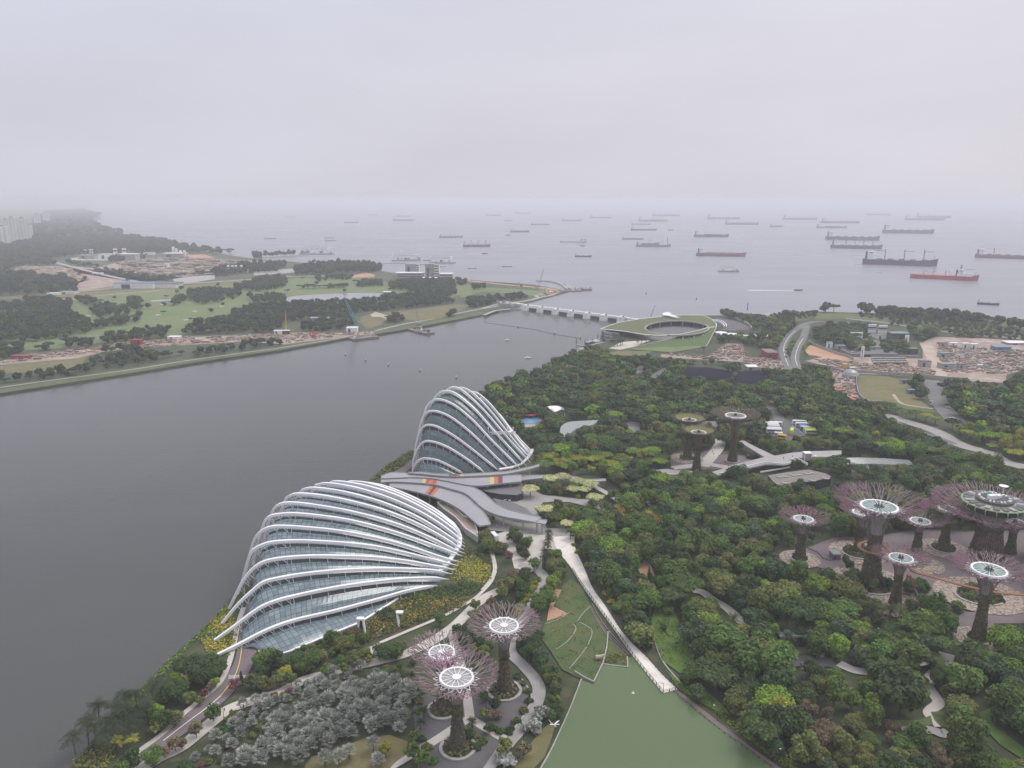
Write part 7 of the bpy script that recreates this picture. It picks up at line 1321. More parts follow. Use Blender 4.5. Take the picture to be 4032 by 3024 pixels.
HGT=dict(round=8.6,flat=9.0,low=9.0,flow=8.8,small=5.6,bush=2.6,palm=9.0,date=5.4,fan=5.0,cyp=9.0,conif=15.0)
RAD=dict(round=4.5,flat=6.0,low=4.6,flow=6.2,small=2.2,bush=2.2,palm=3.6,date=2.6,fan=2.8,cyp=1.0,conif=3.2)
TREE_N=[0]
def put_tree(name,cat,kind,tint,x,y,s,rz,var,label=None,group=None,sz=None,z=GZ):
 mc,mt=ME[kind][tint][var%len(ME[kind][tint])];sz=sz or s
 if mt is None:
  o=bpy.data.objects.new(name,mc);COL.objects.link(o);o.location=(x,y,z);o.rotation_euler=(0,0,rz);o.scale=(s,s,sz)
 else:
  o=bpy.data.objects.new(name,None);COL.objects.link(o);o.location=(x,y,z);o.rotation_euler=(0,0,rz);o.scale=(s,s,sz)
  for nm,me in(('trunk',mt),('crown',mc)):c=bpy.data.objects.new(nm,me);COL.objects.link(c);c.parent=o
 return tag(o,label,cat,group)
STUFF={}
def stuff_trees(name,label,cat,rows):
 """rows: (kind, tint, var, x, y, s, sz, rz). Real trees set on one point mesh."""
 protos=sorted({(r[0],r[1],r[2]%len(ME[r[0]][r[1]]))for r in rows});idx={k:i for i,k in enumerate(protos)}
 coll=bpy.data.collections.new(name+'_kinds')
 for i,(k,t,v)in enumerate(protos):
  mc,mt=ME[k][t][v]
  bm=bmesh.new();bm.from_mesh(mc);n0=len(bm.faces)
  if mt:bm.from_mesh(mt);bm.faces.ensure_lookup_table()
  if mt:
   for f in bm.faces[n0:]:f.material_index=1
  me=bpy.data.meshes.new('tree');bm.to_mesh(me);bm.free();me.materials.append(LM[t]);me.materials.append(M['bark'])
  o=bpy.data.objects.new('%02d_tree'%i,me);coll.objects.link(o)
 me=bpy.data.meshes.new(name);me.from_pydata([(r[3],r[4],GZ)for r in rows],[],[])
 a=me.attributes.new('variant','INT','POINT');a.data.foreach_set('value',[idx[(r[0],r[1],r[2]%len(ME[r[0]][r[1]]))]for r in rows])
 a=me.attributes.new('size','FLOAT_VECTOR','POINT');a.data.foreach_set('vector',[q for r in rows for q in(r[5],r[5],r[6])])
 a=me.attributes.new('turn','FLOAT_VECTOR','POINT');a.data.foreach_set('vector',[q for r in rows for q in(0,0,r[7])])
 o=bpy.data.objects.new(name,me);COL.objects.link(o);tag(o,label,cat,kind='stuff')
 ng=bpy.data.node_groups.new(name,'GeometryNodeTree');ng.interface.new_socket('Geometry',in_out='INPUT',socket_type='NodeSocketGeometry');ng.interface.new_socket('Geometry',in_out='OUTPUT',socket_type='NodeSocketGeometry')
 N=ng.nodes;L=ng.links;gi=N.new('NodeGroupInput');go=N.new('NodeGroupOutput');ip=N.new('GeometryNodeInstanceOnPoints');ci=N.new('GeometryNodeCollectionInfo')
 ci.inputs[0].default_value=coll;ci.inputs['Separate Children'].default_value=True;ci.inputs['Reset Children'].default_value=True
 def attr(nm,tp):n=N.new('GeometryNodeInputNamedAttribute');n.data_type=tp;n.inputs[0].default_value=nm;return n.outputs[0]
 L.new(gi.outputs[0],ip.inputs['Points']);L.new(ci.outputs[0],ip.inputs['Instance']);ip.inputs['Pick Instance'].default_value=True
 L.new(attr('variant','INT'),ip.inputs['Instance Index']);L.new(attr('turn','FLOAT_VECTOR'),ip.inputs['Rotation']);L.new(attr('size','FLOAT_VECTOR'),ip.inputs['Scale'])
 L.new(ip.outputs[0],go.inputs[0]);md=o.modifiers.new('trees','NODES');md.node_group=ng;return o
def keep_clear(px,py,tx,ty,strict=True):
 bad=np.zeros(len(px),bool)
 for e in EXCL:
  bad|=in_poly(px,py,e)
  if strict:
   hx=np.abs(ty-py)*.42;mx,my=px*.45+tx*.55,py*.45+ty*.55
   bad|=in_poly(mx,my,e)|in_poly(px*.8+tx*.2,py*.8+ty*.2,e)|in_poly(mx-hx,my,e)|in_poly(mx+hx,my,e)|in_poly(px*.12+tx*.88,py*.12+ty*.88,e)
 return bad
TAKEN={}
def scatter(poly,spacing,n_try=None,s=(0.8,1.2),kind='round',strict=True,rg=rng,cell=6.0):
 w=[P(a,b)for a,b in poly];xs=[q.x for q in w];ys=[q.y for q in w]
 area=abs(sum(w[i].x*w[(i+1)%len(w)].y-w[(i+1)%len(w)].x*w[i].y for i in range(len(w))))/2
 bb=(max(xs)-min(xs))*(max(ys)-min(ys));n=int((n_try or 3.2)*bb/spacing**2)+8
 X=min(xs)+rg.random(n)*(max(xs)-min(xs));Y=min(ys)+rg.random(n)*(max(ys)-min(ys))
 ok=in_poly(X,Y,[(q.x,q.y)for q in w]);X,Y=X[ok],Y[ok];S=s[0]+(s[1]-s[0])*rg.random(len(X));h=HGT[kind]
 px,py,dp=proj(X,Y,GZ+0*X);tx,ty,_=proj(X,Y,GZ+h*S)
 ok=~keep_clear(px,py,tx,ty,strict)&(px>-500)&(px<4532)&(py<3700);X,Y,S=X[ok],Y[ok],S[ok];out=[]
 for x,y,q in zip(X,Y,S):
  d=spacing*(0.75+.25*q);i,j=int(x//cell),int(y//cell);k=int(d//cell)+1;hit=False
  for a in range(i-k,i+k+1):
   for b in range(j-k,j+k+1):
    for(u,v,dd)in TAKEN.get((a,b),()):
     if(u-x)**2+(v-y)**2<(min(d,dd)if True else d)**2:hit=True;break
    if hit:break
   if hit:break
  if not hit:TAKEN.setdefault((i,j),[]).append((x,y,d));out.append((x,y,q))
 return out
for pts in[zz('H',[(160,1130),(330,830),(520,560),(700,500),(1000,420),(1300,300),(1500,250),(1700,300),(1850,400),(1910,470),(1930,560),(1850,740),(1760,850),(1500,900),(1170,1110),(850,1250),(640,1330),(480,1330),(430,1240),(120,1250)]),zz('G',[(370,905),(420,800),(600,700),(900,640),(1200,640),(1440,720),(1450,800),(1320,890),(1000,920),(700,930),(400,920)]),zz('G',[(100,960),(340,905),(900,925),(1340,920),(2080,955),(2080,1000),(1340,1000),(1000,1040),(1120,1180),(1500,1290),(1570,1330),(1560,1430),(1430,1420),(1200,1340),(1060,1370),(960,1400),(850,1330),(700,1250),(180,1080)])]:excl(pts)
for k in T:q=T[k][1];excl([proj(q.x+4.5*math.cos(a),q.y+4.5*math.sin(a),GZ)[:2]for a in np.linspace(0,6.28,13)[:-1]])
def pick(rg,tab):c=np.cumsum([w for _,w in tab]);return tab[int(np.searchsorted(c,rg.random()*c[-1]))][0]
MIX_A=[('dark green',3),('mid green',6),('bluish green',2.2),('olive green',2.2),('bright green',1.4),('brownish',.12)]
MIX_B=[('dark green',4.5),('mid green',4.5),('bluish green',3),('olive green',2),('bright green',.9)]
MIX_Y=[('bright green',4),('yellow-green',3),('mid green',3)]
MIX_O=[('olive green',5),('mid green',3),('brownish',2),('dark green',1)]
CAND=[]
def grove(poly,mix,spacing=6.6,s=(.75,1.25),flat=.17,strict=True,region='the garden wood',n_try=None):
 for x,y,q in scatter(poly,spacing,s=(s[0]*.8,s[1]*1.12),strict=strict,n_try=n_try or 4.5):
  t=pick(rng,mix);k='flat' if rng.random()<flat and t in ME['flat']else 'round'
  if region in('garden wood','far wood')and rng.random()<.07:k,t,q='date',('palm green','olive green')[int(rng.integers(0,2))],1.2+.5*rng.random()
  CAND.append([k,t,int(rng.integers(0,5)),x,y,q,q*(.8+.5*rng.random()**1.5),rng.random()*6.28,region])
IND=[]
def one(win,a,b,kind,tint,s=1.0,noun='tree',name=None,cat='tree',sz=None,group=None):
 q=P(*z1(win,a,b));v=int(rng.integers(0,5));IND.append([name or 'broadleaf_tree',cat,kind,tint,v,q.x,q.y,s,sz or s,rng.random()*6.28,noun,group])
 TAKEN.setdefault((int(q.x//6),int(q.y//6)),[]).append((q.x,q.y,RAD[kind]*s*.9))
def many(win,pts,kind,tints,s=1.0,**k):
 for i,p in enumerate(pts):one(win,p[0],p[1],kind,tints[i%len(tints)]if isinstance(tints,(list,tuple))else tints,s*(p[2]if len(p)>2 else .9+.25*rng.random()),**k)
many('I',[(215,1540),(400,1480),(430,1290),(520,1400),(560,1470),(600,1280),(650,1340),(730,1420),(760,1160),(810,1190),(890,1110),(680,1210),(930,1060),(850,1270),(480,1560),(330,1450),(700,1480)],'palm','palm green',1.0,noun='coconut palm',name='coconut_palm',cat='palm')
many('I',[(725,1510),(600,1530)],'palm','yellow-green',.62,noun='young coconut palm',name='coconut_palm',cat='palm')
many('I',[(893,1650,.75),(700,1690,.85),(640,1720,.7),(985,1330,.8),(1090,1290,.6),(920,1240,.7),(1210,1110,.55),(1070,1090,.85),(1000,1060,.6),(1330,940,.8),(1220,930,.9),(1150,830,.7),(1300,830,.8),(1400,760,.6),(1180,960,.6)],'round',['mid green','dark green','mid green','dark green','olive green','bright green','olive green','dark green','bluish green','dark green','bluish green','dark green','bluish green','mid green','olive green'])
many('I',[(1420,1260,1.35),(1270,1400,1.2),(1085,1520,1.1),(1150,1500,.8),(1000,1570,.8),(1440,960,.8),(1390,1010,.8),(1340,1060,.8),(1300,1120,.7),(920,1370,1.1),(960,1330,1.0)],'small',['mid green','brownish','brownish','brownish','brownish','bright green','brownish','red-leaved','olive green','olive green','olive green'],noun='small street tree',name='street_tree')
many('I',[(1960,830,.95),(1860,860,.6),(1900,790,.9),(2050,870,.6),(1830,760,.6),(2140,790,.75),(2190,720,.7)],'round',['dark green','dark green','mid green','yellow-green','mid green','dark green','dark green'])
many('I',[(1610,1000,1.1),(1860,1010,1.25),(2000,960,1.2),(2100,950,1.1),(1740,960,1.1)],'small',['red-leaved','olive green','olive green','olive green','olive green'],noun='small garden tree',name='street_tree')
one('I',1665,940,'cyp','dark green',.75,'pointed cypress','cypress_tree')
many('J',[(120,760,.6),(200,860,.55),(330,640,.8),(700,720,.8),(790,700,.8),(1180,420,.6),(420,770,.6),(60,830,.8)],'round',['mid green','mid green','olive green','dark green','mid green','mid green','olive green','dark green'])
many('J',[(440,800,1.1),(330,850,1.0),(560,760,.8),(1560,350,1.2),(1630,280,1.2),(1720,190,1.3),(1480,300,1.1),(1780,130,1.2),(1480,380,1.1),(1830,80,1.1)],'small',['mid green','mid green','olive green','brownish','brownish','olive green','olive green','brownish','olive green','olive green'],noun='thin garden tree',name='street_tree')
many('J',[(1890,150,.7),(1870,210,.6),(1790,270,.55),(1740,300,.5)],'round',['dark green']*4)
many('J',[(2110,250,.85),(2040,320,.8),(2150,120,.75)],'round',['mid green','mid green','bright green'],sz=1.0)
many('J',[(1960,620,.8),(1900,560,.7),(2000,700,.9),(2050,780,.8),(1400,560,.7),(1440,640,.8),(1540,620,.7),(1330,520,.6)],'round',['dark green','bluish green','dark green','bluish green','dark green','dark green','dark green','dark green'])
many('J',[(2150,950,.6),(2180,1060,.65),(2130,1160,.6),(2190,1210,.55),(2160,860,.55)],'round',['mid green','dark green','dark green','dark green','mid green'])
many('J',[(1580,1160,1.0),(1040,1250,1.0),(1010,1330,.8),(1460,1340,.9)],'date','palm green',1.05,noun='feathery palm',name='feather_palm',cat='palm')
many('J',[(1690,1240,.7),(1610,1360,.8),(1620,1250,.8),(960,1440,.9),(700,1560,1.0),(1740,1560,1.3),(1900,1580,1.1),(1030,1660,1.2),(940,1600,1.3)],'small',['brownish','dark green','brownish','mid green','yellow-green','olive green','brownish','mid green','mid green'],noun='small plaza tree',name='street_tree')
many('J',[(1850,880),(1900,940),(1945,1010),(1950,1090),(1900,1180),(1850,1270),(1790,1350),(1000,1100),(985,1180),(1020,1420),(1060,1500),(1120,1620),(1400,1400),(1480,1400),(1560,1440),(1500,1500),(1420,1480),(1640,1330),(1700,1360)],'bush',['dark green','olive green','mid green'],.75,noun='low plaza shrub',name='shrub',cat='shrub')
many('J',[(1560,1080),(1660,1160),(1560,1240),(1010,1060),(1440,1420),(1330,1390)],'small',['mid green','dark green','olive green'],.9,noun='small plaza tree',name='street_tree')
silver=[]
for poly in[zz('J',[(0,1040),(200,990),(420,975),(700,960),(930,1010),(940,1180),(890,1360),(720,1360),(560,1380),(440,1440),(240,1520),(0,1590)]),zz('I',[(1880,1500),(1900,1320),(2060,1230),(2212,1120),(2212,1660),(1800,1690),(1500,1690),(1650,1590)])]:
 silver+=scatter(poly,3.3,s=(.95,1.35),kind='fan',strict=False,cell=6)
for p in[(300,1640),(600,1530),(390,1590),(180,1650),(640,1640)]:q=P(*z1('J',*p));silver.append((q.x,q.y,1.05))
for poly in[zz('I',[(1620,1160),(1820,1080),(2212,930),(2212,1100),(1900,1280),(1700,1480),(1400,1600),(1250,1600),(1450,1400)]),zz('J',[(0,900),(240,870),(520,800),(640,830),(640,900),(300,940),(60,1000)])]:
 for x,y,s in scatter(poly,4.0,s=(.6,1.0),kind='fan',strict=False):silver.append((x,y,s))
for x,y,s in silver:IND.append(['silver_palm','palm','fan','silver',int(rng.integers(0,4)),x,y,s,s*(.8+.5*rng.random()),rng.random()*6.28,'silver fan palm',None])
for poly in[zz('I',[(1620,1170),(1820,1090),(2212,940),(2212,1250),(1900,1420),(1600,1680),(1000,1690),(1250,1580),(1450,1380)]),zz('J',[(0,910),(240,880),(640,820),(960,840),(960,990),(300,970),(0,1040)])]:
 for x,y,s in scatter(poly,3.0,s=(.5,.95),kind='bush',strict=False):IND.append(['shrub','shrub','bush',pick(rng,[('olive green',3),('dark green',4),('mid green',2),('red-leaved',.7)]),int(rng.integers(0,3)),x,y,s,s,rng.random()*6.28,'garden shrub',None])
many('J',[(2070,1220,1.3),(1990,1340,1.3),(1750,1620,1.2),(60,960,1.0),(800,940,.9)],'bush','silver',1.2,noun='silvery shrub',name='shrub',cat='shrub')
many('Q',[(360,400,.95),(450,470,.9),(330,330,.8),(460,570,.6),(420,500,.75)],'round',['dark green','dark green','mid green','dark green','dark green'])
one('Q',500,400,'round','bright green',.6)
many('Q',[(50,440,.8),(190,490,.7),(20,380,.8),(110,500,.6)],'round',['olive green','olive green','olive green','olive green'])
many('Q',[(290,590,1.1),(565,690,1.4),(310,830,1.2),(290,900,1.3),(220,960,1.2),(190,900,1.1),(360,800,1.3),(70,200,1.1),(100,170,.9)],'small',['red-leaved','mid green','brownish','olive green','olive green','olive green','brownish','olive green','mid green'],noun='small courtyard tree',name='street_tree')
many('Q',[(720,395),(715,440),(700,500),(680,560),(690,610),(720,360),(955,350),(670,650)],'date','palm green',1.1,noun='feathery date palm',name='feather_palm',cat='palm')
many('Q',[(760,660,.65),(720,640,.6),(810,810,.7),(860,750,.6),(690,980,.75),(610,1100,.75),(780,880,.5)],'round',['mid green','dark green','mid green','olive green','mid green','mid green','mid green'])
many('Q',[(470,800,.75),(440,850,.7),(420,900,.7),(480,750,.6)],'round','dark green')
for i in range(9):one('Q',600-i*27,800+i*44,'bush','yellow-green' if i%3 else 'mid green',.85,'clipped pale hedge shrub','shrub','shrub')
many('K',[(630,150,.75),(680,225,.75),(865,475,.75),(936,600,.35)],'bush','golden',1.1,noun='round golden shrub',name='shrub',cat='shrub')
many('Q',[(1050,500,1),(1140,640,.9),(1220,740,.9),(990,420,.8)],'bush','yellow-green',.9,noun='round lime shrub',name='shrub',cat='shrub')
many('K',[(965,290),(1010,330),(940,430),(1000,560),(980,640),(1015,470),(955,540),(930,210),(1020,610),(975,160)],'cyp',['dark green','mid green'],.85,noun='slim cypress',name='cypress_tree')
many('Q',[(1830,860),(1810,800),(1960,760),(2000,800),(1790,960),(1730,1100),(1990,960)],'cyp',['dark green'],.8,noun='slim cypress',name='cypress_tree')
many('K',[(1510,480,1.2),(1640,700,1.75),(1500,740,1.2),(1900,960,1.9),(2100,900,1.5),(1750,1180,.95),(1420,1080,.7),(2120,1330,1.15),(1980,640,1.0),(2060,540,.8),(1700,980,1.0),(1460,860,.8),(1330,960,.7),(880,330,.9),(1180,330,.5),(1130,460,.45)],'round',['bright green','mid green','dark green','mid green','mid green','olive green','bluish green','yellow-green','mid green','bright green','dark green','dark green','dark green','bluish green','mid green','mid green'])
many('L',[(1130,1200,1.85),(1050,1010,1.6),(1180,860,1.7),(980,780,1.2),(890,860,.8),(1500,960,.9),(1500,860,.7),(900,1150,.75),(1640,1230,.95),(1640,1000,.8),(1400,800,.9),(110,1330,1.2),(1700,880,1.2),(2020,1300,.9),(1330,960,.6)],'round',['dark green','dark green','mid green','mid green','dark green','dark green','mid green','bright green','olive green','olive green','bluish green','yellow-green','dark green','dark green','red-leaved' if False else 'dark green'])
many('L',[(880,380,1.2),(960,390,1.2),(1040,400,1.2),(1120,390,1.2),(1200,380,1.2),(830,350,1.1),(2130,1200,1.2),(2000,1250,1.0)],'date',['palm green','olive green'],1.3,noun='tall feathery palm',name='feather_palm',cat='palm')
many('L',[(660,110),(740,160),(600,90),(700,60),(800,170),(560,60)],'bush','silver',1.5,noun='silver-leaved shrub',name='shrub',cat='shrub')
many('M',[(1080,1130,.9),(1190,1115,1),(1310,1110,1),(1430,1140,1),(1520,1170,.9),(1570,1195,.8),(1250,1140,.8)],'round','golden')
many('M',[(590,805),(415,905),(700,790),(790,890),(880,900),(975,975),(540,1075),(725,1190),(830,830),(930,860)],'flat','cream-green',.8,noun='layered cream-leaved tree')
many('M',[(1130,930),(1250,960),(1400,950),(640,1090),(780,1050),(900,1060),(560,850),(640,870),(960,1000)],'round',['mid green','dark green','bright green','dark green','olive green','mid green','mid green','olive green','mid green'],.7)
many('M',[(570,600),(690,470),(780,530),(950,640),(1080,600),(1310,570),(1400,580),(1480,570),(1000,620),(1560,620)],'flat',['yellow-green','bright green','mid green','yellow-green','bright green','bright green','yellow-green','bright green','yellow-green','mid green'],.9,noun='flat-topped light tree')
many('M',[(1210,585,.8)],'flat','golden',.8,noun='golden flat-topped tree')
many('M',[(1150,250,1.1),(1270,175,.7),(1570,130,.7),(1650,150,.8),(300,215,.5),(720,690,.8),(1640,320,.8)],'flat',['bright green','yellow-green','yellow-green','yellow-green','yellow-green','bright green','bright green'],noun='flat-topped light tree')
many('N',[(1680,90,1.2),(1500,140,.7),(1850,160,1.0),(1760,30,1.0)],'flat',['bright green','yellow-green','bright green','mid green'],noun='flat-topped light tree')
many('O',[(915,185,.9),(640,170,.5),(530,220,.6)],'round',['yellow-green','bright green','bright green'])
many('F',[(1090,1060),(1180,1100),(1270,1110),(1350,1130),(1440,1150),(940,1020),(1040,1030)],'flat',['mid green','bright green','mid green','yellow-green','bright green','dark green','mid green'],.85,noun='flat-topped roadside tree')
many('O',[(690,1330,.6),(730,1400,.65),(800,1470,.7),(960,1450,.65),(1010,1490,.6),(880,1500,.7),(660,1290,.5),(1240,1510,.85),(1300,1490,.75),(1340,1540,.6),(1200,1540,.6)],'round',['dark green','mid green','dark green','bluish green'],sz=.75)
many('O',[(1690,1520),(1760,1480),(1850,1500),(1930,1540),(1990,1590),(1740,1560),(1830,1580),(1900,1610)],'bush',['dark green','mid green'],1.1,noun='dark island shrub',name='shrub',cat='shrub')
# ---- woods that fill the gardens
for pl_ in([(960,470),(1060,450),(1200,470),(1200,545),(1000,545)],[(690,440),(790,450),(790,530),(700,540)],[(1320,590),(1400,600),(1400,660),(1320,640)],[(1480,520),(1560,520),(1560,560),(1480,550)],[(1150,640),(1230,640),(1230,720),(1160,700)],[(1640,390),(1780,380),(1780,410),(1640,420)],[(1600,570),(1720,560),(1720,600),(1600,600)]):grove(zz('F',pl_),MIX_B,7,s=(.7,1.1),strict=False,region='worksite')
grove([(2080,1700),(2110,1690),(2330,1640),(2700,1640),(2640,1560),(2300,1560),(2050,1600)],MIX_B,7.0,region='wood beyond the tall dome')
grove(zz('M',[(480,640),(700,560),(1000,600),(1300,570),(1580,600),(1600,680),(1200,690),(900,720),(500,690)]),MIX_Y,6.6,s=(.7,1.0),flat=.6,region='light green belt')
grove(zz('L',[(160,1060),(300,980),(480,1050),(640,1200),(780,1330),(900,1500),(1100,1640),(900,1700),(300,1700),(200,1500),(420,1300)]),MIX_O,5.6,s=(.6,1.0),flat=0,region='olive wood')
grove(zz('L',[(1050,1330),(1400,1400),(1600,1420),(1800,1520),(2300,1700),(1000,1700)]),MIX_O,5.6,s=(.55,.85),flat=0,region='olive wood')
grove([(2275,2125),(2350,2060),(2400,1990),(2470,1960),(2384,1890),(2510,1868),(2555,1910),(2760,1862),(2900,1880),(3080,1935),(3250,1960),(3600,1950),(4150,1990),(4300,2400),(4450,3300),(3400,3300),(3060,3040),(2900,2900),(2720,2740),(2560,2590),(2400,2390),(2330,2270)],MIX_A,6.5,s=(.65,1.3),region='garden wood')
grove([(1880,1578),(1960,1530),(2060,1496),(2140,1470),(2260,1407),(2340,1392),(2440,1412),(2600,1424),(2700,1442),(2960,1467),(3080,1482),(3270,1480),(3290,1540),(3400,1600),(3500,1640),(3560,1700),(3650,1770),(3800,1850),(4150,1965),(4150,2010),(3600,1960),(3300,1900),(3250,1870),(3100,1850),(2900,1870),(2700,1880),(2450,1890),(2300,1885),(2130,1850),(2105,1780),(2000,1690)],MIX_B,7.0,s=(.75,1.25),region='far wood')
grove(zz('F',[(1000,1310),(1300,1290),(1620,1330),(1700,1410),(1900,1450),(2050,1530),(2300,1600),(2300,1760),(1640,1620),(1280,1430),(700,1370)]),MIX_B,7.2,s=(.9,1.4),region='far wood')
grove(zz('F',[(1560,1150),(1900,1190),(2300,1230),(2300,1500),(2050,1450),(1900,1380),(1720,1320),(1640,1260),(1500,1190)]),MIX_Y+[('olive green',3)],7.2,s=(.7,1.0),flat=.5,region='verge')
grove(zz('F',[(1500,870),(1560,820),(1700,790),(1720,870),(1800,930),(1980,940),(2080,900),(2300,640),(2300,1220),(1900,1190),(1680,1090),(1570,990)]),MIX_B,8.0,s=(1,1.5),flat=.3,region='far wood')
grove(zz('F',[(1210,640),(1330,650),(1350,790),(1430,890),(1440,950),(1310,970),(1230,800)]),MIX_B,6.5,s=(1,1.5),flat=0,region='far wood')
grove(zz('F',[(990,760),(1130,740),(1160,820),(1050,880),(980,870)]),MIX_B,6.5,region='far wood')
grove(zz('F',[(1520,740),(1720,700),(1780,790),(1700,800),(1540,800)]),MIX_O,7,s=(.6,.9),region='far wood')
grove(zz('F',[(1790,800),(1930,790),(1990,900),(1960,930),(1850,900)]),MIX_O,6,s=(.5,.8),region='far wood')
grove(zz('F',[(0,690),(200,690),(540,740),(560,850),(850,1000),(1000,1050),(900,1100),(500,1050),(0,900)]),MIX_A,7,region='far wood')
grove(zz('F',[(390,640),(440,610),(540,700),(500,740),(400,700)]),MIX_A,7,region='far wood')
grove(zz('F',[(390,350),(620,300),(850,340),(840,400),(660,430),(640,480),(480,470),(400,420)]),[('dark green',5),('bluish green',4)],8,s=(.9,1.3),flat=.2,region='far wood')
grove(zz('F',[(820,450),(900,440),(920,520),(840,530)]),MIX_B,7,region='far wood')
grove(zz('F',[(1220,350),(1440,340),(1450,470),(1340,480),(1290,430)]),MIX_B,8,s=(1,1.3),region='far wood')
grove(zz('F',[(165,470),(215,440),(225,540),(190,640),(150,540)]),MIX_Y,7,s=(.5,.7),region='median')
grove(zz('F',[(290,440),(345,440),(340,560),(290,560)]),MIX_Y,7,s=(.5,.8),region='median')
grove(zz('F',[(0,300),(110,260),(200,230),(200,330),(100,420),(90,520),(0,480)]),MIX_B,8,region='far wood')
grove(zz('E',[(1380,370),(1660,360),(1690,420),(1900,360),(1940,420),(1930,520),(1640,470),(1460,440),(1400,450)]),MIX_B,8,s=(.7,1),region='far wood')
grove(zz('E',[(1480,210),(1700,240),(1830,260),(1960,300),(1960,360),(1700,330),(1640,270),(1400,215)]),MIX_B,9,s=(.8,1.2),flat=.3,region='far wood')
grove(zz('E',[(840,440),(1010,430),(1040,480),(1270,470),(1270,530),(900,545),(840,520)]),MIX_B,8,s=(.8,1.2),flat=0,region='far wood')
grove(zz('E',[(100,560),(300,530),(420,560),(850,555),(1300,600),(1640,625),(1620,660),(1100,640),(700,640),(300,620)]),MIX_B,8,s=(.7,1.1),region='far wood')
many('E',[(460,480),(480,478),(510,475),(540,470),(555,465),(685,460),(720,455),(760,450)],'date','palm green',1.6,noun='promenade palm',name='feather_palm',cat='palm')
grove(zz('I',[(1120,760),(1330,690),(1560,700),(1540,800),(1420,900),(1330,960),(1180,1030),(1000,1110),(900,1220),(840,1330),(780,1400),(930,1060)]),MIX_A,4.6,s=(.35,.65),flat=0,strict=False,region='riverside garden')
grove(zz('I',[(1820,760),(1900,700),(2100,640),(2212,640),(2212,880),(1980,920),(1800,980)]),MIX_A,5.0,s=(.4,.65),flat=0,region='dome garden')
grove(zz('J',[(0,640),(200,540),(420,440),(480,500),(600,600),(560,640),(640,690),(430,740),(200,830),(0,880)]),MIX_O,4.8,s=(.35,.6),flat=0,region='dome garden')
grove(zz('J',[(650,680),(860,600),(900,680),(960,800),(940,900),(700,880),(640,800)]),MIX_B,4.8,s=(.35,.6),flat=0,region='dome garden')
grove(zz('J',[(1300,470),(1390,440),(1600,560),(1660,640),(1500,800),(1400,700)]),MIX_B,5.0,s=(.4,.7),flat=0,region='tower garden')
grove(zz('J',[(1830,600),(1900,500),(2060,480),(2140,600),(2160,800),(2080,880),(1960,760)]),MIX_B,5.0,s=(.4,.75),flat=0,region='tower garden')
grove(zz('J',[(2080,900),(2212,860),(2212,1240),(2120,1270),(2050,1240),(2080,1060)]),MIX_A,4.4,s=(.35,.55),flat=0,region='lake shore')
grove(zz('Q',[(0,260),(130,330),(110,480),(60,520),(0,500)]),MIX_O,5,s=(.45,.7),flat=0,region='courtyard')
grove(zz('Q',[(650,560),(760,500),(860,640),(900,760),(800,760),(700,700)]),MIX_A,4.6,s=(.3,.6),flat=0,region='courtyard')
grove(zz('M',[(380,860),(560,800),(1000,830),(1040,900),(1010,990),(900,930),(560,900)]),MIX_A,5,s=(.4,.7),region='leafy court')
grove(zz('M',[(460,1040),(640,960),(1000,1020),(1040,1100),(1000,1170),(620,1170),(560,1120)]),MIX_A,5.2,s=(.45,.8),region='leafy court')
grove(zz('O',[(980,900),(1180,960),(1380,960),(1340,1060),(1060,1060),(1000,1000)]),MIX_B,5.5,s=(.7,1.0),flat=0,region='plaza bed',n_try=4)
grove(zz('O',[(1640,960),(1780,900),(1760,1120),(1640,1080)]),MIX_B,5.5,s=(.7,1.0),flat=0,region='plaza bed')
# ---- the 300 largest broad trees are things; the rest of the wood is one growth
LMK=[('white square boardwalk end',2640,2725),('white boardwalk head',2230,2120),('white boardwalk middle',2400,2440),('green lake wall corner',2325,2690),('bright lawn at lower right',3960,2850),('nearest tree tower',1803,2950),('tower by the curving path',1985,2725),('low dome glass foot',1120,2570),('low dome rib tips',1790,2260),('riverside zebra crossing',930,2668),('tower with red lift',3525,2382),('broad tower at the right',3850,2527),('lone reddish tower',3150,2204),('large magenta tower',3425,2301),('s-shaped pale path',3660,2830),('small roundabout',3696,2882),('grey bent roof in the wood',3600,2590),('pale path above the slope',2850,2380),('bright green slope',2660,2560),('lime ground cover strip',2960,2880),('red paved clearing',2545,2235),('golden blossom grove',2480,2050),('grey covered ramp',2390,1930),('brown roof with oval lights',3150,1885),('long glass roof',3440,1815),('front mossy tower',2742,1850),('curving canopy end',2150,2060),('boomerang glass roof',2260,1700),('pale court path',3400,2620),('tall dome right foot',2100,1800),('terraced lawn',2250,2500),('forecourt minibus',1945,2115),('timber lakeside walk',2800,2830),('silver palm bed',1350,2820),('bottom right corner',3900,3000),('yellow-green weeping tree',3070,2800),('stone pillars',3370,2570),('green cabin roof',3160,2530),('coach park',3080,1690)]
def describe(px,py,noun,tint,used,size=None):
 best=sorted(LMK,key=lambda l:(l[1]-px)**2+((l[2]-py)*1.5)**2)[0];dx,dy=px-best[1],(py-best[2])*1.4
 if abs(dx)>abs(dy):d='right of' if dx>0 else 'left of'
 else:d='in front of' if dy>0 else 'behind'
 return(best[0],d,noun,tint),math.hypot(dx,dy)
def label_all(items):
 """items: (object, px, py, noun, tint); the ordinal counts outward from the landmark among plants of the same look"""
 g={}
 for o,px,py,noun,tint in items:k,dist=describe(px,py,noun,tint,None);g.setdefault(k,[]).append((dist,o))
 for(lm,d,noun,tint),lst in g.items():
  lst.sort(key=lambda t:t[0])
  for i,(_,o)in enumerate(lst):
   rank='nearest' if i==0 else '%s nearest'%ORD(i);pre='' if tint=='palm green' or noun.startswith(('silver','golden','round golden','clipped'))or tint in noun else tint+' '
   o['label']='%s%s %s the %s, %s'%(pre,noun,d,lm,rank)
def clean(l):return l
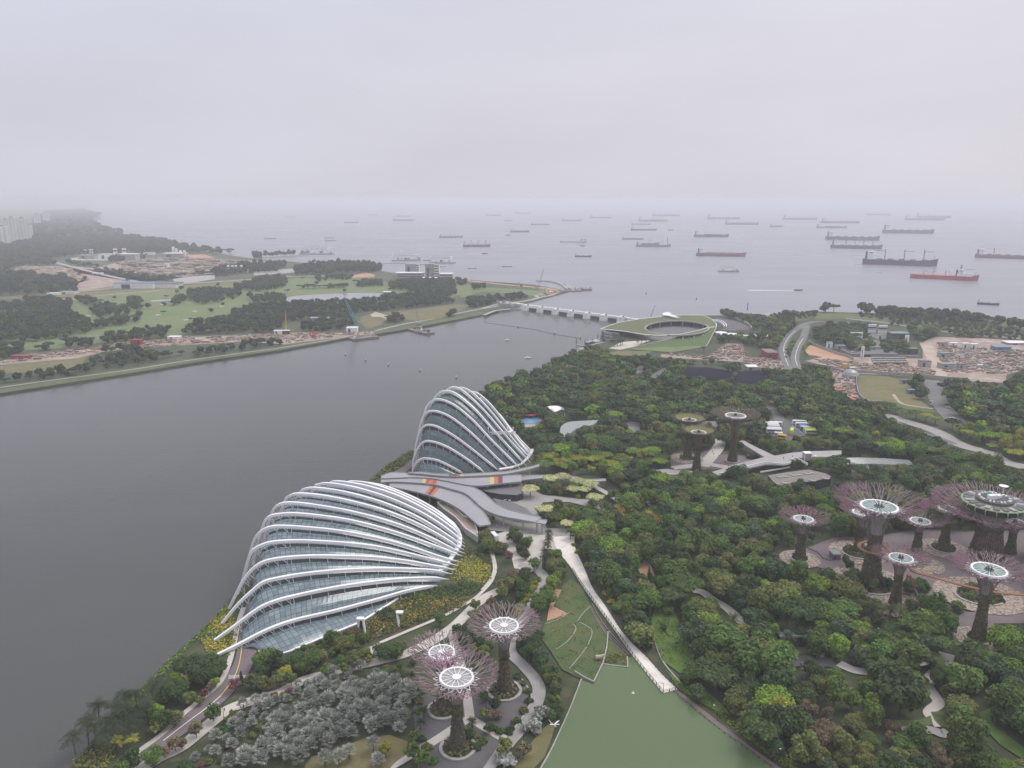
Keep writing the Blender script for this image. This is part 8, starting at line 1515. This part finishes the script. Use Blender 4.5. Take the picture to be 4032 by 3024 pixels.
SH={'round':'rounded tree','flat':'flat-topped tree'}
todo=[]
def dep(x,y):return proj(x,y,GZ)[2]
inview=[c for c in CAND if c[0]in SH and -60<proj(c[3],c[4],GZ)[0]<4092 and proj(c[3],c[4],GZ+6)[1]<3060]
nb=sum(1 for q in IND if q[0]=='broadleaf_tree')
inview.sort(key=lambda c:-c[5]/dep(c[3],c[4]))
top=inview[:300-nb];ids=set(id(c)for c in top)
for c in top:
 o=put_tree('broadleaf_tree','tree',c[0],c[1],c[3],c[4],c[5],c[7],c[2],group='broadleaf trees of the gardens',sz=c[6]);px,py,_=proj(c[3],c[4],GZ);todo.append((o,px,py,SH[c[0]],c[1]))
GRP={'broadleaf_tree':'broadleaf trees of the gardens','coconut_palm':'coconut palms on the riverbank','silver_palm':'silver fan palms of the dry garden','shrub':'shrubs planted in the garden beds','street_tree':'small trees along the garden paths','feather_palm':'feathery palms in the gardens','cypress_tree':'cypresses beside the boardwalk'}
for nm,cat,kind,tint,v,x,y,s,sz,rz,noun,grp in IND:
 o=put_tree(nm,cat,kind,tint,x,y,s,rz,v,group=grp or GRP[nm],sz=sz);px,py,_=proj(x,y,GZ);todo.append((o,px,py,SH.get(kind,noun)if noun=='tree' else noun,tint))
label_all(todo)
rest=[tuple(c[:8])for c in CAND if id(c)not in ids]
rows=[]
for k,t,v,x,y,s,sz,rz in rest:
 if dep(x,y)>620 and k in('round','flat'):k,t=('low' if k=='round' else 'flow'),(t if t in ME['low' if k=='round' else 'flow']else('bright green' if t in('bright green','yellow-green')and k=='round' else 'olive green' if k=='round' else 'dark green'))
 rows.append((k,t,v,x,y,s,sz,rz))
stuff_trees('garden_woodland','dense mixed green woodland filling the gardens behind the single trees','woodland',rows)
print('TREES',len(CAND),len(top),len(IND),len(rows))
# ---- low planting that nobody could count
def cover(name,label,poly,tints,dens=1.2,leaf=.6,h=.9,seed=1,win=None):
 rg=np.random.default_rng(seed);w=G(zz(win,poly)if win else poly);xs=[q.x for q in w];ys=[q.y for q in w]
 n=int((max(xs)-min(xs))*(max(ys)-min(ys))*dens*2);X=min(xs)+rg.random(n)*(max(xs)-min(xs));Y=min(ys)+rg.random(n)*(max(ys)-min(ys));k=in_poly(X,Y,[(q.x,q.y)for q in w]);X,Y=X[k],Y[k];n=len(X)
 Z=GZ+.1+h*rg.random(n)*(.35+.65*(np.sin(X*.55+seed)*np.sin(Y*.6+seed*2)*.5+.5));b=MB();mi=np.clip(((np.sin(X*.23+seed*3)+np.sin(Y*.31+seed))*.25+.5+.3*rg.normal(size=n))*len(tints),0,len(tints)-1).astype(int)
 v=leafquads(np.stack([X,Y,Z],1),np.tile([0,0,1.0],(n,1)),leaf,.5,rg).reshape(-1,4,3)
 for i in range(len(tints)):add_quads(b,v[mi==i].reshape(-1,3),i)
 o=b.build(name,[LM[t]for t in tints]);return tag(o,label,'planting',kind='stuff')
cover('flower_bed','yellow and orange flowering ground cover between the low dome and the dark water',[(1530,225),(1560,300),(1640,420),(1600,600),(1560,690),(1380,680),(1290,540),(1350,430),(1450,330)],['golden','yellow-green','mid green','olive green'],2.2,.6,1.2,1,'I')
cover('flower_bed','orange and rust flowering slope beside the glass foot of the low dome',[(860,190),(1000,160),(1250,180),(1420,180),(1400,260),(1150,330),(860,420),(600,480),(430,530),(350,540),(450,440),(640,320)],['golden','brownish','olive green','mid green','golden'],2.2,.6,1.2,2,'J')
cover('flower_bed','bright yellow flower slope under the pointed rib tips of the low dome',[(1835,740),(1900,640),(2000,620),(2120,700),(2130,800),(2080,830),(1960,800),(1830,800)],['yellow-green','golden','yellow-green','olive green'],2.2,.6,1.0,3,'H')
cover('hedge','dark green hedge band under the lowest rib tip of the low dome',[(1500,905),(1640,860),(1760,850),(1960,810),(2090,840),(1980,910),(1860,930),(1700,950),(1560,945)],['dark green','mid green'],2.4,.6,1.8,4,'H')
cover('hedge','dark round thicket against the glass of the low dome',[(1280,1040),(1360,1010),(1480,1040),(1440,1110),(1330,1110)],['dark green'],2.4,.6,2.4,5,'H')
cover('ground_cover','rough green planting on the slope below the flower slope',[(1500,1000),(1900,960),(1850,1040),(1500,1150),(1250,1250),(1000,1330),(760,1300),(1170,1150)],['olive green','mid green','brownish','dark green'],1.6,.7,1.3,6,'H')
cover('ground_cover','silvery and green planting around the round courtyard beds by the low dome',[(1890,640),(1950,560),(2120,600),(2140,690),(2050,680)],['olive green','dark green','brownish'],2,.6,1.2,7,'H')
cover('water_plants','yellow reedy plants in the square bed at the lake edge',[(622,760),(650,680),(760,670),(812,700),(815,775),(720,765)],['golden','olive green','mid green'],3,.6,1.2,8,'K')
cover('ground_cover','leafy rows planted on the terraced lawn',[(180,270),(250,90),(330,30),(460,200),(600,430),(640,600),(600,740),(520,900),(430,870),(260,790),(120,560)],['dark green','olive green','mid green','dark green'],1.3,.55,.6,9,'K')
cover('ground_cover','lime green strip of low plants along the timber walk',[(1580,1180),(1650,1185),(1680,1240),(1800,1290),(1950,1420),(2120,1540),(2212,1600),(2330,1700),(2290,1720),(2100,1590),(1900,1430),(1700,1290)],['bright green','yellow-green','bright green'],3,.6,.7,10,'K')
cover('ground_cover','bright green creepers spreading over the slope right of the boardwalk',[(1050,230),(1180,200),(1250,350),(1330,520),(1400,640),(1400,760),(1300,850),(1120,720),(1060,560)],['bright green','mid green','mid green'],1.3,.7,.8,11,'K')
cover('ground_cover','rough green slope between the timber walk and the wood',[(1180,830),(1300,940),(1600,1080),(1700,1240),(2000,1380),(2300,1560),(2300,1700),(2100,1560),(1800,1330),(1500,1120),(1290,990)],['mid green','dark green','bright green'],1.2,.7,.9,12,'K')
cover('ground_cover','weedy green fringe along the dark water by the palms',[(150,1659),(290,1520),(420,1400),(560,1440),(560,1560),(480,1659)],['olive green','mid green','brownish','yellow-green'],1.6,.7,1.0,13,'I')
cover('ground_cover','grassy green strip of bank beside the dark water',[(560,1200),(850,900),(1000,745),(1200,565),(1400,385),(1540,220),(1545,260),(1300,520),(1100,720),(900,960),(640,1220)],['mid green','bright green','olive green'],1.6,.7,.8,14,'I')
cover('ground_cover','bushy green shore strip between the road and the water behind the low dome',[(20,985),(190,830),(385,715),(400,780),(280,880),(130,945)],['mid green','dark green','olive green'],1.2,.9,2.2,15,'G')
cover('ground_cover','yellowing shrub slope at the right foot of the tall dome',[(1400,640),(1450,680),(1500,780),(1490,830),(1440,800),(1430,740)],['golden','olive green','brownish'],1.5,.8,1.0,16,'G')
# trees of the far bank and the coasts
NB=len(CAND);FARC=[]
def fgrove(win,poly,spacing,s,kind='flow',tints=('far green','dark green'),strict=False,cell=12.0,sy=1.0):
 for x,y,q in scatter(zz(win,poly),spacing,s=s,kind=kind,strict=strict,cell=cell,n_try=5.5):
  t=tints[int(rng.integers(0,len(tints)))];kk='low' if kind=='flow' and rng.random()<.72 else kind;q=q*.92 if kk=='low' and kind=='flow' else q*.8 if kind=='flow' else q;FARC.append([kk,t,int(rng.integers(0,3)),x,y,q,q*sy*(.9+.3*rng.random()),rng.random()*6.28])
for pl in[[(0,930),(200,920),(380,905),(520,920),(530,960),(300,975),(0,985)],[(180,895),(390,880),(400,915),(200,925)],[(550,900),(640,880),(760,920),(640,930)],[(0,1020),(200,990),(230,970),(470,970),(600,1040),(670,1080),(650,1130),(500,1150),(300,1190),(120,1200),(0,1200)],[(650,980),(800,930),(930,960),(940,1000),(700,1010)],[(690,1060),(920,1030),(920,1070),(700,1100)],[(930,900),(1010,880),(1030,950),(1100,950),(950,975)],[(1270,880),(1340,870),(1350,900),(1250,935)],[(1370,830),(1600,820),(1620,900),(1450,920),(1370,880)],[(1630,830),(1740,830),(1740,870),(1640,870)],[(1700,790),(2028,740),(2028,800),(1900,830),(1700,810)],[(1800,870),(2028,860),(2028,910),(1830,900)],[(1690,970),(1900,940),(2028,960),(2028,1120),(1340,1140),(1420,1060),(1700,1040)],[(720,1190),(850,1150),(1220,1110),(1200,1170),(800,1210)],[(480,1200),(680,1190),(660,1235),(490,1240)],[(0,1230),(190,1230),(200,1270),(90,1300),(0,1330)],[(270,1250),(370,1240),(370,1260),(270,1265)],[(950,1020),(1020,1015),(1000,1050)]]:fgrove('A',pl,9.5,(.9,1.35))
for pl in[[(600,1390),(680,1330),(900,1300),(1200,1280),(1340,1290),(1000,1370),(650,1405)],[(1370,1290),(1600,1240),(1690,1230),(1690,1270),(1400,1310)],[(1700,1230),(2028,1170),(2028,1210),(1720,1260)],[(20,1480),(300,1430),(620,1400),(640,1420),(300,1470),(40,1500)],[(860,1250),(960,1230),(1040,1260),(900,1290)],[(760,1270),(820,1262),(810,1285)]]:fgrove('A',pl,10,(.75,1.2))
for pl in[[(0,850),(230,840),(240,880),(0,890)],[(0,920),(950,880),(980,950),(780,980),(600,1040),(440,1010),(200,1060),(0,1100)],[(800,740),(1010,720),(1010,760),(820,765)],[(1070,740),(1250,710),(1580,720),(1590,830),(1400,850),(1200,800),(1080,780)],[(990,860),(1100,840),(1560,850),(1480,900),(1130,900),(1000,890)],[(960,920),(1560,880),(1580,900),(1000,960)],[(1480,960),(1600,940),(1580,1000),(1500,1010)],[(1680,870),(2150,840),(1950,900),(1700,935)],[(1060,1040),(1120,990),(1220,1000),(1210,1030),(1070,1060)],[(380,1090),(620,1030),(640,1080),(560,1130),(400,1130)],[(0,1210),(220,1185),(230,1220),(0,1250)],[(250,1170),(400,1150),(400,1180),(260,1210)],[(640,1080),(760,1030),(800,1070),(680,1110)],[(130,690),(250,690),(260,770),(0,790),(0,710)],[(1600,720),(1680,725),(1680,760),(1600,750)],[(1730,770),(1820,755),(1830,785),(1740,790)],[(480,690),(530,690),(520,730)],[(560,690),(780,690),(760,710),(580,705)],[(320,780),(760,755),(700,775),(330,785)]]:fgrove('B',pl,9.5,(.85,1.3))
fgrove('C',[(60,855),(340,835),(350,860),(100,885)],10,(.6,1.0))
fgrove('A',[(380,900),(1000,840),(2000,740),(2028,1090),(1250,1130),(700,1190),(500,1230)],75,(.7,1.1));fgrove('B',[(0,700),(800,700),(1560,850),(900,900),(0,960)],70,(.7,1.1))
for pl in[[(925,940),(1020,930),(1110,940),(1400,960),(1680,985),(1900,1010),(2212,1060),(2212,1085),(1900,1050),(1480,1010),(1100,975),(930,950)],[(610,935),(700,930),(800,930),(790,942),(620,945)]]:fgrove('D',pl,11,(1.5,2.0))
fgrove('D',[(0,985),(160,985),(240,1000),(420,960),(430,1000),(340,1080),(270,1090),(200,1060),(100,1010)],10,(.8,1.3));fgrove('D',[(1400,1020),(2212,1100),(2212,1140),(1500,1060),(1180,1040),(1180,1010)],9,(.5,.8));fgrove('E',[(1400,190),(1490,185),(1500,210),(1410,215)],8,(.9,1.2));fgrove('D',[(480,960),(600,950),(610,985),(490,985)],9,(.7,1.0))
fgrove('D',[(930,960),(1300,985),(1700,1010),(2212,1060),(2212,1120),(1500,1050),(1180,1012),(940,985)],14,(.5,.85));fgrove('D',[(250,960),(480,942),(620,940),(600,985),(430,1005),(280,1025)],11,(.35,.7));fgrove('D',[(1480,1060),(2212,1130),(2212,1165),(1800,1130),(1500,1080)],8,(.5,.8))
NSPREAD=len(FARC)
for w,pl in[('B',[(330,640),(500,600),(560,600),(720,590),(1000,610),(1015,640),(900,660),(700,655),(560,672),(320,678)]),('B',[(0,600),(240,590),(250,615),(0,645)]),('A',[(1560,670),(1760,650),(2028,635),(2028,685),(1760,695),(1570,725)]),('A',[(1000,590),(1050,585),(1050,610),(1010,612)]),('A',[(790,600),(920,595),(920,612),(800,615)]),('B',[(0,520),(60,525),(60,540),(0,545)]),('B',[(80,522),(320,508),(320,512),(80,526)])]:fgrove(w,pl,11,(.8,1.4),'low',('far green','dark green'),sy=1.5)
for pl,sp,s in[([(0,610),(350,600),(600,562),(1000,552),(1240,545),(1660,556),(1690,550),(1400,512),(1200,462),(900,430),(700,420),(250,460),(0,500)],17,(1.5,2.4)),([(250,460),(700,420),(900,425),(890,412),(720,372),(660,318),(735,270),(600,235),(380,250),(250,300)],34,(2.6,4.4)),([(0,720),(300,700),(540,760),(550,830),(300,850),(0,865)],14,(1.2,2.0)),([(480,612),(700,652),(1150,742),(1120,752),(700,692)],13,(.9,1.5)),([(0,610),(340,605),(400,640),(100,655),(0,720)],14,(1.2,2.0)),([(600,745),(800,735),(960,750),(700,765)],13,(.9,1.4)),([(1080,715),(1250,735),(1230,750),(1080,730)],13,(.9,1.4)),([(1260,660),(1560,690),(1500,720),(1270,710)],13,(.9,1.5))]:fgrove('A',pl,sp,s,'flow',('far green','dark green'),cell=24)
for pl in([(-800,480),(0,480),(0,860),(-800,900)],[(-800,930),(0,930),(0,985),(-800,1010)],[(-800,1060),(0,1020),(0,1200),(-800,1280)],[(-800,1560),(0,1470),(20,1500),(-800,1600)]):fgrove('A',pl,18,(1.2,2.0),'flow',('far green','dark green'),cell=24)
near_sp=sorted(range(NSPREAD),key=lambda i:-FARC[i][5]/dep(FARC[i][3],FARC[i][4]))[:290];keep_=set(near_sp)
LMK[:]=[('teal crawler crane',1410,1300),('long pond',1300,1175),('twin coast blocks',1690,1090),('red steel boxes',535,1360),('long blue shed',570,1140),('pale golf track',150,1190),('left photo edge on the bank',20,1340),('left end of the river path',100,1500),('middle of the river path',560,1430),('golf bunkers',760,1230),('piled work barge',1640,1310),('far end of the barrage',2000,1200),('yellow crane',1127,1310),('grass roofed building',2650,1320),('striped silos',3450,1310),('right photo edge on the coast',4000,1270),('middle of the coast lawn',3700,1260),('coast lawn left end',3380,1245),('coast lawn dark hut',3170,1240),('pond clubhouse',1520,1160),('dry field by the teal crane',1460,1260),('golf course middle',500,1220)]
todo=[]
for i in near_sp:
 k,t,v,x,y,s,sz,rz=FARC[i];o=put_tree('spreading_tree','tree',k,t,x,y,s,rz,v,group='spreading trees across the water and along the coast',sz=sz);px,py,_=proj(x,y,GZ);todo.append((o,px,py,'spreading tree','dusky green' if t=='far green' else 'dark green'))
label_all(todo)
stuff_trees('far_woodland','hazy dark woods of the far bank and the distant coast','woodland',[tuple(c)for i,c in enumerate(FARC)if i not in keep_])
build_haze()
